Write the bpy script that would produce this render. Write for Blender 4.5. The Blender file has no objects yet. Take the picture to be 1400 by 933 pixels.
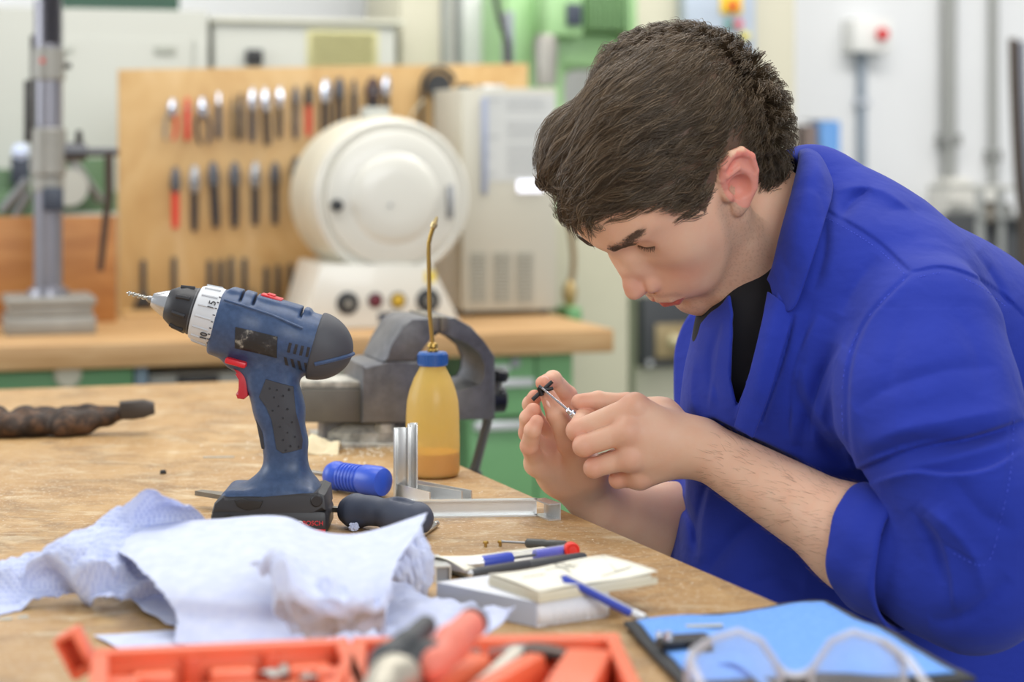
import bpy, bmesh, math, random
import numpy as np
from mathutils import Vector, Matrix, noise
PI = math.pi
random.seed(7); RNG = np.random.default_rng(7)
SC = bpy.context.scene
COL = SC.collection
# ------------------------------------------------------------------ camera
F = 2785.0            # focal length in pixels of the 1400 px wide frame
BENCH = 0.90          # bench height
CAMZ = BENCH + 0.364  # eye height
cam = bpy.data.cameras.new('camera')
cam.sensor_width = 36.0
cam.lens = 36.0 * F / 1400.0
cam.shift_y = -266.5 / 1400.0
cam.clip_start = 0.05
cam.dof.use_dof = True
cam.dof.focus_distance = 1.97
cam.dof.aperture_fstop = 3.9
camo = bpy.data.objects.new('camera', cam)
camo.location = (0, 0, CAMZ); camo.rotation_euler = (PI/2, 0, 0)
COL.objects.link(camo); SC.camera = camo
# ------------------------------------------------------------------ light
w = bpy.data.worlds.new('workshop_daylight'); SC.world = w; w.use_nodes = True
bgn = w.node_tree.nodes['Background']
bgn.inputs[0].default_value = (0.93, 0.97, 1.0, 1); bgn.inputs[1].default_value = 0.64
def area(name, loc, target, sx, sy, power, color=(1, 1, 1)):
    l = bpy.data.lights.new(name, 'AREA'); l.shape = 'RECTANGLE'; l.size = sx; l.size_y = sy
    l.energy = power; l.color = color
    o = bpy.data.objects.new(name, l); o.location = loc
    o.rotation_euler = (Vector(target) - Vector(loc)).to_track_quat('-Z', 'Y').to_euler()
    COL.objects.link(o); return o
area('area_over_bench', (-0.1, 2.2, 3.1), (-0.1, 2.2, 0), 2.4, 0.8, 42, (1.0, 0.97, 0.92))  # unseen area lamp overhead, assumed for the light from above
area('area_over_back', (0.2, 4.1, 3.2), (0.2, 4.3, 0), 3.4, 0.6, 66, (1.0, 0.96, 0.90))  # unseen overhead lamp, assumed above the rear bench
area('fill_over_wall', (2.0, 4.2, 3.2), (1.9, 5.6, 0.8), 2.6, 0.5, 46, (1.0, 0.98, 0.95))  # fill lamp added to brighten the right wall
area('area_left', (-3.6, 2.6, 2.2), (0.2, 2.2, 1.0), 2.6, 1.8, 75, (0.93, 0.97, 1.0))  # unseen area lamp from the left, no window built
area('fill_behind', (1.8, -2.2, 2.6), (0.3, 2.2, 1.0), 2.6, 1.6, 120, (0.95, 0.98, 1.0))  # fill lamp added behind the camera for front faces, no window there
SC.view_settings.view_transform = 'Standard'; SC.view_settings.look = 'None'
SC.view_settings.gamma = 1.0; SC.view_settings.use_curve_mapping = False
SC.view_settings.exposure = -0.27
# ------------------------------------------------------------------ helpers
def P(px, py, Y):                       # point seen at a pixel of the photograph, at real distance Y
    return Vector(((px - 700.0) / F * Y, Y, CAMZ - (py - 200.0) / F * Y))
def B(px, py, z=BENCH):                 # point on a horizontal plane
    Y = F * (CAMZ - z) / (py - 200.0)
    return Vector(((px - 700.0) / F * Y, Y, z))
def lin(h):
    h = h.lstrip('#'); c = [int(h[i:i+2], 16) / 255 for i in (0, 2, 4)]
    return tuple((x / 12.92 if x <= 0.04045 else ((x + 0.055) / 1.055) ** 2.4) for x in c) + (1.0,)
_mc = {}
class NT:
    def __init__(s, m): s.m = m; s.t = m.node_tree; s.N = s.t.nodes; s.L = s.t.links; s.b = s.N['Principled BSDF']; s._co = None
    def co(s):
        if s._co is None: s._co = s.N.new('ShaderNodeTexCoord')
        return s._co.outputs['Object']
    def mapping(s, scale=(1, 1, 1), rot=(0, 0, 0), src=None):
        n = s.N.new('ShaderNodeMapping'); n.inputs['Scale'].default_value = scale; n.inputs['Rotation'].default_value = rot
        s.L.new(src or s.co(), n.inputs['Vector']); return n.outputs[0]
    def noise(s, vec, scale, detail=4, rough=0.55, dist=0.0):
        n = s.N.new('ShaderNodeTexNoise'); n.inputs['Scale'].default_value = scale; n.inputs['Detail'].default_value = detail
        n.inputs['Roughness'].default_value = rough; n.inputs['Distortion'].default_value = dist
        s.L.new(vec, n.inputs['Vector']); return n.outputs[0]
    def ramp(s, fac, stops):
        n = s.N.new('ShaderNodeValToRGB'); e = n.color_ramp.elements
        while len(e) < len(stops): e.new(0.5)
        for k, (p, c) in enumerate(stops):
            e[k].position = p; e[k].color = lin(c) if isinstance(c, str) else (c, c, c, 1)
        s.L.new(fac, n.inputs[0]); return n.outputs[0]
    def mix(s, fac, a, b, mode='MIX'):
        n = s.N.new('ShaderNodeMix'); n.data_type = 'RGBA'; n.blend_type = mode
        for inp, v in ((n.inputs[0], fac), (n.inputs[6], a), (n.inputs[7], b)):
            if isinstance(v, (int, float)): inp.default_value = v
            elif isinstance(v, str): inp.default_value = lin(v)
            elif isinstance(v, tuple): inp.default_value = v
            else: s.L.new(v, inp)
        return n.outputs[2]
    def math(s, op, a, b=0.0):
        n = s.N.new('ShaderNodeMath'); n.operation = op
        for inp, v in ((n.inputs[0], a), (n.inputs[1], b)):
            if isinstance(v, (int, float)): inp.default_value = v
            else: s.L.new(v, inp)
        return n.outputs[0]
    def bump(s, h, strength=0.3, dist=0.001, normal=None):
        n = s.N.new('ShaderNodeBump'); n.inputs['Strength'].default_value = strength; n.inputs['Distance'].default_value = dist
        s.L.new(h, n.inputs['Height'])
        if normal is not None: s.L.new(normal, n.inputs['Normal'])
        s.L.new(n.outputs[0], s.b.inputs['Normal']); return n.outputs[0]
    def color(s, c): s.L.new(c, s.b.inputs['Base Color'])
def newmat(name):
    m = bpy.data.materials.new(name); m.use_nodes = True; return NT(m)
def mat(hexc, rough=0.5, metal=0.0, var=0.12, scale=30.0, bump=0.15, name=None, coat=0.0, spec=None):
    key = (hexc, rough, metal, var, scale, bump, coat, spec)
    if key in _mc: return _mc[key]
    n = newmat(name or 'paint_' + hexc)
    n.b.inputs['Roughness'].default_value = rough; n.b.inputs['Metallic'].default_value = metal
    if coat: n.b.inputs['Coat Weight'].default_value = coat
    if spec is not None: n.b.inputs['Specular IOR Level'].default_value = spec
    nz = n.noise(n.co(), scale, 5)
    c = lin(hexc); lo = tuple(x * (1 - var) for x in c[:3]) + (1,); hi = tuple(min(1, x * (1 + var)) for x in c[:3]) + (1,)
    n.color(n.mix(nz, lo, hi))
    if bump: n.bump(nz, bump, 0.0006)
    _mc[key] = n.m; return n.m
def emit(hexc, s):
    n = newmat('lit_' + hexc); n.b.inputs['Base Color'].default_value = lin(hexc)
    n.b.inputs['Emission Color'].default_value = lin(hexc); n.b.inputs['Emission Strength'].default_value = s; return n.m
# ---- mesh builders
def bx(bm, x0, x1, y0, y1, z0, z1, bev=0.0, mtx=None, seg=2):
    vs = [bm.verts.new(v) for v in ((x0,y0,z0),(x1,y0,z0),(x1,y1,z0),(x0,y1,z0),(x0,y0,z1),(x1,y0,z1),(x1,y1,z1),(x0,y1,z1))]
    fs = [bm.faces.new([vs[i] for i in q]) for q in ((3,2,1,0),(4,5,6,7),(0,1,5,4),(1,2,6,5),(2,3,7,6),(3,0,4,7))]
    if bev:
        es = list({e for f in fs for e in f.edges})
        r = bmesh.ops.bevel(bm, geom=es, offset=bev, segments=seg, affect='EDGES', profile=0.5)
        vs = list({v for f in r['faces'] for v in f.verts} | {v for v in vs if v.is_valid})
    if mtx is not None:
        for v in vs: v.co = mtx @ v.co
    return vs
def frame_mtx(p0, p1, up=(0, 0, 1)):
    z = (Vector(p1) - Vector(p0)).normalized(); u = Vector(up)
    if abs(z.dot(u)) > 0.98: u = Vector((1, 0, 0))
    x = u.cross(z).normalized(); y = z.cross(x)
    m = Matrix((x, y, z)).transposed().to_4x4(); m.translation = Vector(p0); return m
def lathe(bm, prof, seg=24, mtx=None, sx=1.0, sy=1.0):
    rings = []
    for r, z in prof:
        if r < 1e-6: rings.append([bm.verts.new((0, 0, z))])
        else: rings.append([bm.verts.new((r*sx*math.cos(2*PI*k/seg), r*sy*math.sin(2*PI*k/seg), z)) for k in range(seg)])
    for a, b in zip(rings, rings[1:]):
        if len(a) == 1 and len(b) == 1: continue
        for k in range(seg):
            k2 = (k+1) % seg
            if len(a) == 1: bm.faces.new((a[0], b[k], b[k2]))
            elif len(b) == 1: bm.faces.new((a[k], b[0], a[k2]))
            else: bm.faces.new((a[k], b[k], b[k2], a[k2]))
    for ring, flip in ((rings[0], False), (rings[-1], True)):
        if len(ring) > 2: bm.faces.new(ring if not flip else ring[::-1])
    vs = [v for r in rings for v in r]
    if mtx is not None:
        for v in vs: v.co = mtx @ v.co
    return vs
def cyl(bm, p0, p1, r0, r1=None, seg=20, bev=0.0):
    r1 = r0 if r1 is None else r1
    L = (Vector(p1) - Vector(p0)).length
    pr = [(r0, 0), (r1, L)] if not bev else [(r0-bev, 0), (r0, bev), (r1, L-bev), (r1-bev, L)]
    return lathe(bm, pr, seg, frame_mtx(p0, p1))
def tube(bm, pts, r, seg=10, closed=False, flat=1.0):
    pts = [Vector(p) for p in pts]; n = len(pts); rings = []
    rs = r if hasattr(r, '__len__') else [r]*n
    nx = None
    for i, p in enumerate(pts):
        a = pts[i-1] if (i > 0 or closed) else p; b = pts[(i+1) % n] if (i < n-1 or closed) else p
        t = (b - a).normalized()
        if nx is None:
            up = Vector((0, 0, 1)) if abs(t.z) < 0.9 else Vector((1, 0, 0)); nx = up.cross(t).normalized()
        else: nx = (nx - t*nx.dot(t)).normalized()
        ny = t.cross(nx)
        rings.append([bm.verts.new(p + (nx*math.cos(2*PI*k/seg) + ny*flat*math.sin(2*PI*k/seg))*rs[i]) for k in range(seg)])
    m = n if closed else n-1
    for i in range(m):
        a, b = rings[i], rings[(i+1) % n]
        for k in range(seg): bm.faces.new((a[k], a[(k+1) % seg], b[(k+1) % seg], b[k]))
    if not closed: bm.faces.new(rings[0][::-1]); bm.faces.new(rings[-1])
    return [v for r_ in rings for v in r_]
def prism(bm, pts, d0, d1, mtx=None, bev=0.0, seg=2):     # outline in local xz, extruded along y from d0 to d1
    a = [bm.verts.new((x, d0, z)) for x, z in pts]; b = [bm.verts.new((x, d1, z)) for x, z in pts]
    n = len(pts); fs = [bm.faces.new(a), bm.faces.new(b[::-1])]
    for k in range(n): fs.append(bm.faces.new((a[k], b[k], b[(k+1) % n], a[(k+1) % n])))
    vs = a + b
    if bev:
        es = list({e for f in fs[:2] for e in f.edges})
        r = bmesh.ops.bevel(bm, geom=es, offset=bev, segments=seg, affect='EDGES', profile=0.5)
        vs = list({v for f in r['faces'] for v in f.verts} | {v for v in vs if v.is_valid})
    if mtx is not None:
        for v in vs: v.co = mtx @ v.co
    return vs
def sheet(bm, fn, nu, nv):
    g = [[bm.verts.new(fn(i/nu, j/nv)) for j in range(nv+1)] for i in range(nu+1)]
    for i in range(nu):
        for j in range(nv): bm.faces.new((g[i][j], g[i+1][j], g[i+1][j+1], g[i][j+1]))
    return g
def cr(pts, n):                          # Catmull-Rom through points
    p = [Vector(q) for q in pts]; p = [2*p[0]-p[1]] + p + [2*p[-1]-p[-2]]; out = []
    m = len(p) - 3
    for i in range(n+1):
        s = i/n*m; k = min(int(s), m-1); t = s-k
        a, b, c, d = p[k:k+4]
        out.append(0.5*((2*b) + (c-a)*t + (2*a-5*b+4*c-d)*t*t + (3*b-a-3*c+d)*t**3))
    return out
def obj(name, bm, m, parent=None, label=None, sharp=0.6, loc=None):
    bmesh.ops.recalc_face_normals(bm, faces=bm.faces)
    me = bpy.data.meshes.new(name); bm.to_mesh(me); bm.free()
    me.shade_smooth(); me.set_sharp_from_angle(angle=sharp)
    o = bpy.data.objects.new(name, me); COL.objects.link(o)
    if m is not None: me.materials.append(m)
    if parent is not None: o.parent = parent
    if loc is not None: o.location = loc
    if label: o['label'] = label
    return o
def new(): return bmesh.new()
def tag(o, label, cat, group=None, kind=None):
    o['label'] = label; o['category'] = cat
    if group: o['group'] = group
    if kind: o['kind'] = kind
    return o
def thing(name, label, cat, loc=(0, 0, 0), rot=0.0, group=None):
    o = bpy.data.objects.new(name, None); COL.objects.link(o); o.empty_display_size = 0.05
    o.location = loc; o.rotation_euler = rot if isinstance(rot, tuple) else (0, 0, rot)
    return tag(o, label, cat, group)
def struct(name, bm, m, parent=None):
    o = obj(name, bm, m, parent)
    if parent is None: o['kind'] = 'structure'
    return o
def dup(o, parent=None, loc=None, rot=None):
    c = o.copy(); COL.objects.link(c)
    if parent is not None: c.parent = parent
    if loc is not None: c.location = loc
    if rot is not None: c.rotation_euler = rot if isinstance(rot, tuple) else (0, 0, rot)
    for ch in [k for k in COL.objects if k.parent == o]: dup(ch, c)
    return c
def text(name, s, size, m, parent, mtx, depth=0.0004, label=None):
    cu = bpy.data.curves.new(name, 'FONT'); cu.body = s; cu.size = size; cu.extrude = depth; cu.align_x = 'CENTER'; cu.align_y = 'CENTER'
    o = bpy.data.objects.new(name, cu); COL.objects.link(o)
    dg = bpy.context.evaluated_depsgraph_get(); me = bpy.data.meshes.new_from_object(o.evaluated_get(dg))
    bpy.data.objects.remove(o); bpy.data.curves.remove(cu)
    me.name = name; me.materials.clear(); me.materials.append(m)
    o = bpy.data.objects.new(name, me); COL.objects.link(o); o.parent = parent; o.matrix_local = mtx
    if label: o['label'] = label
    return o
# frame of the rear bench and wall: u along the bench, v away from us
BANG = math.atan(0.309); BU = Vector((math.cos(BANG), math.sin(BANG), 0)); BV = Vector((-math.sin(BANG), math.cos(BANG), 0)); BO = Vector((0, 3.987, 0))
def bgw(u, v, z): p = BO + BU*u + BV*v; p.z = z; return p
def bgu(px, v):
    k = (px - 700.0)/F; c, s = BU.x, BU.y
    return (k*(BO.y + c*v) + s*v) / (c - s*k)
def bgz(px, py, v):
    Y = BO.y + BU.y*bgu(px, v) + BV.y*v
    return CAMZ - (py - 200.0)/F*Y
def bgp(px, py, v): return Vector((bgu(px, v), v, bgz(px, py, v)))
def bgthing(name, label, cat, px, v, z, group=None):      # empty at a spot of the rear frame; local x = u, y = v
    return thing(name, label, cat, bgw(bgu(px, v), v, z), BANG, group)
# ------------------------------------------------------------------ implicit surfaces (smooth blended solids) turned into meshes
def _v(a): return np.asarray(a, float)
def s_sph(p, c, r): return np.linalg.norm(p - _v(c), axis=1) - r
def s_ell(p, c, R, M=None):
    q = p - _v(c)
    if M is not None: q = q @ _v(M)          # columns of M are the ellipsoid axes
    R = _v(R); k0 = np.linalg.norm(q / R, axis=1); k1 = np.linalg.norm(q / (R*R), axis=1)
    return k0*(k0 - 1.0)/np.maximum(k1, 1e-9)
def s_cap(p, a, b, ra, rb=None):
    rb = ra if rb is None else rb; a = _v(a); ba = _v(b) - a
    q = p - a; t = np.clip(q @ ba / max(ba @ ba, 1e-12), 0, 1)
    return np.linalg.norm(q - t[:, None]*ba, axis=1) - (ra + (rb - ra)*t)
def s_box(p, c, half, r=0.0, M=None):
    q = p - _v(c)
    if M is not None: q = q @ _v(M)
    q = np.abs(q) - (_v(half) - r)
    return np.linalg.norm(np.maximum(q, 0), axis=1) + np.minimum(q.max(axis=1), 0) - r
def smin(a, b, k):
    if k <= 0: return np.minimum(a, b)
    h = np.maximum(k - np.abs(a - b), 0)/k
    return np.minimum(a, b) - h*h*k*0.25
def smax(a, b, k): return -smin(-a, -b, k)
def s_chain(p, pts, rs, k=0.0):
    d = None
    for i in range(len(pts)-1):
        e = s_cap(p, pts[i], pts[i+1], rs[i], rs[i+1]); d = e if d is None else smin(d, e, k)
    return d
def sdf_mesh(f, lo, hi, h, c=4, refine=2):
    lo = _v(lo); hi = _v(hi); H = h*c
    n = np.ceil((hi - lo)/H).astype(int) + 1
    g = np.stack(np.meshgrid(*[np.arange(k) for k in n], indexing='ij'), -1).reshape(-1, 3)
    m0 = 4; n = ((n + m0 - 1)//m0)*m0; n0 = n//m0; H0 = H*m0
    g = np.stack(np.meshgrid(*[np.arange(k) for k in n0], indexing='ij'), -1).reshape(-1, 3)
    g = g[np.abs(f(lo + (g + 0.5)*H0)) < H0*1.3]
    of0 = np.stack(np.meshgrid(*[np.arange(m0)]*3, indexing='ij'), -1).reshape(-1, 3); g = (g[:, None, :]*m0 + of0[None]).reshape(-1, 3)
    keep = []
    for s in range(0, len(g), 400000):
        gg = g[s:s+400000]; keep.append(gg[np.abs(f(lo + (gg + 0.5)*H)) < H*1.35])
    g = np.concatenate(keep)
    off = np.stack(np.meshgrid(*[np.arange(c)]*3, indexing='ij'), -1).reshape(-1, 3)
    cells = (g[:, None, :]*c + off[None]).reshape(-1, 3)
    N = n*c + 2
    def key(a): return (a[..., 0]*N[1] + a[..., 1])*N[2] + a[..., 2]
    cor = np.array([(i, j, k) for i in (0, 1) for j in (0, 1) for k in (0, 1)])
    nk = key(cells[:, None, :] + cor[None]); uk, inv = np.unique(nk, return_inverse=True); inv = inv.reshape(nk.shape)
    un = np.stack([uk//(N[1]*N[2]), (uk//N[2]) % N[1], uk % N[2]], 1)
    val = np.concatenate([f(lo + un[s:s+400000]*h) for s in range(0, len(un), 400000)])
    cv = val[inv]; neg = cv < 0; act = neg.any(1) & ~neg.all(1)
    cells = cells[act]; cv = cv[act]; m = len(cells)
    acc = np.zeros((m, 3)); cnt = np.zeros(m)
    for a in range(8):
        for ax_ in range(3):
            if cor[a][ax_]: continue
            b = a + (4, 2, 1)[ax_]
            cross = (cv[:, a] < 0) != (cv[:, b] < 0)
            t = np.where(cross, cv[:, a]/np.where(cross, cv[:, a]-cv[:, b], 1), 0)
            pt = np.tile(cor[a].astype(float), (m, 1)); pt[:, ax_] += t
            acc += pt*cross[:, None]; cnt += cross
    V = lo + (cells + acc/cnt[:, None])*h
    ck = key(cells); order = np.argsort(ck); sk = ck[order]
    def look(q):
        i = np.clip(np.searchsorted(sk, q), 0, m-1); ok = sk[i] == q; return np.where(ok, order[i], -1)
    quads = []
    for ax_ in range(3):
        # edge at the cell's origin corner along the axis: shared by four cells
        a, b = 0, (4, 2, 1)[ax_]; cross = (cv[:, a] < 0) != (cv[:, b] < 0); sel = cells[cross]; sgn = cv[cross, a] < 0
        o1, o2 = [(1, 2), (2, 0), (0, 1)][ax_]; d1 = np.zeros(3, int); d1[o1] = 1; d2 = np.zeros(3, int); d2[o2] = 1
        q = np.stack([look(key(sel)), look(key(sel-d1)), look(key(sel-d1-d2)), look(key(sel-d2))], 1)
        q[~sgn] = q[~sgn][:, ::-1]
        quads.append(q[(q >= 0).all(1)])
    Q = np.concatenate(quads)
    for _ in range(refine):
        e = h*0.5; d = f(V)
        G = np.stack([(f(V + np.eye(3)[k]*e) - d)/e for k in range(3)], 1)
        st = d[:, None]*G/np.maximum((G*G).sum(1), 0.05)[:, None]
        ln = np.linalg.norm(st, axis=1, keepdims=True); V = V - st*np.minimum(1, 0.8*h/np.maximum(ln, 1e-9))
    return V, Q
def np_obj(name, V, Q, m, parent=None, label=None, sharp=None):
    me = bpy.data.meshes.new(name); nq = len(Q); k = Q.shape[1]
    me.vertices.add(len(V)); me.vertices.foreach_set('co', np.asarray(V, np.float32).ravel())
    me.loops.add(nq*k); me.loops.foreach_set('vertex_index', np.asarray(Q, np.int32).ravel())
    me.polygons.add(nq); me.polygons.foreach_set('loop_start', np.arange(0, nq*k, k, dtype=np.int32)); me.polygons.foreach_set('loop_total', np.full(nq, k, np.int32))
    me.update(calc_edges=True); me.validate(); me.shade_smooth()
    if sharp: me.set_sharp_from_angle(angle=sharp)
    o = bpy.data.objects.new(name, me); COL.objects.link(o)
    if m is not None: me.materials.append(m)
    if parent is not None: o.parent = parent
    if label: o['label'] = label
    return o
def vcol(o, name, arr):
    a = o.data.attributes.new(name, 'FLOAT_COLOR', 'POINT'); c = np.ones((len(arr), 4), np.float32); c[:, :3] = arr; a.data.foreach_set('color', c.ravel())
class Plane:                                    # a vertical plane through a bench spot, turned by ang: pixel -> local x, y, z
    def __init__(s, o, ang=0.0):
        s.o = Vector(o); s.ang = ang; s.u = Vector((math.cos(ang), math.sin(ang), 0)); s.v = Vector((-math.sin(ang), math.cos(ang), 0))
    def __call__(s, px, py, dv=0.0):
        k = (px - 700.0)/F; q = s.o + s.v*dv
        # (q.x + t*ux) = k*(q.y + t*uy)
        t = (k*q.y - q.x)/(s.u.x - k*s.u.y); Y = q.y + t*s.u.y
        return Vector((t, dv, CAMZ - (py - 200.0)/F*Y - s.o.z))
    def thing(s, name, label, cat, group=None): return thing(name, label, cat, s.o, s.ang, group)
# ------------------------------------------------------------------ setting: floor and walls
n = newmat('grey_floor'); nz = n.noise(n.co(), 3, 6); n.color(n.ramp(nz, [(0.3, '8d8f8c'), (0.7, 'a4a5a0')])); n.b.inputs['Roughness'].default_value = 0.55; M_FLOOR = n.m
M_WALL = mat('e6e7e8', 0.8, var=0.02, scale=6, bump=0.1); M_CREAM = mat('c6c2ae', 0.6, var=0.03, scale=8); M_WHITE = mat('babcb4', 0.5, var=0.02, scale=8)
bm = new(); bx(bm, -5, 5, -3, 8, -0.05, 0); struct('floor', bm, M_FLOOR)
bm = new(); bx(bm, -4.5, 5.5, 0, 0.1, 0, 3.6); o = struct('wall_back', bm, M_WALL); o.location = bgw(0, 1.95, 0); o.rotation_euler = (0, 0, BANG)
def trimbox(name, px0, px1, py0, v, m, d, zb=0.0, py1=None):
    u0, u1 = bgu(px0, v), bgu(px1, v); zt = bgz(px0, py0, v)
    if py1 is not None: zb = bgz(px0, py1, v)
    bm = new(); bx(bm, 0, u1-u0, 0, d, 0, zt-zb, 0.003)
    o = struct(name, bm, m); o.location = bgw(u0, v, zb); o.rotation_euler = (0, 0, BANG); return o
# ------------------------------------------------------------------ rear bench
n = newmat('bench_edge_wood'); v_ = n.mapping((2.0, 30, 30)); nz = n.noise(v_, 3, 6, 0.6, 0.6)
n.color(n.ramp(nz, [(0.25, 'a57d4c'), (0.5, 'b89162'), (0.75, 'c8a678')])); n.b.inputs['Roughness'].default_value = 0.5; n.bump(nz, 0.2, 0.001); M_BEECH = n.m
M_GREEN = mat('74a972', 0.45, var=0.05); M_GREEN_D = mat('5f9461', 0.5, var=0.05); M_ALU = mat('d9dadb', 0.35, 0.6, var=0.03); M_STEEL = mat('9b9c9e', 0.38, 0.9, var=0.1)
M_DARK = mat('2b2c2e', 0.5, var=0.2); M_STEEL_D = mat('5b5c60', 0.42, 0.85, var=0.15); M_IRON = mat('4a4847', 0.5, 0.7, var=0.3, scale=60)
zB = BENCH
T = bgthing('rear_workbench', 'long wooden-topped workbench with green drawers along the rear wall', 'workbench', 840, 0, 0)
uR = bgu(840, 0)
bm = new(); bx(bm, -1.75, 0, 0, 0.66, zB-0.046, zB, 0.004); obj('worktop', bm, M_BEECH, T)
def ux(px, v=0.04): return bgu(px, v) - uR
# right drawer cabinet
bm = new(); bx(bm, ux(640), ux(733), 0.06, 0.58, 0.04, zB-0.047); bx(bm, ux(736), ux(785), 0.05, 0.58, 0.04, zB-0.047); obj('cabinet_body', bm, M_GREEN, T)
zs = [zB-0.05, bgz(700, 571, 0.04), bgz(700, 700, 0.04), 0.42, 0.24, 0.05]
for k in range(5):
    bm = new(); bx(bm, ux(641), ux(731), 0.036, 0.06, zs[k+1]+0.004, zs[k]-0.003, 0.002); d = obj('drawer', bm, M_GREEN, T)
    top = (bgz(700, 517, 0.03) if k == 0 else zs[k]-0.004)
    bm = new(); bx(bm, ux(645), ux(726), 0.016, 0.036, top-0.017, top, 0.003); obj('handle', bm, M_ALU, d)
    if k == 0:
        bm = new(); cyl(bm, (ux(703), 0.036, bgz(703, 497, 0.03)), (ux(703), 0.030, bgz(703, 497, 0.03)), 0.0095); obj('lock', bm, M_STEEL, d)
        bm = new(); bx(bm, ux(660), ux(696), 0.033, 0.036, bgz(680, 508, 0.03), bgz(680, 501, 0.03)); obj('label_holder', bm, M_ALU, d)
bm = new(); bx(bm, ux(-90), ux(183), 0.05, 0.58, 0.04, zB-0.047); obj('cabinet_body', bm, M_GREEN_D, T)
bm = new(); bx(bm, ux(-80), ux(180), 0.036, 0.05, zB-0.22, zB-0.052, 0.002); d = obj('drawer', bm, M_GREEN_D, T)
bm = new(); lathe(bm, [(0.0, 0), (0.024, 0), (0.026, 0.006), (0.02, 0.014), (0.0, 0.016)], 24, Matrix.Translation((ux(92), 0.036, bgz(92, 512, 0.03))) @ Matrix.Rotation(PI/2, 4, 'X')); obj('handle', bm, M_CREAM, d)
for px in (194, 430):
    bm = new(); bx(bm, ux(px)-0.012, ux(px)+0.012, 0.05, 0.58, 0, zB-0.047, 0.002); obj('leg', bm, mat('7f97a8', 0.5), T)
bm = new(); bx(bm, ux(184), ux(640), 0.3, 0.5, 0.10, 0.125, 0.002); obj('stretcher', bm, mat('7f97a8', 0.5), T)
T = bgthing('storage_box', 'white storage box with dark open front tucked under the rear workbench top', 'box', 205, 0.1, 0.125)
bm = new(); u0 = bgu(205, 0.1); w_ = bgu(345, 0.1)-u0; hh = bgz(250, 511, 0.1)-0.125
bx(bm, 0, w_, 0.012, 0.4, 0, hh, 0.004); obj('body', bm, M_WHITE, T)
a = bgu(243, 0.1)-u0; b = bgu(300, 0.1)-u0
bm = new(); bx(bm, a, b, 0.0, 0.012, hh-0.085, hh-0.006, 0.002); obj('hatch', bm, M_DARK, T)
# ------------------------------------------------------------------ tool board
n = newmat('board_plywood'); v_ = n.mapping((3, 12, 1.2)); nz = n.noise(v_, 4, 6, 0.6, 1.2)
n.color(n.ramp(nz, [(0.3, 'b9925a'), (0.5, 'c6a26b'), (0.7, 'd0b07e')])); n.b.inputs['Roughness'].default_value = 0.45; n.bump(nz, 0.1, 0.0006); M_PLY = n.m
VB = 0.615
T = bgthing('tool_board', 'tall plywood tool board holding rows of tools behind the white drum', 'tool board', 162, VB, zB)
o0 = Vector((bgu(162, VB), VB, zB))
def tb(px, py, dv=0.0): return bgp(px, py, VB+dv) - o0
c0, c1 = tb(162, 95), tb(722, 87)
bm = new(); prism(bm, [(tb(162, 300).x, 0), (c1.x, 0), (c1.x, c1.z), (c0.x, c0.z)], 0, 0.018, bev=0.0015); obj('board', bm, M_PLY, T)
bm = new(); a = tb(166, 430); b = tb(430, 430); bx(bm, a.x, b.x, -0.034, 0.0, tb(300, 434).z, tb(300, 421).z, 0.002); obj('tool_rail', bm, M_PLY, T)
def pegs(px, py):                                   # each hook is a part of the board
    p = tb(px, py); bm = new(); cyl(bm, (p.x, 0, p.z), (p.x, -0.026, p.z+0.004), 0.002, seg=8); obj('hook', bm, M_STEEL, T)
M_RED = mat('d8453a', 0.4, var=0.05); M_BLACKH = mat('34343a', 0.45, var=0.1); M_BLUEH = mat('3b4250', 0.45, var=0.1); M_GREYH = mat('8d8a80', 0.4, var=0.1); M_BROWNH = mat('7d6a4c', 0.5)
M_CHROME = mat('c9ccd6', 0.25, 0.95, var=0.05)
def plier(px, t, b, tilt, hm, hm2, headm, wide, label, group, name='pliers', cat='pliers', splay=0.35):
    """hand tool hanging head up from its hook: jaws, joint, two grips"""
    p = tb(px, (t+b)/2, -0.014); h = abs(tb(px, t).z - tb(px, b).z)
    T2 = thing(name, label, cat, bgw(o0.x+p.x, VB-0.014, zB+tb(px, t).z), (0, math.radians(tilt), BANG), group)
    T2.rotation_mode = 'XYZ'
    jw = wide*0.5
    bm = new()
    prism(bm, [(-jw*0.35, 0), (jw*0.35, 0), (jw*0.75, -h*0.10), (jw*1.0, -h*0.22), (jw*0.95, -h*0.33), (jw*0.5, -h*0.42), (-jw*0.5, -h*0.42), (-jw*0.95, -h*0.33), (-jw*1.0, -h*0.22), (-jw*0.75, -h*0.10)], -0.006, 0.006, bev=0.0015); obj('jaw', bm, headm, T2)
    bm = new(); cyl(bm, (0, -0.009, -h*0.25), (0, 0.009, -h*0.25), jw*0.42, seg=12); obj('joint', bm, M_STEEL_D, T2)
    for s, m in ((-1, hm), (1, hm2)):
        bm = new(); tube(bm, [(s*jw*0.36, 0, -h*0.31), (s*jw*(0.36+splay), 0, -h*0.5), (s*jw*(0.36+splay), 0, -h*0.8), (s*jw*(0.30+splay*0.6), 0, -h)], [jw*0.36, jw*0.36, jw*0.38, jw*0.32], 8); obj('grip', bm, m, T2)
    pegs(px, t+(b-t)*0.33); return T2
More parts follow.
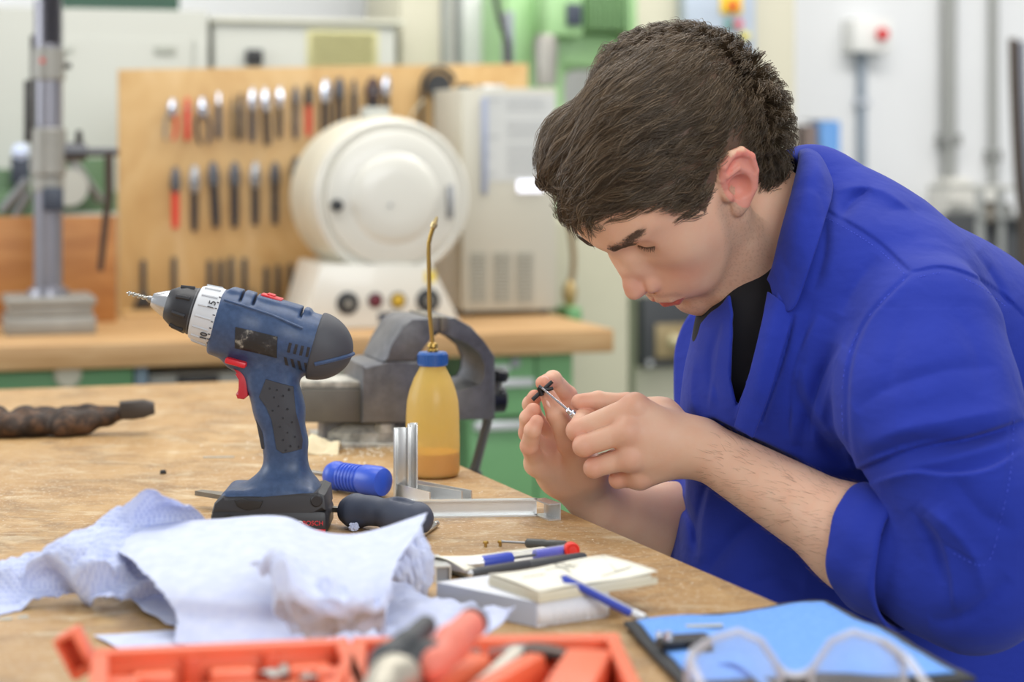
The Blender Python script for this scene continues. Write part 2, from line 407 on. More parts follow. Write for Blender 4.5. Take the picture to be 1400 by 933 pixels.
def rod_tool(px, t, b, wide, hm, headm, tilt, label, group, name, cat):
    """slim tool: shank and grip"""
    h = abs(tb(px, t).z - tb(px, b).z); p = tb(px, t, -0.012)
    T2 = thing(name, label, cat, bgw(o0.x+p.x, VB-0.012, zB+tb(px, t).z), (0, math.radians(tilt), BANG), group); r = wide*0.5
    bm = new(); lathe(bm, [(0, 0), (r*0.5, -h*0.02), (r*0.75, -h*0.12), (r*0.75, -h*0.28)][::-1], 10); obj('head', bm, headm, T2)
    bm = new(); lathe(bm, [(r*0.8, -h*0.28), (r, -h*0.34), (r*0.85, -h*0.6), (r, -h*0.92), (r*0.6, -h), (0, -h)][::-1], 10); obj('grip', bm, hm, T2)
    pegs(px, t+(b-t)*0.3); return T2
G1 = 'tools hanging in the top row of the tool board'
plier(236, 135, 192, 4, M_GREYH, M_RED, M_CHROME, 0.020, 'pliers with one grey and one red grip, top row of tool board', G1, splay=0.8)
rod_tool(256, 133, 192, 0.014, M_RED, M_RED, 0, 'slim all-red tool in the top row beside the grey-and-red pliers', G1, 'hand_punch', 'punch')
plier(276, 133, 197, -3, M_BLACKH, M_BLUEH, M_CHROME, 0.021, 'splayed black-gripped pliers right of the slim red tool', G1, splay=0.9)
rod_tool(299, 125, 190, 0.013, M_BLUEH, M_CHROME, 0, 'single slim dark-gripped driver between splayed pliers and brown file', G1, 'hand_driver', 'tool')
rod_tool(319, 132, 190, 0.011, M_BROWNH, M_BROWNH, 0, 'dull brown flat file in the top row of the tool board', G1, 'hand_file', 'file')
rod_tool(329, 127, 192, 0.012, M_BLACKH, M_BLACKH, 0, 'slim black tool just right of the brown file', G1, 'hand_driver', 'tool')
plier(345, 120, 194, 0, M_BLUEH, M_BLUEH, M_CHROME, 0.017, 'first of two silver-headed pliers side by side in top row', G1, splay=0.2)
plier(362, 120, 198, -3, M_BLACKH, M_BLACKH, M_CHROME, 0.019, 'second of two silver-headed pliers, tilted with black grips', G1, splay=0.3)
plier(382, 118, 189, 0, M_BLACKH, M_BLACKH, M_CHROME, 0.015, 'narrow straight black-gripped pliers right of the silver-headed pair', G1, splay=0.1)
plier(404, 118, 190, 0, M_BLUEH, M_BLUEH, M_STEEL_D, 0.015, 'narrow dark-headed pliers just before the red-gripped pair', G1, splay=0.1)
plier(422, 115, 186, 0, M_RED, M_RED, M_DARK, 0.017, 'red-gripped pliers with dark jaws in the middle of the top row', G1, splay=0.15)
plier(445, 108, 187, 0, M_BLACKH, M_BLACKH, M_CHROME, 0.023, 'wide silver-headed pliers with black grips right of the red-gripped pair', G1, splay=0.25)
plier(464, 106, 180, 0, M_BLACKH, M_BLACKH, M_STEEL_D, 0.023, 'wide dark-headed pliers above the white drum', G1, splay=0.25)
rod_tool(484, 108, 174, 0.014, M_BLACKH, M_STEEL_D, 0, 'slim dark tool above the white drum between wide pliers and grips', G1, 'hand_driver', 'tool')
plier(510, 106, 178, 0, M_BLACKH, M_BLACKH, mat('57443f', 0.5, 0.3), 0.034, 'broad brown-black grips behind the vent block of the white drum', G1, splay=0.1)
plier(528, 102, 172, 0, M_BLACKH, M_BLACKH, M_CHROME, 0.019, 'last pliers of the top row, black with a bright head', G1, splay=0.1)
G2 = 'pliers hanging in the middle row of the tool board'
for px, t, b, hm, wd, lab in ((240, 228, 312, M_RED, .022, 'red-gripped pliers in the middle row of the tool board'),
        (266, 226, 316, M_BLACKH, .022, 'black pliers next to the red pair in the middle row'),
        (291, 221, 311, M_BLACKH, .026, 'broad black pliers with splayed grips, third in the middle row'),
        (321, 221, 311, M_BLACKH, .025, 'broad black pliers in the centre of the middle row'),
        (349, 221, 308, M_BLACKH, .023, 'black pliers with pale head, fifth in the middle row'),
        (376, 221, 307, M_BLACKH, .022, 'slim black pliers last before the white drum, middle row'),
        (404, 214, 300, M_BLACKH, .022, 'dark pliers half hidden behind the left side of the white drum')):
    T2 = plier(px, t, b, 0 if px != 291 else -3, hm, hm, M_STEEL_D if px not in (266, 349) else M_STEEL, wd, lab, G2, splay=0.0)
G3 = 'steel punches standing in the bottom rail'
for k, (px, t, hb) in enumerate(((196, 356, 1), (238, 354, 0), (287, 358, 0), (302, 358, 0), (316, 354, 0), (334, 353, 2), (364, 367, 0), (380, 365, 0), (397, 363, 0))):
    zb = bgz(px, 421, VB-0.017); zt = bgz(px, t, VB-0.017)
    lab = ('black spike with a wide foot at the start of the bottom rail', 'lone dark rod second in the bottom rail', 'first of four dark rods close together in the bottom rail', 'second of four dark rods close together in the bottom rail',
           'third of four dark rods close together in the bottom rail', 'dark rod with a side clamp, fourth of four in the bottom rail', 'first of three short rods beside the drum base', 'middle one of three short rods beside the drum base', 'last of three short rods beside the drum base')[k]
    T2 = thing('steel_punch', lab, 'punch', bgw(bgu(px, VB-0.017), VB-0.017, zb), BANG, G3)
    h = zt-zb; bm = new(); bx(bm, -0.0055, 0.0055, -0.005, 0.005, 0, h, 0.0015); obj('shank', bm, M_DARK, T2)
    if hb == 1:
        bm = new(); prism(bm, [(-0.022, 0), (0.022, 0), (0.012, 0.02), (0.006, 0.034), (-0.006, 0.034), (-0.012, 0.02)], -0.01, 0.01, bev=0.001); obj('foot', bm, M_DARK, T2)
    elif hb == 2:
        bm = new(); prism(bm, [(0.005, 0.012), (0.022, 0.02), (0.027, 0.034), (0.016, 0.04), (0.005, 0.03)], -0.007, 0.007, bev=0.001); obj('clamp', bm, M_BROWNH, T2)
    else:
        bm = new(); cyl(bm, (0, 0, h), (0, 0, h+0.004), 0.0045, seg=10); obj('head', bm, M_STEEL_D, T2)
# cable coil on the board behind the grey cabinet
p = bgp(600, 118, VB-0.012)
T2 = thing('cable_coil', 'black coiled cable hanging on the board behind the grey cabinet', 'cable', bgw(p.x, p.y, p.z), BANG)
bm = new(); lathe(bm, [(0, -0.006), (0.028, -0.006), (0.03, 0), (0.028, 0.006), (0, 0.006)], 24, Matrix.Rotation(PI/2, 4, 'X')); obj('disc', bm, M_DARK, T2)
bm = new(); tube(bm, [(0.03*math.cos(a)*1.25-0.0, 0, 0.03*math.sin(a)*1.3+0.002) for a in np.linspace(0.2, PI, 10)] + [(-0.04, 0, -0.04), (-0.04, 0, -0.09), (-0.035, 0.0, -0.13)], 0.005, 8); obj('loop', bm, M_DARK, T2)
bm = new(); tube(bm, cr([(-0.036, -0.004, -0.03), (-0.06, -0.004, -0.06), (-0.075, -0.004, -0.095), (-0.08, -0.004, -0.14)], 12), 0.0022, 6); obj('wire', bm, M_CREAM, T2)
# ------------------------------------------------------------------ things on and behind the rear bench
def org(px, py, v): return bgp(px, py, v)
def bgthing2(name, label, cat, o, group=None): return thing(name, label, cat, bgw(o.x, o.y, o.z), BANG, group)
# --- brown wooden panel at the left end
n = newmat('orange_wood'); v_ = n.mapping((1.2, 10, 6)); nz = n.noise(v_, 4, 6, 0.6, 0.8); n.color(n.ramp(nz, [(0.3, '9c6330'), (0.5, 'ad743d'), (0.7, 'bb854c')])); n.b.inputs['Roughness'].default_value = 0.45; M_ORW = n.m
vP = 0.46; o = Vector((bgu(162, vP), vP, zB)); T = bgthing2('wooden_panel', 'reddish-brown wooden panel standing on the rear bench beside the tool board', 'panel', o)
bm = new(); bx(bm, bgu(-70, vP)-o.x, -0.003, 0, 0.022, 0, bgz(80, 296, vP)-zB, 0.002); obj('panel', bm, M_ORW, T)
# --- drill press stand
vS = 0.27; o = Vector((bgu(69, vS), vS, zB)); T = bgthing2('drill_press_stand', 'steel drill press stand with stepped foot at the left end of rear bench', 'drill stand', o)
def L(px, py, dv=0.0, v0=vS): return bgp(px, py, v0+dv) - o
M_PILLAR = mat('8d8c94', 0.3, 0.6, var=0.12, scale=14); M_CAST = mat('98968f', 0.45, 0.35, var=0.2, scale=20)
a, b = L(8, 458, -0.07), L(132, 458, -0.07)
bm = new(); bx(bm, a.x, b.x, -0.07, 0.09, 0, 0.035, 0.004); bx(bm, a.x+0.006, b.x-0.006, -0.064, 0.084, 0.035, 0.055, 0.004); bx(bm, a.x, b.x, -0.07, 0.09, 0.055, 0.072, 0.004); obj('base', bm, M_CAST, T)
x0, x1 = L(44, 300).x, L(88, 300).x; xc = (x0+x1)/2; rr = (x1-x0)/2
bm = new(); lathe(bm, [(rr*1.35, 0.07), (rr*1.25, 0.085), (rr*0.9, 0.09), (rr*0.9, L(60, 0).z)], 28, Matrix.Translation((xc, 0, 0))); obj('column', bm, M_PILLAR, T)
for t_, b_, k in ((175, 240, 1.12), (66, 110, 1.05), (240, 262, 0.98)):
    bm = new(); z0, z1 = L(60, b_).z, L(60, t_).z; lathe(bm, [(rr*k-0.003, z0), (rr*k, z0+0.003), (rr*k, z1-0.003), (rr*k-0.003, z1)], 28, Matrix.Translation((xc, 0, 0))); obj('collar', bm, M_CAST, T)
bm = new()
for k in range(26): zc = L(60, 60).z + k*0.004; lathe(bm, [(rr*0.55, zc), (rr*0.72, zc+0.002), (rr*0.55, zc+0.004)], 18, Matrix.Translation((xc+0.003, -rr*0.4, 0)))
obj('threaded_rod', bm, M_PILLAR, T)
bm = new(); bx(bm, xc-rr*1.5, xc-rr*0.95, -0.01, 0.012, L(60, 195).z, L(60, 110).z, 0.002); bx(bm, xc-rr*1.1, xc-rr*0.6, 0.0, 0.02, L(60, 110).z, L(60, 48).z, 0.002); obj('rack', bm, M_IRON, T)
zA = L(120, 208).z
bm = new(); cyl(bm, (xc, -0.0, zA), (L(118, 208).x, 0, zA), 0.021, 0.017, 20, 0.002); cyl(bm, (L(112, 208).x, 0, zA), (L(162, 208).x, 0, zA), 0.0085, seg=14, bev=0.002); obj('cross_arm', bm, M_STEEL_D, T)
bm = new(); cyl(bm, (L(108, 200).x, 0, zA+0.01), (L(108, 180).x, 0, L(108, 178).z), 0.009, 0.006, 14, 0.002); obj('clamp_screw', bm, M_IRON, T)
q = L(148, 208); q2 = L(136, 370)
bm = new(); tube(bm, [(q.x, -0.01, zA), (q.x, -0.012, L(148, 262).z), (q2.x, -0.014, q2.z)], [0.0085, 0.008, 0.006], 12); obj('feed_lever', bm, mat('4a3b33', 0.45, 0.5), T)
bm = new(); bx(bm, xc-rr*0.45, xc+rr*0.85, -rr-0.012, -rr+0.006, L(60, 288).z, L(60, 256).z, 0.004); obj('depth_stop', bm, M_BLUEH, T)
bm = new(); cyl(bm, (xc+rr, -0.01, L(60, 90).z), (xc+rr+0.012, -0.012, L(60, 90).z), 0.006, seg=12); obj('set_screw', bm, M_IRON, T)
bm = new(); cyl(bm, (xc-0.014, -rr*1.03, L(60, 84).z), (xc-0.014, -rr*1.1, L(60, 84).z), 0.005, seg=12); obj('red_mark', bm, M_RED, T)
# --- green bench grinder behind the wooden panel
vG = 0.85; o = org(90, 300, vG); o.z = 0.0; T = bgthing2('bench_grinder', 'green machine with grey struts and a round white disc behind the wooden panel', 'machine', o)
def L(px, py, dv=0.0, v0=vG): return bgp(px, py, v0+dv) - o
M_DKGREEN = mat('5d7a58', 0.5, var=0.1)
bm = new(); a, b = L(-40, 305), L(160, 235); bx(bm, a.x, b.x, 0, 0.25, 0.0, L(60, 262).z, 0.004); bx(bm, L(100, 200).x, L(160, 200).x, 0.06, 0.2, 0.3, L(120, 216).z, 0.004); bx(bm, a.x, L(45, 220).x, 0.05, 0.2, 0.3, L(20, 232).z, 0.004); obj('body', bm, M_DKGREEN, T)
for p0, p1 in (((2, 290), (38, 246)), ((96, 216), (138, 276)), ((20, 296), (40, 262))):
    a, b = L(*p0, -0.02), L(*p1, -0.02); bm = new(); tube(bm, [a, b], 0.011, 10); obj('strut', bm, M_STEEL, T)
a = L(93, 256, -0.03); bm = new(); lathe(bm, [(0, -0.012), (0.035, -0.012), (0.042, -0.004), (0.042, 0.03), (0, 0.03)], 28, Matrix.Translation(a) @ Matrix.Rotation(PI/2, 4, 'X')); obj('disc', bm, M_WHITE, T)
a = L(28, 208, 0.02); bm = new(); lathe(bm, [(0, -0.02), (0.014, -0.016), (0.02, 0), (0.014, 0.016), (0, 0.02)], 16, Matrix.Translation(a)); obj('bulb', bm, mat('cfdcff', 0.2), T)
a = L(28, 240, 0.02); bm = new(); bx(bm, a.x-0.02, a.x+0.02, a.y-0.012, a.y+0.02, a.z-0.02, L(28, 214).z, 0.003); obj('bulb_holder', bm, M_BLUEH, T)
a, b = L(70, 294, -0.03), L(162, 294, -0.03); bm = new(); bx(bm, a.x, b.x, -0.03, 0.03, a.z-0.03, a.z+0.004, 0.006); obj('tray', bm, M_WHITE, T)
# --- white drum: small laboratory furnace
vK = 0.20; o = Vector((bgu(522, vK), vK, zB)); T = bgthing2('laboratory_furnace', 'white drum-shaped furnace on a tapered base with dials, on the rear bench', 'furnace', o)
def L(px, py, dv=0.0, v0=vK): return bgp(px, py, v0+dv) - o
M_KILN = mat('d9d7cd', 0.32, var=0.02, scale=10, bump=0.05, coat=0.2); M_KILN2 = mat('d2ccb8', 0.4, var=0.03, scale=10)
c = L(535, 271, -0.03); sc = (bgp(600, 300, vK).x - bgp(500, 300, vK).x)/100
R = lambda px: px*sc
ax = Matrix.Translation((c.x+R(3), 0, c.z)) @ Matrix.Rotation(-PI/2, 4, 'X')      # lathe z -> +y (away)
bm = new(); lathe(bm, [(R(98), 0.0), (R(104), -0.0), (R(107), 0.01), (R(109), 0.04), (R(109), 0.20), (R(100), 0.21)], 56, ax); obj('drum', bm, M_KILN2, T)
bm = new(); lathe(bm, [(R(80), -0.012), (R(100), -0.03), (R(104), -0.024), (R(105), -0.006), (R(103), 0.0), (R(80), 0.0)], 56, ax); obj('rim', bm, M_KILN, T)
bm = new(); lathe(bm, [(0, -0.052), (R(30), -0.0515), (R(50), -0.049), (R(56), -0.045), (R(60), -0.040), (R(86), -0.038), (R(90), -0.034), (R(92), -0.02), (R(92), -0.01)], 56, ax); d = obj('door', bm, M_KILN, T)
q = L(462, 281, -0.06); bm = new(); lathe(bm, [(0, -0.018), (0.011, -0.016), (0.0125, -0.008), (0.011, 0.012), (0, 0.012)], 20, Matrix.Translation((q.x, -0.045, q.z)) @ Matrix.Rotation(-PI/2, 4, 'X')); obj('knob', bm, M_DARK, d)
q = L(618, 276, -0.06); bm = new(); bx(bm, q.x-0.0055, q.x+0.0055, -0.055, -0.03, q.z-0.034, q.z+0.034, 0.003); obj('hinge', bm, M_STEEL, d)
q = L(535, 281, -0.06); bm = new(); cyl(bm, (q.x, -0.050, q.z), (q.x, -0.055, q.z), 0.004, seg=12); obj('screw', bm, M_STEEL, d)
a, b = L(497, 182, 0.05), L(530, 147, 0.05); bm = new(); bx(bm, a.x, b.x, 0.03, 0.08, a.z-0.02, b.z, 0.003); obj('vent_block', bm, M_WHITE, T)
yB = -0.045
def Lb(px, py): return L(px, py, yB)
prof = [(Lb(413, 446).x, 0), (Lb(632, 446).x, 0), (Lb(590, 372).x, Lb(600, 362).z), (Lb(440, 372).x, Lb(430, 362).z)]
bm = new(); prism(bm, prof, yB, 0.19, bev=0.004)
o_ = obj('base', bm, M_KILN, T)
for px, py, r, m, nm in ((475, 415, 15, M_DARK, 'dial'), (513, 411, 8, mat('6a2430', 0.3), 'indicator_lamp'), (544, 411, 8.5, mat('c9a62c', 0.3), 'indicator_lamp'), (585, 411, 16, M_DARK, 'dial')):
    q = Lb(px, py); bm = new(); lathe(bm, [(0, -0.010), (R(r)*0.55, -0.010), (R(r)*0.62, -0.004), (R(r), -0.003), (R(r), 0.002), (0, 0.002)], 24, Matrix.Translation((q.x, yB, q.z)) @ Matrix.Rotation(-PI/2, 4, 'X')); dd = obj(nm, bm, m, o_)
    if nm == 'indicator_lamp':
        bm = new(); lathe(bm, [(R(r)*0.9, -0.003), (R(r)*1.25, -0.003), (R(r)*1.3, 0), (R(r)*0.9, 0)], 24, Matrix.Translation((q.x, yB, q.z)) @ Matrix.Rotation(-PI/2, 4, 'X')); obj('bezel', bm, M_DARK, o_)
    else:
        bm = new(); cyl(bm, (q.x, yB-0.010, q.z), (q.x, yB-0.012, q.z), R(5), seg=14); obj('dial_cap', bm, M_GREYH, o_)
q = Lb(531, 434); bm = new(); bx(bm, q.x-R(14), q.x+R(14), yB-0.002, yB, q.z-R(6), q.z+R(6)); obj('name_plate', bm, M_BLUEH, o_)
q = Lb(588, 379); bm = new(); bx(bm, q.x-R(7), q.x+R(7), yB-0.001, yB+0.002, q.z-R(7), q.z+R(8)); obj('warning_sticker', bm, mat('e8cf3a', 0.5), o_)
bm = new(); lathe(bm, [(R(93), -0.008), (R(99), -0.012), (R(99), 0.002), (R(93), 0.002)], 40, ax)
for f in list(bm.faces):
    cc = f.calc_center_median()
    if (cc.z - c.z) > -R(78): bm.faces.remove(f)
for v_ in [v for v in bm.verts if not v.link_faces]: bm.verts.remove(v_)
obj('scorch_band', bm, mat('a8645a', 0.6, var=0.4, scale=40), T, sharp=3)
# --- grey cabinet with a paper sheet
vX = 0.36; o = Vector((bgu(632, vX), vX, zB)); T = bgthing2('grey_control_box', 'tall pale grey metal box with vents and a paper sheet on its front', 'control box', o)
def L(px, py, dv=0.0, v0=vX): return bgp(px, py, v0+dv) - o
M_GBOX = mat('bfbcae', 0.45, var=0.03, scale=10); hx = L(640, 120).z; wx = L(761, 300).x
bm = new(); bx(bm, 0, wx, 0, 0.24, 0.012, hx, 0.003); body = obj('body', bm, M_GBOX, T)
for sx_ in (0.02, wx-0.02):
    for sy_ in (0.03, 0.21): bm = new(); cyl(bm, (sx_, sy_, 0), (sx_, sy_, 0.013), 0.01, seg=12); obj('foot', bm, M_DARK, T)
for px0, px1 in ((643, 665), (675, 698), (706, 729)):
    a, b = L(px0, 415), L(px1, 345); k = 14
    bm = new(); bx(bm, a.x, b.x, -0.0012, 0.002, a.z, b.z); o2 = obj('vent', bm, mat('8a887c', 0.6), T)
    for i in range(k):
        z = a.z + (b.z-a.z)*(i+0.5)/k; bm = new(); bx(bm, a.x+0.001, b.x-0.001, -0.0045, -0.0005, z-0.0018, z+0.0012); obj('slat', bm, M_GBOX, o2)
a, b = L(664, 248), L(759, 128); bm = new(); bx(bm, a.x, b.x, -0.0012, 0, a.z, b.z); sh = obj('paper_sheet', bm, mat('c6c8c6', 0.7, var=0.02), T, 'pale printed sheet')
bm = new()
for i in range(17):
    z = b.z - 0.014 - i*(b.z-a.z-0.02)/17
    if i in (3, 4, 9): continue
    for (s, e) in ((0.30, 0.94),) if i % 4 else ((0.02, 0.22), (0.30, 0.80)):
        e2 = e - (i*7 % 5)*0.03; bx(bm, a.x+(b.x-a.x)*s, a.x+(b.x-a.x)*e2, -0.0019, -0.0012, z-0.0012, z+0.0012)
obj('print', bm, mat('a4a6a8', 0.7), sh)
bm = new(); a, b = L(657, 265), L(665, 133); bx(bm, a.x, b.x, -0.012, 0, a.z, b.z, 0.003); obj('thermometer', bm, mat('9aa2b8', 0.4), T)
bm = new(); a, b = L(707, 263), L(742, 247); bx(bm, a.x, b.x, -0.006, 0, a.z, b.z, 0.002); obj('display', bm, emit('eef0ff', 1.3), T, 'lit white display')
bm = new(); a = L(700, 126); cyl(bm, (L(648, 120).x, 0.08, hx), (L(648, 120).x, 0.08, hx+0.010), 0.016, seg=14); obj('switch', bm, M_DARK, T)
bm = new(); bx(bm, L(672, 120).x, L(702, 120).x, 0.06, 0.14, hx, hx+0.009, 0.002); obj('top_plate', bm, M_ALU, T)
# --- tall white cabinets in the distance
def cabinet(name, label, px0, px1, pyt, v, m, d=0.45, parts=None):
    o = Vector((bgu(px0, v), v, 0)); T = bgthing2(name, label, 'cabinet', o); wd = bgu(px1, v)-o.x; h = bgz(px0, pyt, v)
    bm = new(); bx(bm, 0, wd, 0, d, 0, h, 0.004); obj('body', bm, m, T)
    return T, o, wd, h
v1 = 1.15
T, o, wd, h = cabinet('steel_cabinet', 'white steel cabinet in the distance behind the drill press stand', -60, 285, 8, v1, M_WHITE)
L = lambda px, py: bgp(px, py, v1) - o
a, b = L(66, 190), L(262, 54); bm = new(); bx(bm, a.x, b.x, -0.006, 0, 0.1, b.z, 0.002); dr = obj('door', bm, M_WHITE, T)
a, b = L(266, 190), L(283, 54); bm = new(); bx(bm, a.x, b.x, -0.006, 0, 0.1, b.z, 0.002); obj('door', bm, M_WHITE, T)
a, b = L(211, 74), L(240, 63); bm = new(); bx(bm, a.x, b.x, -0.010, -0.006, a.z, b.z, 0.001); obj('label_holder', bm, mat('a9aca2', 0.5), dr)
a, b = L(80, 72), L(98, 63); bm = new(); bx(bm, a.x, b.x, -0.010, -0.006, a.z, b.z, 0.001); obj('label_holder', bm, mat('b4b8b0', 0.5), dr)
q = L(250, 8); T2 = thing('storage_case', 'dark green case lying on top of the white steel cabinet', 'case', bgw(bgu(75, v1), v1+0.03, h), BANG)
bm = new(); bx(bm, 0, bgu(248, v1)-bgu(75, v1), 0, 0.3, 0, 0.12, 0.005); obj('body', bm, mat('3c5a4c', 0.5), T2)
bm = new(); bx(bm, 0.1, 0.2, -0.012, 0.0, 0.05, 0.065, 0.003); obj('handle', bm, M_DARK, T2)
T, o, wd, h = cabinet('vented_cabinet', 'white cabinet with a yellowish vent grille seen above the tool board', 293, 541, 30, v1, M_WHITE)
bm = new(); bx(bm, -0.006, wd+0.02, -0.012, 0.46, h, h+0.012, 0.002); obj('lid', bm, mat('d2d2c2', 0.5), T)
a, b = L2 = (bgp(419, 100, v1)-o, bgp(517, 42, v1)-o); bm = new(); bx(bm, a.x, b.x, -0.004, 0, a.z-0.02, b.z, 0.001); g = obj('vent_grille', bm, mat('c9c595', 0.6), T)
for i in range(9):
    z = b.z - 0.012 - i*0.0125; bm = new(); bx(bm, a.x+0.012, b.x-0.012, -0.009, -0.004, z-0.003, z+0.003, 0.001); obj('slat', bm, mat('aaa676', 0.6), g)
a, b = bgp(335, 88, v1)-o, bgp(358, 68, v1)-o; bm = new(); bx(bm, a.x, b.x, -0.02, 0, a.z, b.z, 0.003); obj('latch', bm, M_DARK, T)
a, b = bgp(410, 8, v1)-o, bgp(405, 0, v1)-o
T2 = thing('cream_locker', 'cream locker with dark uprights between vented cabinet and green machine', 'cabinet', bgw(bgu(548, 1.25), 1.25, 0), BANG)
o = Vector((bgu(548, 1.25), 1.25, 0)); L = lambda px, py: bgp(px, py, 1.25) - o
bm = new(); bx(bm, 0, L(606, 0).x, 0, 0.4, 0, 2.3, 0.004); obj('body', bm, M_CREAM, T2)
for px in (603, 624):
    bm = new(); bx(bm, L(px, 0).x, L(px, 0).x+0.014, -0.01, 0.4, 0, 2.3, 0.003); obj('upright', bm, mat('8f9290', 0.5, 0.3), T2)
bm = new(); bx(bm, L(606, 0).x+0.01, L(624, 0).x, 0.01, 0.4, 0, 2.3, 0.002); obj('side_panel', bm, mat('bfc0b8', 0.5), T2)
bm = new(); bx(bm, L(632, 0).x, L(662, 0).x, 0.0, 0.4, 0, 2.3, 0.002); bx(bm, L(665, 0).x, L(692, 0).x, 0.02, 0.4, 0, 2.3, 0.002); obj('door', bm, mat('d6d8d6', 0.5), T2)
# --- green milling machine
vM = 0.95; o = Vector((bgu(700, vM), vM, 0)); T = bgthing2('milling_machine', 'tall light-green machine tool with a ribbed motor behind the grey box', 'machine', o)
L = lambda px, py, dv=0.0: bgp(px, py, vM+dv) - o
M_LG = mat('9cc48c', 0.4, var=0.05, scale=12); M_LGD = mat('7da371', 0.45, var=0.05)
bm = new(); bx(bm, L(706, 0).x, L(745, 0).x, 0.08, 0.4, 0, L(0, -40).z, 0.012); obj('column', bm, M_LG, T)
bm = new(); bx(bm, L(743, 0).x, L(795, 0).x, -0.02, 0.3, L(770, 50).z, L(770, -20).z, 0.01); obj('gear_head', bm, M_LG, T)
bm = new(); bx(bm, L(800, 0).x, L(858, 0).x, 0.0, 0.28, L(830, 42).z, L(830, -40).z, 0.008); mo = obj('motor', bm, M_LGD, T)
for k in range(9):
    x = L(803, 0).x + k*0.0125; bm = new(); bx(bm, x, x+0.005, -0.012, 0.0, L(830, 40).z, L(830, -38).z, 0.001); obj('rib', bm, M_LGD, mo)
bm = new(); bx(bm, L(858, 0).x, L(872, 0).x, 0.0, 0.28, L(860, 60).z, L(860, -40).z, 0.006); obj('motor_cover', bm, M_LG, T)
bm = new(); bx(bm, L(770, 0).x, L(791, 0).x, -0.03, -0.02, L(780, 36).z, L(780, 6).z, 0.003); obj('switch_box', bm, M_BLUEH, T)
bm = new(); tube(bm, cr([(L(850, 60).x, 0.1, L(850, 62).z), (L(800, 70).x, 0.1, L(800, 66).z), (L(765, 100).x, 0.1, L(770, 92).z), (L(762, 180).x, 0.1, L(762, 180).z), (L(765, 330).x, 0.1, L(765, 340).z)], 24), 0.05, 14); bx(bm, L(770, 0).x, L(860, 0).x, 0.05, 0.3, L(820, 90).z, L(820, 45).z, 0.01); obj('arm', bm, M_LG, T)
bm = new(); lathe(bm, [(0.026, L(740, 118).z), (0.03, L(740, 60).z), (0.022, L(740, 48).z)], 20, Matrix.Translation((L(741, 0).x, -0.03, 0))); obj('spindle', bm, mat('a29f97', 0.4, 0.5), T)
bm = new(); tube(bm, cr([(L(676, 0).x, 0, L(676, -10).z), (L(684, 0).x, 0, L(684, 30).z), (L(694, 0).x, 0, L(694, 60).z), (L(696, 0).x, 0, L(696, 100).z)], 16), 0.007, 8); obj('cable', bm, M_DARK, T)
bm = new(); bx(bm, L(694, 0).x, L(703, 0).x, 0, 0.05, L(700, 100).z, L(700, 15).z, 0.003); obj('conduit', bm, mat('9aa0a6', 0.4, 0.5), T)
bm = new(); bx(bm, L(745, 0).x, L(838, 0).x, 0.02, 0.4, 0, L(800, 250).z, 0.01); obj('pedestal', bm, M_LGD, T)
# --- olive housing with a hose behind the rear bench end
vO = 0.42; o = Vector((bgu(764, vO), vO, 0)); T = bgthing2('machine_housing', 'dull olive machine housing with a brown hose beside the rear bench', 'machine', o)
L = lambda px, py, dv=0.0: bgp(px, py, vO+dv) - o
bm = new(); bx(bm, 0, L(890, 0).x, 0.14, 0.5, 0, L(800, 305).z, 0.006); obj('body', bm, mat('b9b69f', 0.5, var=0.04), T)
bm = new(); tube(bm, cr([(L(778, 0).x, 0.02, L(778, 290).z), (L(786, 0).x, 0.02, L(786, 330).z), (L(788, 0).x, 0.02, L(788, 365).z), (L(783, 0).x, 0.02, L(783, 395).z)], 16), 0.007, 10); obj('hose', bm, mat('8a7350', 0.5), T)
bm = new(); lathe(bm, [(0.004, 0.03), (0.012, 0.02), (0.017, 0.0), (0.012, -0.02), (0.007, -0.03), (0.007, -0.06)][::-1], 18, Matrix.Translation((L(783, 0).x, 0.02, L(783, 402).z))); obj('valve', bm, mat('b99f6c', 0.35, 0.6), T)
bm = new(); bx(bm, L(773, 0).x, L(792, 0).x, -0.02, 0.06, L(783, 440).z, L(783, 420).z, 0.004); bx(bm, L(778, 0).x, L(787, 0).x, 0.03, 0.15, L(783, 434).z, L(783, 424).z, 0.002); obj('hose_tray', bm, M_GREEN, T)
# --- tall cream cabinet with socket box and control panel
vC = 1.25; o = Vector((bgu(868, vC), vC, 0)); T = bgthing2('machine_cabinet', 'tall cream machine cabinet behind the head of the seated person', 'cabinet', o)
L = lambda px, py, dv=0.0: bgp(px, py, vC+dv) - o
bm = new(); bx(bm, 0, L(1088, 0).x, 0, 0.25, 0, 2.2, 0.006); obj('body', bm, M_CREAM, T)
bm = new(); bx(bm, L(925, 0).x, L(1021, 0).x, -0.06, 0, L(980, 84).z, L(980, -90).z, 0.005); cp = obj('control_panel', bm, mat('b4bfce', 0.4, 0.1), T)
a = L(985, 9); bm = new(); bx(bm, L(972, 0).x, L(1001, 0).x, -0.07, -0.06, L(985, 21).z, L(985, -8).z, 0.003); obj('switch_plate', bm, mat('e8c22f', 0.4), cp)
for px, py, r, hx_ in ((987, 10, 0.013, 'd23a2e'), (982, 35, 0.009, '2f8f7a'), (995, 35, 0.010, 'd84a5c'), (1004, 51, 0.011, 'e6d54a')):
    q = L(px, py); bm = new(); lathe(bm, [(0, -0.015), (r*0.9, -0.013), (r, -0.008), (r, 0.012), (0, 0.012)], 18, Matrix.Translation((q.x, -0.07, q.z)) @ Matrix.Rotation(-PI/2, 4, 'X')); obj('push_button', bm, mat(hx_, 0.35), cp)
bm = new(); bx(bm, L(869, 0).x, L(948, 0).x, -0.05, 0.0, L(900, 500).z, L(900, 404).z, 0.006); sb = obj('socket_box', bm, mat('3a3c40', 0.5), T)
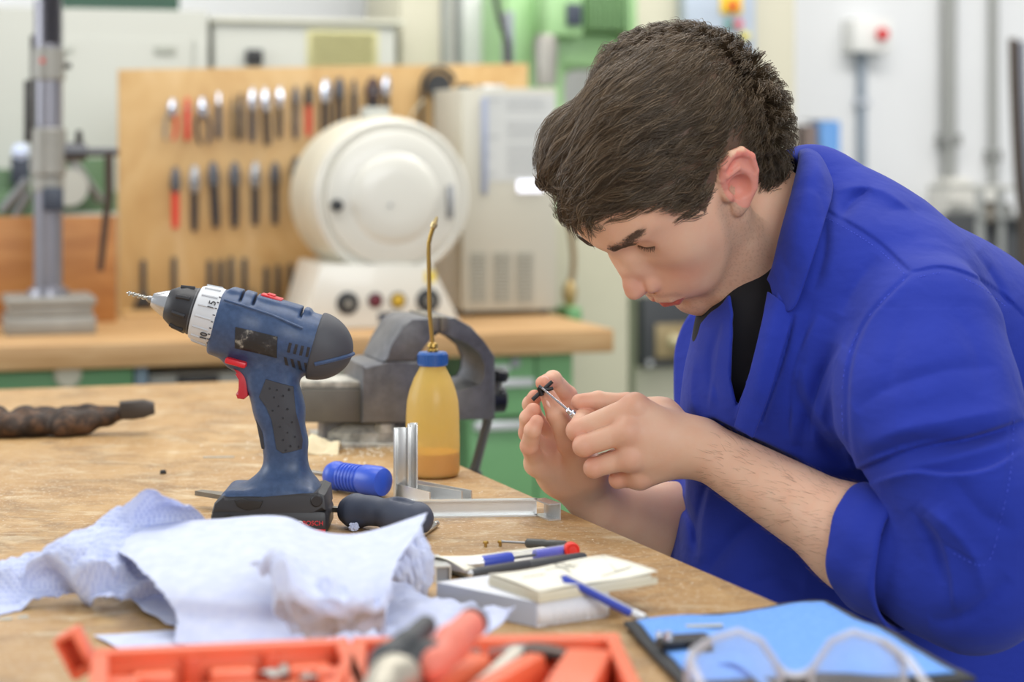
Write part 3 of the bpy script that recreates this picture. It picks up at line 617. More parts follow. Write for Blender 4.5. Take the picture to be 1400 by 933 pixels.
bm = new(); bx(bm, L(886, 0).x, L(932, 0).x, -0.058, -0.05, L(900, 487).z, L(900, 441).z, 0.003); obj('socket_plate', bm, mat('9c8a66', 0.45, 0.3), sb)
q = L(905, 463); bm = new(); cyl(bm, (q.x, -0.058, q.z), (q.x+0.05, -0.10, q.z-0.004), 0.016, 0.013, 16, 0.003); obj('plug', bm, mat('cfc3a0', 0.4), sb)
q = L(878, 494); bm = new(); cyl(bm, (q.x, -0.05, q.z), (q.x, -0.058, q.z), 0.008, seg=12); obj('screw', bm, M_ALU, sb)
# --- on the white wall at the right
vW = 1.95
def wallthing(name, label, cat, px, py, dv=0.0, group=None):
    global o; o = bgp(px, py, vW-dv); return bgthing2(name, label, cat, o, group)
L = lambda px, py, dv=0.0: bgp(px, py, vW-dv) - o
T = wallthing('emergency_stop', 'white wall box with a red mushroom button above a grey conduit', 'emergency switch', 1175, 72)
M_WB = mat('f0f0ec', 0.4, var=0.01); a, b = L(1150, 72), L(1202, 28)
bm = new(); bx(bm, a.x, b.x, -0.09, 0, a.z, b.z, 0.006); obj('box', bm, M_WB, T)
q = L(1185, 49); bm = new(); lathe(bm, [(0, -0.03), (0.016, -0.028), (0.0195, -0.02), (0.0195, -0.012), (0.011, -0.008), (0.011, 0), (0, 0)], 24, Matrix.Translation((q.x, -0.09, q.z)) @ Matrix.Rotation(-PI/2, 4, 'X')); obj('button', bm, mat('e0242c', 0.3), T)
bm = new(); bx(bm, L(1170, 0).x, L(1179, 0).x, -0.03, 0, 0.0-o.z+0.3, a.z, 0.002); obj('conduit', bm, mat('8f9aa6', 0.45), T)
for py in (132, 300):
    bm = new(); bx(bm, L(1166, 0).x, L(1183, 0).x, -0.035, 0, L(0, py+5).z, L(0, py-5).z, 0.002); obj('clip', bm, mat('b9bec6', 0.5), T)
for px0, px1, lab, pyb in ((1281, 1299, 'thicker grey pipe running down the white wall', 222), (1347, 1358, 'thinner grey pipe running down the white wall beside the dark rail', 250)):
    T = wallthing('wall_pipe', lab, 'pipe', px0, 250, group='grey pipes on the white wall')
    r = (L(px1, 0).x)/2; bm = new(); cyl(bm, (r, -r-0.012, -0.1), (r, -r-0.012, 1.0), r, seg=20); obj('pipe', bm, mat('a2a39f', 0.45, 0.2), T)
    for py in (190,) if px0 == 1281 else (215,):
        bm = new(); zc = L(0, py).z; bx(bm, -0.008, 2*r+0.008, -2*r-0.016, 0, zc-0.018, zc+0.018, 0.003); obj('clamp', bm, mat('8e8f8c', 0.5), T)
    if px0 == 1281:
        bm = new(); cyl(bm, (r, -r-0.012, L(0, 262).z), (r, -r-0.012, L(0, pyb).z), r*0.8, seg=16); obj('fitting', bm, mat('c2c4c2', 0.5), T)
T = wallthing('wall_box', 'cream junction box at the foot of the thicker wall pipe', 'junction box', 1268, 330, 0.0)
bm = new(); bx(bm, 0, L(1334, 0).x, -0.14, 0, -0.3, L(0, 262).z, 0.006); bx(bm, L(1278, 0).x, L(1306, 0).x, -0.1, -0.01, L(0, 262).z, L(0, 250).z, 0.004); obj('body', bm, mat('e6e4dc', 0.5), T)
T = thing('steel_block', 'chipped blue steel beam with rusty side standing behind the collar', 'steel beam', bgw(bgu(1105, 1.5), 1.5, 0), BANG); o = Vector((bgu(1105, 1.5), 1.5, 0))
L2 = lambda px, py: bgp(px, py, 1.5) - o
n = newmat('chipped_blue'); nz = n.noise(n.co(), 14, 6, 0.65); n.color(n.ramp(nz, [(0.42, '7d8794'), (0.47, '5f93d0'), (0.8, '6ea2dc')])); n.b.inputs['Roughness'].default_value = 0.5
bm = new(); bx(bm, L2(1118, 0).x, L2(1145, 0).x, -0.02, 0.06, 0, L2(0, 161).z, 0.004); obj('face_plate', bm, n.m, T)
bm = new(); bx(bm, 0, L2(1118, 0).x, 0.0, 0.1, 0, L2(0, 167).z, 0.004); obj('side_flange', bm, mat('8a7a74', 0.6, 0.3, var=0.3), T)
bm = new(); bx(bm, 0.0, L2(1144, 0).x, 0.02, 0.05, L2(0, 161).z, L2(0, 159).z, 0.001); obj('cap_plate', bm, mat('77716e', 0.6), T)
# small metal-framed machine at the right edge
T = thing('framed_machine', 'small grey metal-framed machine behind the shoulder at the wall', 'machine', bgw(bgu(1338, 1.45), 1.45, 0), BANG); o = Vector((bgu(1338, 1.45), 1.45, 0))
L2 = lambda px, py: bgp(px, py, 1.45) - o
xe = L2(1412, 0).x; zt = L2(0, 270).z; M_FR = mat('a9aba8', 0.4, 0.5)
for x_ in (0.0, L2(1366, 0).x, xe-0.02):
    bm = new(); bx(bm, x_, x_+0.02, 0, 0.02, 0, zt, 0.002); obj('post', bm, M_FR, T)
bm = new(); bx(bm, 0, xe, 0, 0.3, zt, zt+0.012, 0.002); obj('top_plate', bm, mat('c4c4bd', 0.5, 0.2), T)
bm = new(); bx(bm, 0.02, xe-0.02, 0.03, 0.25, 0, L2(0, 310).z, 0.004); obj('body', bm, mat('55575a', 0.5, 0.2), T)
bm = new(); bx(bm, 0, xe, -0.01, 0.02, L2(0, 316).z, L2(0, 308).z, 0.002); obj('shelf_rail', bm, M_FR, T)
q = L2(1378, 290); bm = new(); lathe(bm, [(0, -0.02), (0.028, -0.02), (0.03, 0), (0.03, 0.08), (0, 0.08)], 20, Matrix.Translation((q.x, 0.04, q.z)) @ Matrix.Rotation(-PI/2, 4, 'X')); obj('motor', bm, mat('77766f', 0.45, 0.4), T)
q = L2(1352, 290); bm = new(); bx(bm, q.x-0.012, q.x+0.012, -0.015, 0.02, q.z-0.03, q.z+0.02, 0.003); obj('valve', bm, mat('8c8478', 0.4, 0.4), T)
# dark curved rail by the right edge
p = bgp(1392, 360, 1.2); T = thing('dark_rail', 'tall dark curved steel rail by the wall beside the thin pipe', 'rail', bgw(p.x, 1.2, 0), BANG); o = Vector((p.x, 1.2, 0))
L2 = lambda px, py: bgp(px, py, 1.2) - o
bm = new(); pts = cr([(L2(1384, 0).x, 0, L2(0, 28).z), (L2(1386, 0).x, 0, L2(0, 120).z), (L2(1391, 0).x, 0, L2(0, 240).z), (L2(1398, 0).x, 0, L2(0, 340).z), (L2(1400, 0).x, 0, L2(0, 520).z), (L2(1400, 0).x, 0, 0.0)], 30)
tube(bm, pts, 0.016, 10, flat=0.6); obj('rail', bm, mat('55493f', 0.45, 0.4), T)
bm = new(); tube(bm, [q + Vector((0.03, 0.01, -0.006)) for q in pts[:-1]] , 0.02, 10, flat=0.6); obj('cover', bm, mat('8b8d97', 0.35, 0.6), T)
# ------------------------------------------------------------------ front workbench
n = newmat('worn_bench_top')
v1_ = n.mapping((1, 1, 1), (0, 0, -0.369)); vg = n.mapping((9, 1.6, 1), (0, 0, -0.369))
big = n.noise(v1_, 5.0, 6, 0.62, 0.5); grain = n.noise(vg, 5.0, 6, 0.65, 0.3); fine = n.noise(v1_, 60, 6, 0.7)
base = n.ramp(grain, [(0.3, 'ad8652'), (0.5, 'ba9562'), (0.7, 'c5a473')])
base = n.mix(n.ramp(big, [(0.35, 0.0), (0.62, 0.75)]), base, 'a98251')
dirt = n.noise(n.mapping((1, 1, 1), (0, 0, 0.5)), 9.0, 8, 0.72, 1.0)
base = n.mix(n.ramp(dirt, [(0.48, 0.0), (0.62, 0.62)]), base, '80623f')
sp = n.noise(v1_, 220, 3, 0.6)
base = n.mix(n.math('MULTIPLY', n.ramp(sp, [(0.58, 0.0), (0.66, 0.85)]), n.ramp(big, [(0.4, 0.15), (0.65, 0.9)])), base, 'e6dcc6')
sw = n.noise(n.mapping((3, 5, 1), (0, 0, 0.15)), 5.0, 8, 0.72, 0.8)
base = n.mix(n.ramp(sw, [(0.53, 0.0), (0.68, 0.65)]), base, 'd9c8a6')
scr = n.noise(n.mapping((7, 120, 1), (0, 0, 0.7)), 3.0, 2, 0.5, 0.1)
base = n.mix(n.ramp(scr, [(0.62, 0.0), (0.68, 0.3)]), base, 'e0d2b6')
n.color(base); n.L.new(n.ramp(fine, [(0.3, 0.36), (0.7, 0.58)]), n.b.inputs['Roughness']); n.bump(n.mix(0.5, grain, fine), 0.18, 0.0008); M_TOP = n.m
C0 = Vector((-0.383, 3.168, 0)); D1 = Vector((0.36, -0.933, 0)); D2 = Vector((-0.955, -0.296, 0))
TB = thing('front_workbench', 'worn wooden workbench top covered with tools and paper in front', 'workbench', (0, 2.0, 0))
def tri_prism(pts, z0, z1, bev=0.0):
    bm = new(); a = [bm.verts.new((p.x, p.y-2.0, z0)) for p in pts]; b = [bm.verts.new((p.x, p.y-2.0, z1)) for p in pts]
    k = len(pts); bm.faces.new(a); bm.faces.new(b)
    for i in range(k): bm.faces.new((a[i], a[(i+1) % k], b[(i+1) % k], b[i]))
    bmesh.ops.recalc_face_normals(bm, faces=bm.faces)
    if bev: bmesh.ops.bevel(bm, geom=list(bm.edges), offset=bev, segments=2, affect='EDGES')
    return bm
q4 = [C0, C0 + D1*2.6, C0 + D1*2.6 + D2*1.5, C0 + D2*1.5]
obj('worktop', tri_prism(q4, BENCH-0.05, BENCH, 0.003), M_TOP, TB)
def inset(f1, f2): return C0 + D1*2.6*f1 + D2*1.5*f2
for f1, f2 in ((0.06, 0.08), (0.94, 0.08), (0.94, 0.92), (0.06, 0.92)):
    c_ = inset(f1, f2); bm = new(); bx(bm, c_.x-0.035, c_.x+0.035, c_.y-2.0-0.035, c_.y-2.0+0.035, 0, BENCH-0.05, 0.003); obj('leg', bm, M_BEECH, TB)
for (a, b) in (((0.06, 0.08), (0.94, 0.08)), ((0.06, 0.92), (0.94, 0.92)), ((0.06, 0.08), (0.06, 0.92))):
    p, q = inset(*a), inset(*b); bm = new()
    m_ = frame_mtx((p.x, p.y-2.0, 0.2), (q.x, q.y-2.0, 0.2)); bx(bm, -0.03, 0.03, -0.02, 0.02, 0.03, (q-p).length-0.03, 0.002, m_); obj('rail', bm, M_BEECH, TB)
# ------------------------------------------------------------------ vise
pl = Plane(B(492, 603), BANG); V = pl.thing('bench_vise', 'grey cast-iron bench vise bolted at the bench edge behind the oil bottle', 'vise')
n = newmat('vise_iron'); nz = n.noise(n.co(), 55, 6, 0.7); n2 = n.noise(n.co(), 9, 4)
n.color(n.mix(n.ramp(n2, [(0.4, 0.0), (0.7, 0.5)]), n.ramp(nz, [(0.3, '58595d'), (0.6, '74757a'), (0.85, '8f8e8a')]), '9a968c')); n.b.inputs['Roughness'].default_value = 0.5; n.b.inputs['Metallic'].default_value = 0.45; n.bump(nz, 0.5, 0.001); M_VISE = n.m
n = newmat('dusty_iron'); nz = n.noise(n.co(), 40, 6, 0.7); n.color(n.ramp(nz, [(0.35, '85827a'), (0.5, 'b8b4a8'), (0.65, 'd8d5ca')])); n.b.inputs['Roughness'].default_value = 0.75; n.bump(nz, 0.5, 0.0015); M_DUST = n.m
def poly(pts): return [(pl(x, y).x, pl(x, y).z) for x, y in pts]
W = 0.055
bm = new(); prism(bm, poly([(437, 606), (437, 598), (562, 598), (562, 606)]), -W*1.1, W*1.3, bev=0.002); obj('base_plate', bm, M_DUST, V)
c_ = pl(500, 600, 0.005); r_ = abs(pl(560, 600).x - pl(438, 600).x)/2
bm = new(); lathe(bm, [(r_*1.0, pl(500, 600).z), (r_, pl(500, 586).z), (r_*0.85, pl(500, 580).z), (r_*0.55, pl(500, 571).z), (0.02, pl(500, 566).z)], 36, Matrix.Translation((c_.x, 0.008, 0))); obj('swivel_base', bm, M_DUST, V)
q = pl(526, 586, -W*0.75); bm = new(); lathe(bm, [(0.012, q.z-0.005), (0.012, q.z+0.006), (0.007, q.z+0.007), (0.007, q.z+0.013), (0, q.z+0.014)], 6, Matrix.Translation((q.x, -W*0.75, 0))); obj('bolt', bm, M_DUST, V)
bm = new(); prism(bm, poly([(402, 572), (402, 527), (484, 527), (484, 572)]), -W*0.8, W*0.8, bev=0.003); obj('slide_bar', bm, mat('6b675f', 0.55, 0.4, var=0.25, scale=40), V)
bm = new(); prism(bm, poly([(404, 527), (404, 517), (484, 517), (484, 527)]), -W*0.7, W*0.7, bev=0.003); obj('slide_cover', bm, M_DUST, V)
bm = new(); prism(bm, poly([(440, 600), (440, 572), (452, 570), (552, 570), (560, 600)]), -W*0.25, W*0.5, bev=0.003); obj('body_foot', bm, M_VISE, V)
# fixed jaw: body block and curved horn; moving jaw: mirror horn in front of the bench edge
bm = new(); prism(bm, poly([(482, 571), (482, 494), (520, 489), (556, 487), (566, 520), (567, 571)]), -W, W, bev=0.004); obj('fixed_body', bm, M_VISE, V)
bm = new(); prism(bm, poly([(509, 489), (521, 466), (536, 440), (549, 431), (584, 431), (584, 452), (568, 458), (559, 470), (556, 489)]), -W, W, bev=0.004); obj('fixed_jaw', bm, M_VISE, V)
bm = new(); prism(bm, poly([(585.5, 431), (606, 430), (628, 442), (645, 461), (660, 482), (660, 566), (597, 567), (598, 532), (620, 526), (641, 521), (647, 510), (648, 493), (641, 476), (625, 463), (604, 456), (585.5, 451)]), -W, W, bev=0.002); obj('moving_jaw', bm, M_VISE, V)
for x0, x1 in ((575, 584.7), (585.8, 596)):
    bm = new(); prism(bm, poly([(x0, 448), (x0, 429), (x1, 429), (x1, 448)]), -W-0.002, W+0.002, bev=0.001); obj('jaw_plate', bm, mat('8a8478', 0.5, 0.6, var=0.2), V)
q0, q1 = pl(660, 549), pl(672, 549); bm = new(); cyl(bm, (q0.x-0.12, 0, q0.z), (q1.x, 0, q0.z), 0.011, seg=20); obj('spindle', bm, M_STEEL_D, V)
q1, q2 = pl(664, 547), pl(691, 547); bm = new(); lathe(bm, [(0.012, 0), (0.0165, 0.003), (0.0165, q2.x-q1.x-0.003), (0.012, q2.x-q1.x)], 24, frame_mtx((q1.x, 0, q1.z), (q2.x, 0, q1.z))); obj('spindle_head', bm, mat('3f4043', 0.35, 0.7), V)
h0, h1 = pl(681, 520, -0.012), pl(649, 643, 0.012)
bm = new(); tube(bm, [h0, h1], 0.0062, 12); hb = obj('handle_bar', bm, mat('85837c', 0.4, 0.7), V)
bm = new(); lathe(bm, [(0, 0.0), (0.011, 0.001), (0.0125, 0.006), (0.0105, 0.013), (0, 0.015)], 16, frame_mtx(h0, h0 + (h0-h1).normalized())); obj('end_knob', bm, mat('3a3b3e', 0.4, 0.6), hb)
bm = new(); lathe(bm, [(0, 0.0), (0.010, 0.001), (0.011, 0.006), (0.009, 0.012), (0, 0.013)], 16, frame_mtx(h1, h1 + (h1-h0).normalized())); obj('end_knob', bm, mat('3a3b3e', 0.4, 0.6), hb)
# ------------------------------------------------------------------ oil bottle with brass spout
n = newmat('yellowed_plastic'); nz = n.noise(n.co(), 12, 4); n.color(n.ramp(nz, [(0.3, 'f0d988'), (0.7, 'f7e7ae')])); n.b.inputs['Roughness'].default_value = 0.25
tr = n.N.new('ShaderNodeBsdfTransparent'); tr.inputs[0].default_value = lin('f6dc8c'); tl = n.N.new('ShaderNodeBsdfTranslucent'); tl.inputs[0].default_value = lin('f3dd92')
m1 = n.N.new('ShaderNodeMixShader'); m1.inputs[0].default_value = 0.45; m2 = n.N.new('ShaderNodeMixShader'); m2.inputs[0].default_value = 0.42
n.L.new(n.b.outputs[0], m1.inputs[1]); n.L.new(tl.outputs[0], m1.inputs[2]); n.L.new(m1.outputs[0], m2.inputs[1]); n.L.new(tr.outputs[0], m2.inputs[2]); n.L.new(m2.outputs[0], n.N['Material Output'].inputs[0]); M_PLAS = n.m
n = newmat('yellow_oil'); n.b.inputs['Roughness'].default_value = 0.2; n.color(n.ramp(n.noise(n.co(), 10, 2), [(0.2, 'e2a81c'), (0.8, 'ecb62c')])); M_OIL = n.m
M_BLUECAP = mat('2e5fa8', 0.35, var=0.05); M_BRASS = mat('b0904c', 0.35, 0.85, var=0.1)
pl = Plane(B(591.5, 651)); T = pl.thing('oil_bottle', 'yellowish squeeze bottle of oil with blue cap and long bent brass spout', 'oil bottle')
k_ = pl.o.y/F
def hz(py): return (651-py)*k_
prof = [(0, 0.0015), (30*k_, 0.0005), (35*k_, 0.002), (37*k_, 0.006), (37*k_, hz(600)), (36.3*k_, hz(565)), (35*k_, hz(548)), (31.5*k_, hz(533)), (25.5*k_, hz(517)), (19*k_, hz(505)), (17*k_, hz(500)), (17*k_, hz(492))]
bm = new(); lathe(bm, prof, 40); obj('bottle', bm, M_PLAS, T, sharp=1.2)
bm = new(); lathe(bm, [(0, 0.003), (33*k_, 0.003), (35.4*k_, 0.0075), (35.4*k_, hz(617)), (0, hz(617))], 40); obj('oil', bm, M_OIL, T, sharp=1.2)
bm = new(); lathe(bm, [(19.5*k_, hz(500)), (20.3*k_, hz(499)), (20.3*k_, hz(484)), (18.5*k_, hz(481.5)), (0, hz(481))], 40); cap = obj('cap', bm, M_BLUECAP, T)
bm = new()
for i in range(30):
    a = 2*PI*i/30; cyl(bm, (20.3*k_*math.cos(a), 20.3*k_*math.sin(a), hz(497)), (20.3*k_*math.cos(a), 20.3*k_*math.sin(a), hz(485)), 0.0007, seg=6)
obj('ridge', bm, M_BLUECAP, cap)
bm = new(); lathe(bm, [(0.006, hz(481)), (0.0062, hz(478)), (0.0048, hz(476)), (0.0062, hz(474)), (0.0056, hz(470)), (0.003, hz(468))], 16); obj('ferrule', bm, M_BRASS, T)
bx_ = (588-591.5)*k_
bm = new(); sp_ = [(0, 0, hz(470)), ((587.5-591.5)*k_, 0, hz(430)), ((586-591.5)*k_, 0, hz(345)), ((586.3-591.5)*k_, 0, hz(333)), ((588.5-591.5)*k_, 0, hz(323)), ((593-591.5)*k_, 0, hz(309))]
tube(bm, sp_, 0.0024, 12); obj('spout', bm, M_BRASS, T)
a = Vector(((592-591.5)*k_, 0, hz(312))); b = Vector(((597-591.5)*k_, 0, hz(298)))
bm = new(); lathe(bm, [(0.0025, 0), (0.0038, 0.001), (0.0038, 0.006), (0.0028, 0.0065), (0.0022, 0.010), (0.0012, 0.0135)], 14, frame_mtx(a, b)); obj('nozzle', bm, mat('cbb684', 0.3, 0.8), T)
# ------------------------------------------------------------------ aluminium frame pieces
M_ALP = mat('d6d7d6', 0.32, 0.75, var=0.05, scale=80, bump=0.05)
def channel(bm, a, b, up, side, w, h, t, m0=0.0, m1=0.0, lip=True):
    """U channel from a to b: web of height h (along up), two flanges of width w (along side); mitre offsets m0, m1"""
    a = Vector(a); b = Vector(b); d = (b-a).normalized(); up = Vector(up).normalized(); side = Vector(side).normalized()
    sec = [(0, 0), (w, 0), (w, t), (t, t), (t, h-t), (w, h-t), (w, h), (0, h)]
    A = [bm.verts.new(a + side*s + up*z + d*(m0*s/max(w, 1e-6))) for s, z in sec]; E_ = [bm.verts.new(b + side*s + up*z - d*(m1*s/max(w, 1e-6))) for s, z in sec]
    k = len(sec)
    for i in range(k): bm.faces.new((A[i], A[(i+1) % k], E_[(i+1) % k], E_[i]))
    for R_ in (A[::-1], E_):
        bm.faces.new((R_[0], R_[1], R_[2], R_[3])); bm.faces.new((R_[0], R_[3], R_[4], R_[7])); bm.faces.new((R_[4], R_[5], R_[6], R_[7]))
# upright corner piece: vertical channel and a foot running away to the right
pl = Plane(B(553, 683)); T = pl.thing('aluminium_corner_frame', 'standing aluminium corner piece of two grooved profiles beside the oil bottle', 'metal profile')
k_ = pl.o.y/F
hgt = (683-586)*k_
bm = new()
for (x0, x1, y0, y1) in ((538, 541.2, -0.003, 0.008), (541, 557, 0.006, 0.0075), (557, 559.5, -0.003, 0.009), (559.5, 569, 0.012, 0.0135), (568.5, 570.5, 0.0, 0.0135), (556, 561, 0.0075, 0.0135)):
    bx(bm, (x0-553)*k_, (x1-553)*k_, y0, y1, 0.0, hgt + (0.004 if x0 > 556 else 0), 0.0003)
obj('upright', bm, M_ALP, T)
e0, e1 = pl(541, 668), pl(553, 668)
bm = new()
f0 = Vector(((553-553)*k_, 0.004, 0)); 
def gq(px, py, z=0.0): q = B(px, py, BENCH+z) - pl.o; return q
# foot: two low walls running right, seen from above
for (p0, p1, hh, th) in (((562, 679), (631, 690), 0.0135, 0.0016), ((567, 674), (644, 689), 0.0135, 0.0016), ((543, 682), (587, 694), 0.015, 0.0016)):
    a = gq(*p0); b = gq(*p1); d = (b-a).normalized(); nrm = Vector((-d.y, d.x, 0))
    vs = [bm.verts.new(a + nrm*th*s + Vector((0, 0, z))) for s, z in ((0, 0), (1, 0), (1, hh*(1.0)), (0, hh))]; ve = [bm.verts.new(b + nrm*th*s + Vector((0, 0, z))) for s, z in ((0, 0), (1, 0), (1, hh), (0, hh))]
    for i in range(4): bm.faces.new((vs[i], vs[(i+1) % 4], ve[(i+1) % 4], ve[i]))
    bm.faces.new(vs); bm.faces.new(ve)
a, b, c_, d_ = gq(545, 686), gq(587, 696), gq(644, 690), gq(570, 676)
lo = [bm.verts.new(q + Vector((0, 0, 0.0004))) for q in (a, b, c_, d_)]; hi_ = [bm.verts.new(q + Vector((0, 0, 0.0018))) for q in (a, b, c_, d_)]
bm.faces.new(lo); bm.faces.new(hi_)
for i in range(4): bm.faces.new((lo[i], lo[(i+1) % 4], hi_[(i+1) % 4], hi_[i]))
obj('foot', bm, M_ALP, T)
# lying channel with a mitred end
a = B(592, 709); b = B(752, 706.5)
pl = Plane(a, math.atan2(b.y-a.y, b.x-a.x)); T = pl.thing('aluminium_channel', 'lying aluminium channel with a mitred corner, pointing at the bench edge', 'metal profile')
xe = pl(724, 706).x; hh = 0.0165
bm = new(); channel(bm, (-0.03, 0.012, 0), (xe+0.008, 0.012, 0), (0, 0, 1), (0, -1, 0), 0.010, hh, 0.0014, 0.0, 0.0); obj('long_arm', bm, M_ALP, T)
e_ = B(752, 717) - pl.o; m_ = Matrix.Rotation(-pl.ang, 4, 'Z'); e_ = m_ @ e_
bm = new(); s0 = Vector((xe+0.001, 0.004, 0)); dd = Vector((0.36, -0.93, 0)).normalized()
channel(bm, s0 + Vector((0.0155, 0.008, 0)), s0 + Vector((0.0155, 0.008, 0)) + dd*0.034, (0, 0, 1), (-dd.y*-1, -dd.x*1, 0) if False else (dd.y, -dd.x, 0), 0.013, hh, 0.0014); obj('short_arm', bm, M_ALP, T)
# ------------------------------------------------------------------ cordless drill
YD = 1.93; od = Vector(((372-700)/F*YD, YD, BENCH)); pl = Plane(od, 0.0)
T = pl.thing('cordless_drill', 'dark blue cordless drill standing on its black battery, bit pointing left', 'drill')
k_ = YD/F
def D(px, py): q = pl(px, py); return Vector((q.x, 0, q.z))
n = newmat('drill_blue'); nz = n.noise(n.co(), 200, 3); n2 = n.noise(n.co(), 30, 5); n.color(n.mix(n.ramp(n2, [(0.62, 0.0), (0.75, 0.35)]), n.ramp(nz, [(0.3, '33486a'), (0.7, '3e5479')]), '6d7c96')); n.b.inputs['Roughness'].default_value = 0.42; n.bump(nz, 0.15, 0.0004); M_DBLUE = n.m
M_RUB = mat('46474d', 0.6, var=0.12, scale=60); M_BLK = mat('2c2c30', 0.45, var=0.15, scale=60)
A0, A1 = D(215, 412), D(465, 481); ax_ = (A1-A0).normalized(); up_ = Vector((ax_.z*-1, 0, ax_.x)); up_ = Vector((-ax_.z, 0, ax_.x))
def S(s, r=0.0, y=0.0): return A0 + ax_*(s*k_) + up_*(r*k_) + Vector((0, y, 0))   # s along the axis (px), r above it (px)
Mx = np.array([ax_, (0, 1, 0), up_]).T
def drill_body(p):
    d = s_chain(p, [S(84), S(120), S(175), S(222)], [40*k_, 44*k_, 43*k_, 42*k_], 0.006)
    d = smin(d, s_box(p, S(140, -6), (62*k_, 29*k_, 40*k_), 0.012, Mx), 0.006)
    d = smin(d, s_chain(p, [S(88, -36), S(150, -38), S(208, -30)], [14*k_, 15*k_, 14*k_], 0.004), 0.008)
    d = smax(d, -(((p - _v(S(83))) @ _v(ax_))), 0.004)
    d = smin(d, s_box(p, S(150, 36), (58*k_, 19*k_, 10*k_), 0.004, Mx), 0.004)       # top ridge carrying the gear switch
    for s in (118, 133, 150):                                                          # ribs across the top
        pass
    hnd = s_chain(p, [D(373, 525), D(382, 560), D(390, 605), D(391, 640), D(388, 662)], [36*k_, 32*k_, 28*k_, 27*k_, 30*k_], 0.01)
    q = p.copy(); hy = np.abs(p[:, 1]); hnd = smax(hnd, hy - 0.0195, 0.006)
    d = smin(d, hnd, 0.012)
    grd = s_chain(p, [D(322, 492), D(350, 505)], [14*k_, 18*k_], 0.0); d = smin(d, grd, 0.01)
    foot = s_box(p, D(372, 676), (64*k_, 0.034, 13*k_), 0.008)
    foot = smin(foot, s_ell(p, D(388, 664), (46*k_, 0.030, 20*k_)), 0.014)
    cut = (p - _v(D(303, 676))) @ _v((Vector((-0.55, 0, 0.83))).normalized()); foot = smax(foot, cut - 0.006, 0.006)
    d = smin(d, foot, 0.014)
    # grooves: side panel line and ribs across the hump
    for s in (112, 130, 196):
        g = s_box(p, S(s, 46), (1.6*k_, 0.05, 14*k_), 0.0005, Mx); d = smax(d, -g, 0.0015)
    return d
Vv, Q = sdf_mesh(drill_body, (-0.16, -0.045, 0.015), (0.13, 0.045, 0.25), 0.0016); body = np_obj('housing', Vv, Q, M_DBLUE, T, sharp=1.0)
def rear_cap(p):
    d = s_ell(p, S(220), (56*k_, 41.5*k_, 44.5*k_), Mx); d = smin(d, s_ell(p, S(226, -2), (42*k_, 40*k_, 42*k_), Mx), 0.01)
    d = smax(d, -((p - _v(S(223))) @ _v(ax_)), 0.003)
    return d
Vv, Q = sdf_mesh(rear_cap, (0.02, -0.045, 0.08), (0.10, 0.045, 0.24), 0.0016); rc = np_obj('rear_cap', Vv, Q, M_RUB, T, sharp=1.0)
def on_cap(px, py):
    q = D(px, py); ys = np.linspace(-0.06, 0, 200); d = rear_cap(np.stack([np.full(200, q.x), ys, np.full(200, q.z)], 1)); i = int(np.argmax(d < 0)); return Vector((q.x, ys[i], q.z)) if (d < 0).any() else Vector((q.x, 0, q.z))
bm = new(); tube(bm, [on_cap(434 + t*48.5, 494 - 10*t) for t in np.linspace(0, 1, 16)], 0.0022, 8, flat=1.0); obj('stripe', bm, M_DBLUE, rc, 'dark blue stripe')
bm = new(); tube(bm, [Vector((D(x, y).x, 0, D(x, y).z)) for x, y in []] or [S(92, 30, -0.024), S(120, 30, -0.0285), S(160, 28, -0.029), S(205, 22, -0.0305)], 0.0012, 8); obj('panel_ridge', bm, M_DBLUE, T)
m_ax = frame_mtx(A0, A1)
bm = new(); lathe(bm, [(0, 250*k_), (39.5*k_, 218*k_+0.002), (45.0*k_, 220*k_), (45.2*k_, 226*k_)][:0] or [(30*k_, 236*k_), (41.6*k_, 236*k_), (42.4*k_, 238*k_), (41.2*k_, 241*k_), (30*k_, 241*k_)], 36, m_ax @ Matrix.Translation((0, -0.0, 0)))
bm.free()
# torque ring, chuck, bit
bm = new(); lathe(bm, [(33*k_, 54*k_), (36*k_, 55*k_), (39.5*k_, 62*k_), (41*k_, 82*k_), (40*k_, 88*k_), (20*k_, 88*k_)], 40, m_ax); ring = obj('torque_ring', bm, mat('cfd1d4', 0.4, var=0.04), T)
bm = new()
for i in range(16):
    a = 2*PI*i/16; cyl(bm, m_ax @ Vector((39.2*k_*math.cos(a), 39.2*k_*math.sin(a), 60*k_)), m_ax @ Vector((41*k_*math.cos(a), 41*k_*math.sin(a), 82*k_)), 0.0011, seg=6)
obj('grip_ridge', bm, mat('bfc2c6', 0.4), ring)
xax = (m_ax.to_3x3() @ Vector((1, 0, 0))); 
M_INK = mat('3a3a3e', 0.6)
for ang, s_ in ((27, '15'), (-37, '10')):
    # number lies on the ring on the side that faces the camera
    a = math.radians(ang); rad = 41.6*k_; nrm = Vector((0, -math.cos(a), 0)) + up_*math.sin(a); pos = A0 + ax_*(78*k_) + nrm*rad
    y_ = -ax_; x_ = y_.cross(nrm); mt = Matrix((x_, y_, nrm)).transposed().to_4x4(); mt.translation = pos; text('numeral', s_, 0.0095, M_INK, ring, mt)
bm = new()
for i in range(9):
    a = math.radians(-55 + 13*i); nrm = Vector((0, -math.cos(a), 0)) + up_*math.sin(a); p0 = A0 + nrm*(41.3*k_)
    cyl(bm, p0 + ax_*(83*k_), p0 + ax_*(86*k_), 0.0005, seg=6)
obj('scale_mark', bm, M_INK, ring)
bm = new(); lathe(bm, [(19*k_, 14*k_), (21*k_, 15*k_), (28*k_, 26*k_), (31*k_, 36*k_), (32*k_, 50*k_), (32*k_, 60*k_), (20*k_, 60*k_)], 36, m_ax); chuck = obj('chuck_sleeve', bm, M_BLK, T)
bm = new()
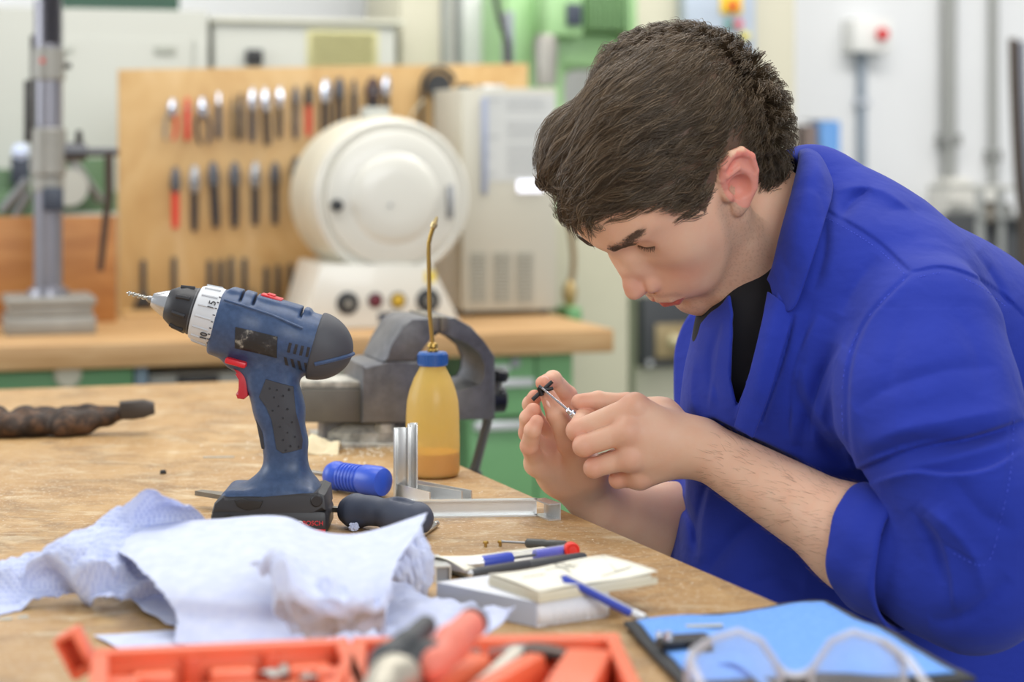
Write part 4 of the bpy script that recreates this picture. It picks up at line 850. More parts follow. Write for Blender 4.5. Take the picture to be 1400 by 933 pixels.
for i in range(8):
    a = 2*PI*i/8+0.2; p0 = m_ax @ Vector((28.4*k_*math.cos(a), 28.4*k_*math.sin(a), 27*k_)); p1 = m_ax @ Vector((31.8*k_*math.cos(a), 31.8*k_*math.sin(a), 46*k_)); tube(bm, [p0, p1], 0.0022, 6)
obj('grip_flat', bm, M_BLK, chuck)
bm = new(); lathe(bm, [(31.5*k_, 50*k_), (32.8*k_, 50.5*k_), (32.8*k_, 52*k_), (31.5*k_, 52.5*k_)], 36, m_ax); obj('groove_ring', bm, mat('55565a', 0.4), chuck)
bm = new(); lathe(bm, [(3*k_, -8*k_), (9*k_, -7*k_), (11*k_, -4*k_), (17*k_, 8*k_), (19.5*k_, 15*k_), (10*k_, 18*k_)], 32, m_ax); nose = obj('chuck_nose', bm, mat('c8c9cc', 0.25, 0.95, var=0.04), T)
bm = new(); cyl(bm, m_ax @ Vector((0, 0, -13*k_)), m_ax @ Vector((0, 0, -6*k_)), 4.2*k_, 5.5*k_, 14); obj('jaw', bm, M_STEEL, nose)
def drillbit():
    bm = new(); N_ = 40; r = 3.3*k_; L_ = 34*k_; rows = []
    for i in range(N_+1):
        t = i/N_; z = -10*k_ - t*L_; rr = r*(1 if t < 0.9 else max(0.05, (1-t)/0.1)); tw = t*2*PI*2.6
        rows.append([bm.verts.new(m_ax @ Vector((rr*(1 - 0.45*(math.cos(2*a) < -0.2))*math.cos(a+tw), rr*(1 - 0.45*(math.cos(2*a) < -0.2))*math.sin(a+tw), z))) for a in [2*PI*j/12 for j in range(12)]])
    for a, b in zip(rows, rows[1:]):
        for j in range(12): bm.faces.new((a[j], a[(j+1) % 12], b[(j+1) % 12], b[j]))
    bm.faces.new(rows[0]); bm.faces.new(rows[-1][::-1]); return bm
obj('drill_bit', drillbit(), mat('b9b7b0', 0.3, 0.9, var=0.05), T, sharp=0.9)
# switches and trigger
M_RSW = mat('d3252f', 0.35, var=0.05)
bm = new(); m_ = Matrix((ax_, (0, 1, 0), up_)).transposed().to_4x4(); m_.translation = S(150, 45); bx(bm, -15*k_, 15*k_, -0.0085, 0.0085, -2*k_, 4*k_, 0.0012, m_); bx(bm, -7*k_, 4*k_, -0.006, 0.006, 3*k_, 6.5*k_, 0.001, m_); obj('gear_switch', bm, M_RSW, T)
bm = new(); q = D(327, 493); m_ = Matrix((ax_, (0, 1, 0), up_)).transposed().to_4x4(); m_.translation = q; bx(bm, -15*k_, 14*k_, -0.026, 0.02, -4*k_, 4*k_, 0.0015, m_); obj('direction_switch', bm, M_RSW, T)
bm = new(); prism(bm, [(D(x, y).x, D(x, y).z) for x, y in [(320, 503), (338, 506), (341, 540), (335, 545), (326, 544), (324, 538), (331, 528), (331, 517), (326, 509)]], -0.0095, 0.0095, bev=0.002); obj('trigger', bm, mat('c2303a', 0.4, var=0.05), T)
# scuffed name plate, vents
def side_y(px, py):                              # outer surface of the housing on the camera side
    p = D(px, py); ys = np.linspace(-0.05, 0, 101); pts = np.stack([np.full(101, p.x), ys, np.full(101, p.z)], 1); d = drill_body(pts)
    i = np.argmax(d < 0); return ys[i] if (d < 0).any() else -0.02
def side_patch(name, pts, m, parent, out=0.0012, ins=0.004, label=None):
    bm = new(); ring_o = []; ring_i = []
    cx_ = sum(p[0] for p in pts)/len(pts); cy_ = sum(p[1] for p in pts)/len(pts)
    # fill as a fan grid so the plate follows the curved side
    ringN = []
    for f in (0.0, 0.33, 0.66, 0.95, 1.0):
        row = []
        for (x, y) in pts:
            px_, py_ = cx_ + (x-cx_)*f, cy_ + (y-cy_)*f; q = D(px_, py_); yy = side_y(px_, py_) - (out if f < 1 else -ins); row.append(bm.verts.new((q.x, yy, q.z)))
            if f == 0.0: break
        ringN.append(row)
    k = len(pts)
    for a, b in zip(ringN, ringN[1:]):
        for i in range(k):
            j = (i+1) % k
            if len(a) == 1: bm.faces.new((a[0], b[i], b[j]))
            else: bm.faces.new((a[i], b[i], b[j], a[j]))
    return obj(name, bm, m, parent, label, sharp=0.9)
def densify(pts, m=6):
    out = []
    for i in range(len(pts)):
        a, b = pts[i], pts[(i+1) % len(pts)]
        for t in range(m): out.append((a[0]+(b[0]-a[0])*t/m, a[1]+(b[1]-a[1])*t/m))
    return out
n = newmat('scuffed_black'); nz = n.noise(n.co(), 70, 6, 0.7); n.color(n.ramp(nz, [(0.5, '29292b'), (0.58, '3a3a3c'), (0.66, '9c988e')])); n.b.inputs['Roughness'].default_value = 0.5; M_SCUFF = n.m
side_patch('name_plate', densify([(327, 442), (386, 456), (384, 487), (325, 473)]), M_SCUFF, T)
for k in range(5):
    x = 396 + k*8.2; y = 464 + k*2.0
    side_patch('vent', densify([(x+4, y), (x+8, y+1), (x+4.5, y+15), (x+0.5, y+14)], 3), M_BLK, T, 0.0006)
    x = 391 + k*9.0; y = 484 + k*2.6
    side_patch('vent', densify([(x+1, y), (x+5, y+1), (x+7, y+14+k), (x+2.5, y+12+k)], 3), M_BLK, T, 0.0006)
gp = side_patch('grip_pad', densify([(366, 513), (404, 524), (408, 560), (417, 600), (416, 613), (390, 618), (381, 612), (374, 570), (366, 552), (356, 538)], 4), mat('3c3d43', 0.65, var=0.1), T, 0.0015)
bm = new()
for i, (x, y) in enumerate([(372, 528), (378, 540), (390, 538), (384, 552), (396, 556), (376, 558), (390, 568), (402, 574), (386, 580), (396, 588), (406, 594), (390, 598), (400, 606), (411, 608), (394, 612), (382, 530), (398, 530)]):
    q = D(x, y); cyl(bm, (q.x, side_y(x, y)-0.001, q.z), (q.x, side_y(x, y)-0.0022, q.z), 0.0012, 0.0006, 8)
obj('dimple', bm, M_BLK, gp)
bm = new(); prism(bm, [(D(x, y).x, D(x, y).z) for x, y in [(348, 556), (356, 556), (371, 606), (368, 613), (359, 612)]], -0.012, 0.012, bev=0.003); obj('finger_pad', bm, mat('3c3d43', 0.65), T)
# battery
bm = new(); bx(bm, D(295, 0).x, D(452, 0).x, -0.037, 0.037, 0.0, D(0, 689).z, 0.006); bat = obj('battery', bm, M_BLK, T)
bm = new(); prism(bm, [(D(x, y).x, D(x, y).z) for x, y in [(296, 694), (300, 680), (312, 670), (420, 672), (440, 664), (449, 668), (451, 690), (430, 693), (360, 694)]], -0.0355, 0.0355, bev=0.004); obj('battery_collar', bm, mat('35363b', 0.5, var=0.1), T)
bm = new(); cyl(bm, D(438, 676) + Vector((0, -0.038, 0)), D(438, 676) + Vector((0, 0.038, 0)), 8*k_, seg=18, bev=0.001); obj('release_button', bm, M_BLK, T)
bm = new(); prism(bm, [(D(x, y).x, D(x, y).z) for x, y in [(328, 676), (338, 673), (352, 677), (366, 676), (362, 686), (344, 689), (332, 684)]], -0.0372, -0.034, bev=0.001); obj('thumb_recess', bm, mat('2a2a2c', 0.5), T)
for px in (319, 364):
    q = D(px, 697); bm = new(); cyl(bm, (q.x, -0.037, q.z), (q.x, -0.0385, q.z), 3.6*k_, seg=14); obj('screw', bm, M_DARK, bat)
def frontm(px, py, y=-0.0378): q = D(px, py); m_ = Matrix(((1, 0, 0), (0, 0, -1), (0, 1, 0))).to_4x4(); m_.translation = (q.x, y, q.z); return m_
text('maker_name', 'BOSCH', 8.6*k_, mat('e0404a', 0.5), bat, frontm(433, 706))
bm = new(); q = D(416, 707); tube(bm, [(q.x + 4*k_*math.cos(a), -0.0375, q.z + 4*k_*math.sin(a)) for a in np.linspace(0, 2*PI, 17)[:-1]], 0.0005, 6, True); bx(bm, q.x-1.6*k_, q.x+1.6*k_, -0.0378, -0.037, q.z-2.6*k_, q.z+2.6*k_); obj('emblem', bm, mat('d8d8da', 0.4), bat)
bm = new(); q = D(438, 716); bx(bm, q.x-16*k_, q.x+12*k_, -0.0378, -0.037, q.z-3*k_, q.z+2*k_); obj('red_stripe', bm, M_RSW, bat)
bm = new(); tube(bm, [(D(x, y).x, -0.0374, D(x, y).z) for x, y in [(350, 704), (306, 704), (310, 712), (350, 712)]], 0.0005, 6, False); obj('outline_mark', bm, mat('d8d8da', 0.4), bat)
q = D(323, 709); bm = new(); lathe(bm, [(0, 0), (7*k_, 0), (7*k_, 0.0008), (0, 0.0008)], 20, frontm(323, 709, -0.037) @ Matrix.Scale(0.75, 4, (0, 1, 0))); obj('red_badge', bm, mat('c8333a', 0.45), bat)
bm = new()
for k in range(3): q = D(324, 707.5+k*2); bx(bm, q.x-5*k_+k*k_, q.x+8*k_, -0.0382, -0.0378, q.z-0.45*k_, q.z+0.45*k_)
obj('badge_stripe', bm, mat('e6e2e0', 0.45), bat)
# ------------------------------------------------------------------ hand tools lying on the bench
def lie(p0, p1, z): a = B(*p0); b = B(*p1); return a, b
# blue-handled scraper
a = B(444, 665, BENCH); M_BLUEHD = mat('2f55c8', 0.35, var=0.06); p0 = B(449, 649, BENCH+0.0165); p1 = B(526, 661, BENCH+0.0155)
ang = math.atan2(p1.y-p0.y, p1.x-p0.x); T = thing('blue_screwdriver', 'screwdriver with chunky ribbed bright blue handle behind the file handle', 'screwdriver', (p0.x, p0.y, BENCH), ang)
Lh = math.hypot(p1.x-p0.x, p1.y-p0.y); zc = 0.0163
bm = new(); prof = [(0, 0.0), (0.009, 0.0), (0.0125, 0.003), (0.0152, 0.009), (0.0155, 0.014), (0.0135, 0.02)]
xs = 0.020
for i in range(6): prof += [(0.0133, xs), (0.0148, xs+0.0012), (0.0148, xs+0.0032), (0.0133, xs+0.0042)]; xs += 0.0046
prof += [(0.0142, xs+0.001), (0.0158, xs+0.005), (0.016, Lh-0.008), (0.0142, Lh-0.002), (0.008, Lh), (0, Lh)]
lathe(bm, prof, 28, Matrix.Translation((0, 0, zc)) @ Matrix.Rotation(PI/2, 4, 'Y')); obj('handle', bm, M_BLUEHD, T)
bm = new(); bx(bm, -0.095, 0.004, -0.004, 0.004, zc-0.0018, zc+0.0018, 0.0008); obj('blade', bm, mat('9a9690', 0.4, 0.7), T)
# file with dark blue-grey handle
p0 = B(470, 697, BENCH+0.016); p1 = B(590, 714, BENCH+0.015); ang = math.atan2(p1.y-p0.y, p1.x-p0.x)
T = thing('flat_file', 'flat file with dark grey-blue moulded handle passing behind the drill', 'file', (p0.x, p0.y, BENCH), ang); Lh = math.hypot(p1.x-p0.x, p1.y-p0.y)
M_FH = mat('434a5c', 0.55, var=0.12, scale=40)
def fhandle(p):
    d = s_chain(p, [(0.003, 0, 0.0155), (0.014, 0, 0.016), (0.034, 0, 0.0185), (Lh*0.62, 0, 0.0165), (Lh-0.017, 0, 0.0163)], [0.0095, 0.0145, 0.0115, 0.0155, 0.0158], 0.01)
    g = s_cap(p, (Lh*0.63, -0.004, 0.0345), (Lh*0.80, -0.004, 0.034), 0.0042); d = smax(d, -g, 0.002)
    return smax(d, -(p[:, 0]) , 0.002)
Vv, Q = sdf_mesh(fhandle, (-0.01, -0.025, -0.004), (Lh+0.012, 0.025, 0.042), 0.0016); np_obj('handle', Vv, Q, M_FH, T)
bm = new(); bx(bm, 0.0, 0.012, -0.0085, 0.0085, 0.008, 0.024, 0.003); obj('ferrule', bm, mat('3f66a8', 0.4), T)
bm = new(); pe = B(252, 681, BENCH+0.012); Le = math.hypot(pe.x-p0.x, pe.y-p0.y)
g_ = [(-0.0, 0.0045), (-0.03, 0.005), (-0.035, 0.0095), (-Le*0.75, 0.0095), (-Le, 0.005)]
tp = [bm.verts.new((x, y, 0.018 if x > -0.03 else 0.0165)) for x, y in g_] + [bm.verts.new((x, -y, 0.018 if x > -0.03 else 0.0165)) for x, y in g_[::-1]]
bt = [bm.verts.new((v_.co.x, v_.co.y, v_.co.z-0.0045)) for v_ in tp]; bm.faces.new(tp); bm.faces.new(bt[::-1])
for i in range(10): bm.faces.new((tp[i], tp[(i+1) % 10], bt[(i+1) % 10], bt[i]))
n = newmat('file_steel'); wv = n.N.new('ShaderNodeTexWave'); wv.inputs['Scale'].default_value = 300; n.L.new(n.mapping((1, 0.6, 1), (0, 0, 0.5)), wv.inputs['Vector']); n.color(n.ramp(n.noise(n.co(), 50, 4), [(0.3, '6e6a62'), (0.7, '8a857a')])); n.b.inputs['Metallic'].default_value = 0.6; n.b.inputs['Roughness'].default_value = 0.45; n.bump(wv.outputs[0], 0.4, 0.0005)
obj('blade', bm, n.m, T, sharp=0.3)
# steel bit beside the paper
p0 = B(568, 737, BENCH+0.0035); p1 = B(597, 716, BENCH+0.0035); T = thing('steel_rod', 'short bright steel rod poking out from under the paper tip', 'rod', p0)
d_ = p1-p0; bm = new(); lathe(bm, [(0.0032, 0), (0.0032, d_.length*0.86), (0.0026, d_.length*0.88), (0.0026, d_.length*0.9), (0.0032, d_.length*0.92), (0.003, d_.length), (0, d_.length)], 16, frame_mtx((0, 0, 0), d_)); obj('rod', bm, mat('b5b4b0', 0.25, 0.95), T)
# rusty iron tool at the left
pl = Plane(B(75, 596), BANG*0.6); T = pl.thing('rusty_iron_tool', 'lumpy dark rusty iron tool with a square steel jaw at the bench corner', 'iron tool')
n = newmat('rusty_iron'); nz = n.noise(n.co(), 38, 7, 0.7); n.color(n.ramp(nz, [(0.35, '241d1a'), (0.5, '3f3026'), (0.62, '664a35'), (0.75, '4a4440')])); n.b.inputs['Roughness'].default_value = 0.6; n.b.inputs['Metallic'].default_value = 0.3; n.bump(nz, 0.6, 0.002); M_RUST = n.m
def lump(p):
    d = None
    for px, py, r, dy in ((-20, 583, 22, 0), (14, 582, 25, -0.004), (50, 581, 25, 0.0), (90, 581, 24, -0.006), (30, 568, 16, 0.012), (62, 567, 15, 0.012), (-5, 571, 18, 0.014), (110, 580, 18, 0.0)):
        q = pl(px, py); e = s_ell(p, (q.x, dy, q.z), (r*0.00098, r*0.0009, r*0.00068)); d = e if d is None else smin(d, e, 0.006)
    qs = [pl(96, 578), pl(120, 576), pl(150, 570), pl(200, 563)]
    d = smin(d, s_chain(p, qs, [0.016, 0.011, 0.0085, 0.006], 0.01), 0.012)
    d = d + 0.0016*np.sin(p[:, 0]*150 + 2*np.sin(p[:, 2]*90))*np.sin(p[:, 2]*120 + p[:, 1]*70)
    qs = [pl(88, 566, 0.02), pl(120, 562, 0.02), pl(170, 560, 0.012)]; d = smin(d, s_chain(p, qs, [0.010, 0.007, 0.004], 0.01), 0.006)
    return smax(d, -p[:, 2] + 0.0005, 0.003)
Vv, Q = sdf_mesh(lump, (-0.15, -0.04, -0.005), (0.15, 0.05, 0.06), 0.0025); np_obj('body', Vv, Q, M_RUST, T)
bm = new(); prism(bm, [(pl(x, y).x, pl(x, y).z) for x, y in [(165, 572), (163, 550), (196, 547), (211, 551), (212, 565), (196, 571)]], -0.012, 0.012, bev=0.002); obj('jaw', bm, mat('4b4541', 0.45, 0.6, var=0.2), T)
# cream crumpled paper and dust by the vise
def crumple(p, f, a, seed=0.0):
    v_ = Vector((p[0]*f+seed, p[1]*f-seed*0.7, p[2]*f+seed*1.3)); s = 0; am = a
    for _ in range(4):
        s += am*(abs(noise.noise(v_))*2 - 0.5); v_ = v_*2.3 + Vector((3.1, 1.7, 9.2)); am *= 0.40
    return s
T = thing('cream_paper_scrap', 'crumpled cream paper scrap beside the vise base', 'paper scrap', B(435, 618))
bm = new(); 
def fn(u, v):
    x = (u-0.5)*0.052; y = (v-0.5)*0.05; z = 0.022*math.sin(PI*min(1, max(0, v*1.05)))**0.7*(1-0.5*u) + crumple((x, y, 0), 40, 0.006, 2); return Vector((x, y, max(0.0006, z)))
sheet(bm, fn, 26, 24); o = obj('sheet', bm, mat('e8d9b4', 0.8, var=0.06), T, sharp=0.8); sm = o.modifiers.new('thickness', 'SOLIDIFY'); sm.thickness = 0.0006
T = thing('black_nub', 'tiny black plug lying alone on the bench left of drill', 'plug', B(223, 648)); bm = new(); lathe(bm, [(0, 0), (0.0035, 0), (0.0038, 0.001), (0.003, 0.004), (0, 0.0042)], 12); obj('plug', bm, M_DARK, T)
T = thing('white_strip', 'thin white plastic strip on the bench left of the drill grip', 'strip', B(299, 626), 0.05); bm = new(); bx(bm, -0.018, 0.018, -0.002, 0.002, 0, 0.0012, 0.0003); obj('strip', bm, M_WHITE, T)
for k, (px, py, lab) in enumerate(((5, 848, 'white paper chip at the bottom left of the bench'), (30, 845, 'smaller white paper chip beside the first at bottom left'))):
    T = thing('paper_chip', lab, 'paper chip', B(px, py), 0.2*k); bm = new(); bx(bm, -0.004+0.001*k, 0.005, -0.002, 0.002, 0, 0.0008); bx(bm, 0.0, 0.006-0.002*k, 0.0, 0.0035, 0, 0.001); obj('chip', bm, M_WHITE, T)
bm = new()
for i in range(520):
    if i < 330: px = random.gauss(480, 75); py = random.gauss(614, 9)
    else: px = random.uniform(0, 1000); py = random.uniform(560, 870)
    q = B(px, max(py, 545))
    if (q - C0).dot(Vector((0.933, 0.36, 0))) > -0.01: continue
    s = random.uniform(0.0006, 0.0022) if i < 330 else random.uniform(0.0004, 0.0011); a = random.uniform(0, PI); c2, s2 = math.cos(a)*s, math.sin(a)*s
    vs = [bm.verts.new((q.x+x, q.y+y, BENCH+z)) for x, y, z in ((c2, s2, 0), (-s2, c2, 0), (-c2, -s2, 0), (s2, -c2, 0))]; t = bm.verts.new((q.x, q.y, BENCH+s*0.6))
    for i2 in range(4): bm.faces.new((vs[i2], vs[(i2+1) % 4], t))
o = obj('filings', bm, mat('e4ddcc', 0.8), None); tag(o, 'pale dust and filings scattered over the bench top, thickest by vise', 'filings', kind='stuff')
# ------------------------------------------------------------------ paper towels
def H(px, py, z): return B(px, py, BENCH + z)
def paper_mat(name, dots):
    n = newmat(name); nz = n.noise(n.co(), 90, 4); n.color(n.ramp(nz, [(0.3, 'ccd4f1'), (0.7, 'dbe1f6')])); n.b.inputs['Roughness'].default_value = 0.85; n.b.inputs['Specular IOR Level'].default_value = 0.15
    if dots:
        v_ = n.N.new('ShaderNodeTexVoronoi'); v_.inputs['Scale'].default_value = 330; v_.inputs['Randomness'].default_value = 0.12; n.L.new(n.mapping((1, 1, 1), (0, 0, 0.5)), v_.inputs['Vector'])
        n.color(n.mix(n.ramp(v_.outputs[0], [(0.25, 1.0), (0.5, 0.0)]), 'cfd7f4', 'adb9e4')); n.bump(v_.outputs[0], 0.5, 0.0006)
    else: n.bump(nz, 0.25, 0.0005)
    tr = n.N.new('ShaderNodeBsdfTranslucent'); tr.inputs[0].default_value = lin('d3dbf6'); mx = n.N.new('ShaderNodeMixShader'); mx.inputs[0].default_value = 0.05
    n.L.new(n.b.outputs[0], mx.inputs[1]); n.L.new(tr.outputs[0], mx.inputs[2]); n.L.new(mx.outputs[0], n.N['Material Output'].inputs[0]); return n.m
M_PAP = paper_mat('paper_towel_smooth', False); M_PAPD = paper_mat('paper_towel_dotted', True)
def crv(p, t):
    m = len(p)-1; s = t*m; k = min(int(s), m-1); f = s-k; q = [2*p[0]-p[1]] + p + [2*p[-1]-p[-2]]; a, b, c, d = q[k:k+4]
    return 0.5*((2*b) + (c-a)*f + (2*a-5*b+4*c-d)*f*f + (3*b-a-3*c+d)*f**3)
def towel(T, rows, nu, nv, amp, freq, seed, edges=(0, 0, 0, 0), bm=None, edge_amp=0.0022):
    """rows: back to front; each a list of (px, py, height above the bench)"""
    R_ = [[H(*q) for q in r] for r in rows]
    bm = bm or new(); o = T.location
    def fn(u, v):
        cols = [crv(r, u) for r in R_]; p = crv(cols, v)
        d = crumple((p.x, p.y, p.z), freq, 1.0, seed); p = p + Vector((0.4*d*amp*math.sin(seed*7+u*9), 0.45*d*amp*math.cos(v*8+seed), d*amp))
        e = max(edges[0]*max(0, 1-u*nu/1.0), edges[1]*max(0, 1-(1-u)*nu), edges[2]*max(0, 1-v*nv), edges[3]*max(0, 1-(1-v)*nv))
        if e > 0:
            nn = noise.noise(Vector((u*97+seed, v*97, seed)))+0.6*noise.noise(Vector((u*250, v*250+seed, 3))); p = p + Vector((nn*edge_amp, nn*edge_amp*0.6, nn*edge_amp*0.5))
        p.z = max(p.z, BENCH + 0.0007); return p - o
    sheet(bm, fn, nu, nv); return bm
def paper_thing(name, label, px, py, rows_list, m, group=None):
    T = thing(name, label, 'paper', B(px, py), 0, group); bm = new()
    for a in rows_list: towel(T, *a, bm=bm)
    o = obj('paper', bm, m, T, sharp=1.2); s = o.modifiers.new('thickness', 'SOLIDIFY'); s.thickness = 0.0005; return T
GP = 'paper towels on the bench'
paper_thing('paper_towel', 'dotted crumpled blue-white paper towel rising to a peak, left end of heap', 150, 800, [(
    [[(-15, 787, .018), (42, 755, .035), (90, 732, .05), (150, 698, .065), (205, 672, .085), (245, 688, .075), (296, 713, .05)],
     [(-15, 800, .012), (48, 768, .034), (100, 752, .046), (155, 732, .052), (205, 716, .056), (250, 716, .054), (296, 724, .045)],
     [(-12, 820, .005), (60, 786, .022), (105, 783, .030), (155, 772, .036), (205, 762, .037), (250, 758, .036), (296, 750, .035)],
     [(-8, 840, .001), (78, 802, .012), (112, 808, .014), (140, 812, .013), (190, 806, .017), (250, 798, .02), (290, 790, .02)],
     [(-6, 844, .0008), (92, 812, .006), (122, 822, .006), (140, 838, .002), (185, 829, .003), (250, 826, .004), (290, 828, .004)]],
    160, 110, 0.0125, 13, 1.3, (0, 0, 0, 1))], M_PAPD, GP)
paper_thing('paper_towel', 'large smooth blue-white paper sheet draped across the middle of the heap', 360, 800, [(
    [[(140, 746, .038), (185, 722, .052), (300, 709, .062), (385, 706, .064), (432, 724, .057), (475, 730, .052), (525, 721, .058), (584, 700, .072)],
     [(166, 757, .043), (205, 750, .050), (300, 745, .055), (385, 745, .056), (440, 748, .053), (480, 752, .050), (522, 748, .052), (570, 729, .062)],
     [(200, 785, .041), (240, 785, .043), (310, 785, .045), (385, 785, .045), (440, 785, .043), (480, 785, .041), (512, 784, .041), (543, 768, .048)],
     [(226, 815, .032), (260, 816, .033), (320, 820, .032), (385, 820, .031), (440, 818, .03), (480, 818, .029), (510, 814, .029), (534, 803, .034)],
     [(241, 842, .02), (275, 846, .019), (330, 852, .017), (390, 852, .016), (440, 850, .016), (480, 848, .016), (508, 844, .016), (530, 834, .02)],
     [(239, 880, .004), (280, 886, .003), (330, 890, .003), (390, 890, .003), (440, 890, .003), (480, 888, .003), (505, 884, .003), (522, 872, .004)]],
    110, 60, 0.0009, 14, 2.1, (1, 1, 0, 1)),
    ([[(141, 747, .036), (165, 745, .034), (210, 745, .03), (260, 745, .028)],
      [(131, 763, .027), (165, 764, .024), (215, 772, .018), (265, 775, .016)],
      [(141, 786, .015), (185, 792, .012), (230, 798, .009), (275, 800, .008)],
      [(171, 813, .008), (215, 822, .007), (255, 825, .005), (290, 828, .004)],
      [(226, 852, .003), (250, 856, .003), (275, 856, .0025), (300, 856, .002)]], 24, 50, 0.0006, 20, 5.1, (1, 0, 0, 0))], M_PAP, GP)
paper_thing('paper_towel', 'tightly creased paper towel bunched up in front of the smooth sheet', 440, 840, [(
    [[(338, 778, .055), (372, 763, .066), (412, 768, .064), (455, 786, .060), (500, 802, .054), (536, 812, .045)],
     [(362, 792, .051), (392, 782, .064), (425, 792, .060), (465, 806, .055), (505, 816, .046), (536, 824, .038)],
     [(374, 806, .047), (402, 812, .052), (440, 818, .050), (475, 826, .046), (512, 832, .038), (532, 842, .030)],
     [(378, 826, .036), (412, 836, .038), (450, 846, .036), (485, 850, .032), (512, 856, .026), (530, 862, .02)],
     [(398, 844, .025), (430, 862, .021), (465, 872, .016), (492, 876, .011), (512, 880, .006), (528, 880, .003)]],
    140, 110, 0.0155, 17, 3.7, (1, 1, 1, 1))], M_PAP, GP)
paper_thing('paper_towel', 'flat strip of paper towel peeking out behind the orange case', 205, 880, [(
    [[(128, 868, .003), (170, 866, .004), (215, 863, .005), (262, 861, .004)], [(150, 880, .002), (190, 880, .003), (235, 878, .003), (280, 876, .002)], [(176, 896, .001), (215, 897, .002), (260, 897, .002), (310, 895, .001)]],
    40, 20, 0.0006, 20, 4.4, (0, 0, 0, 0))], M_PAP, GP)
paper_thing('paper_towel', 'wrinkled paper towel lying between the bunch and the white box', 600, 845, [(
    [[(512, 796, .012), (558, 806, .014), (600, 814, .014), (650, 822, .020), (704, 832, .025)],
     [(508, 820, .010), (556, 828, .011), (600, 832, .012), (650, 838, .016), (695, 842, .020)],
     [(504, 850, .006), (550, 856, .007), (600, 856, .008), (645, 856, .012), (682, 854, .015)],
     [(500, 886, .002), (545, 890, .002), (590, 890, .003), (632, 886, .004), (664, 868, .008)]],
    90, 60, 0.0060, 16, 6.3, (0, 1, 0, 1))], M_PAP, GP)
def crumple_ball(name, label, px, py, r, sz, m, seed, group, amp=0.35):
    T = thing(name, label, 'paper', B(px, py), 0, group); bm = new(); bmesh.ops.create_icosphere(bm, subdivisions=5, radius=1.0)
    for v_ in bm.verts:
        d = crumple(v_.co, 1.5, 1.0, seed); s = 1 + amp*d*0.9; q = v_.co*s
        v_.co = Vector((q.x*r[0], q.y*r[1], max(0.0006, sz + q.z*r[2])))
    obj('paper', bm, m, T, sharp=0.7); return T
crumple_ball('paper_ball', 'small crumpled twist of paper towel just behind the orange case', 350, 872, (0.021, 0.014, 0.017), 0.013, M_PAP, 2.2, GP)
crumple_ball('paper_ball', 'crumpled upright wad of paper towel under the pointed sheet corner', 564, 815, (0.0165, 0.016, 0.03), 0.024, M_PAP, 8.2, GP, 0.3)
crumple_ball('paper_ball', 'tiny torn paper tuft between drill battery and file handle', 484, 727, (0.0042, 0.003, 0.0045), 0.004, M_PAP, 5.2, GP, 0.5)
# ------------------------------------------------------------------ white box, notebooks, pens
M_CARD = mat('e9ebf2', 0.7, var=0.03); M_PAGE = mat('f3efdf', 0.8, var=0.02); M_CARD_SHADE = mat('c3cbdc', 0.6, var=0.03)
def quadprism(bm, c4, z0, z1, o, warp=0.0):
    a = [bm.verts.new(Vector((p.x, p.y, BENCH+z0)) - o) for p in c4]; b = [bm.verts.new(Vector((p.x, p.y, BENCH+z1)) - o) for p in c4]
    bm.faces.new(a); bm.faces.new(b)
    for i in range(4): bm.faces.new((a[i], a[(i+1) % 4], b[(i+1) % 4], b[i]))
N_, R_ = B(735, 859), B(832, 844); L_ = B(598, 796, BENCH+0.0195); L_.z = BENCH; Fr = L_ + (R_-N_)
T = thing('white_box', 'low white cardboard box with a torn edge under the open notepad', 'box', N_)
bm = new(); quadprism(bm, [N_, R_, Fr, L_], 0.0, 0.0195, N_); bmesh.ops.bevel(bm, geom=list(bm.edges), offset=0.0006, segments=1, affect='EDGES'); obj('carton', bm, M_CARD, T)
d_ = (L_-N_).normalized(); n_ = Vector((-d_.y, d_.x, 0)); n_ = -n_ if n_.y > 0 else n_
bm = new(); e = n_*0.0006; quadprism(bm, [N_ + d_*0.001, N_ + d_*0.001 + e, L_ + e, L_], 0.0005, 0.019, N_); obj('shaded_side', bm, M_CARD_SHADE, T, 'long side coloured grey-blue for shade')  # thin panel in a darker card tone, shade put into its colour
bm = new(); dR = (R_-N_).normalized(); nR = Vector((dR.y, -dR.x, 0))
vs = []; kk = 26
for i in range(kk+1):
    t = i/kk; q = N_ + dR*((R_-N_).length*t) + nR*0.0007 - N_; vs.append((bm.verts.new(q + Vector((0, 0, 0.019))), bm.verts.new(q + nR*0.001*random.random() + Vector((0, 0, 0.0008 + 0.0022*random.random())))))
for a, b in zip(vs, vs[1:]): bm.faces.new((a[0], b[0], b[1], a[1]))
o = obj('torn_flap', bm, M_CARD, T); s = o.modifiers.new('thickness', 'SOLIDIFY'); s.thickness = 0.0005
# open notepad on the box
zp = 0.0215
c4 = [B(737, 822, BENCH+zp), B(899, 796, BENCH+zp), B(826, 775, BENCH+zp), B(668, 797, BENCH+zp)]
T = thing('notepad', 'open cream-paged notepad with pencil sketch lying on the white box', 'notepad', (c4[0].x, c4[0].y, BENCH+0.0198)); oo = Vector(T.location)
bm = new(); quadprism(bm, c4, 0.0199, 0.0245, oo); obj('cover_pages', bm, mat('ddd6bd', 0.8, var=0.05), T)
cI = [c4[0], c4[0]*0.04+c4[1]*0.96, c4[2]*0.97+c4[3]*0.03, c4[3]]
bm = new(); quadprism(bm, [q*0.985 + c4[0]*0.015 for q in cI], 0.0246, 0.0275, oo); obj('page_block', bm, mat('e9e3cc', 0.8), T)
def pgf(u, v):
    p = (c4[0]*(1-u)+c4[1]*u)*(1-v) + (c4[3]*(1-u)+c4[2]*u)*v; z = 0.0278 + 0.0022*u*u + 0.0010*math.sin(u*6+v*3); return Vector((p.x, p.y, BENCH+z)) - oo
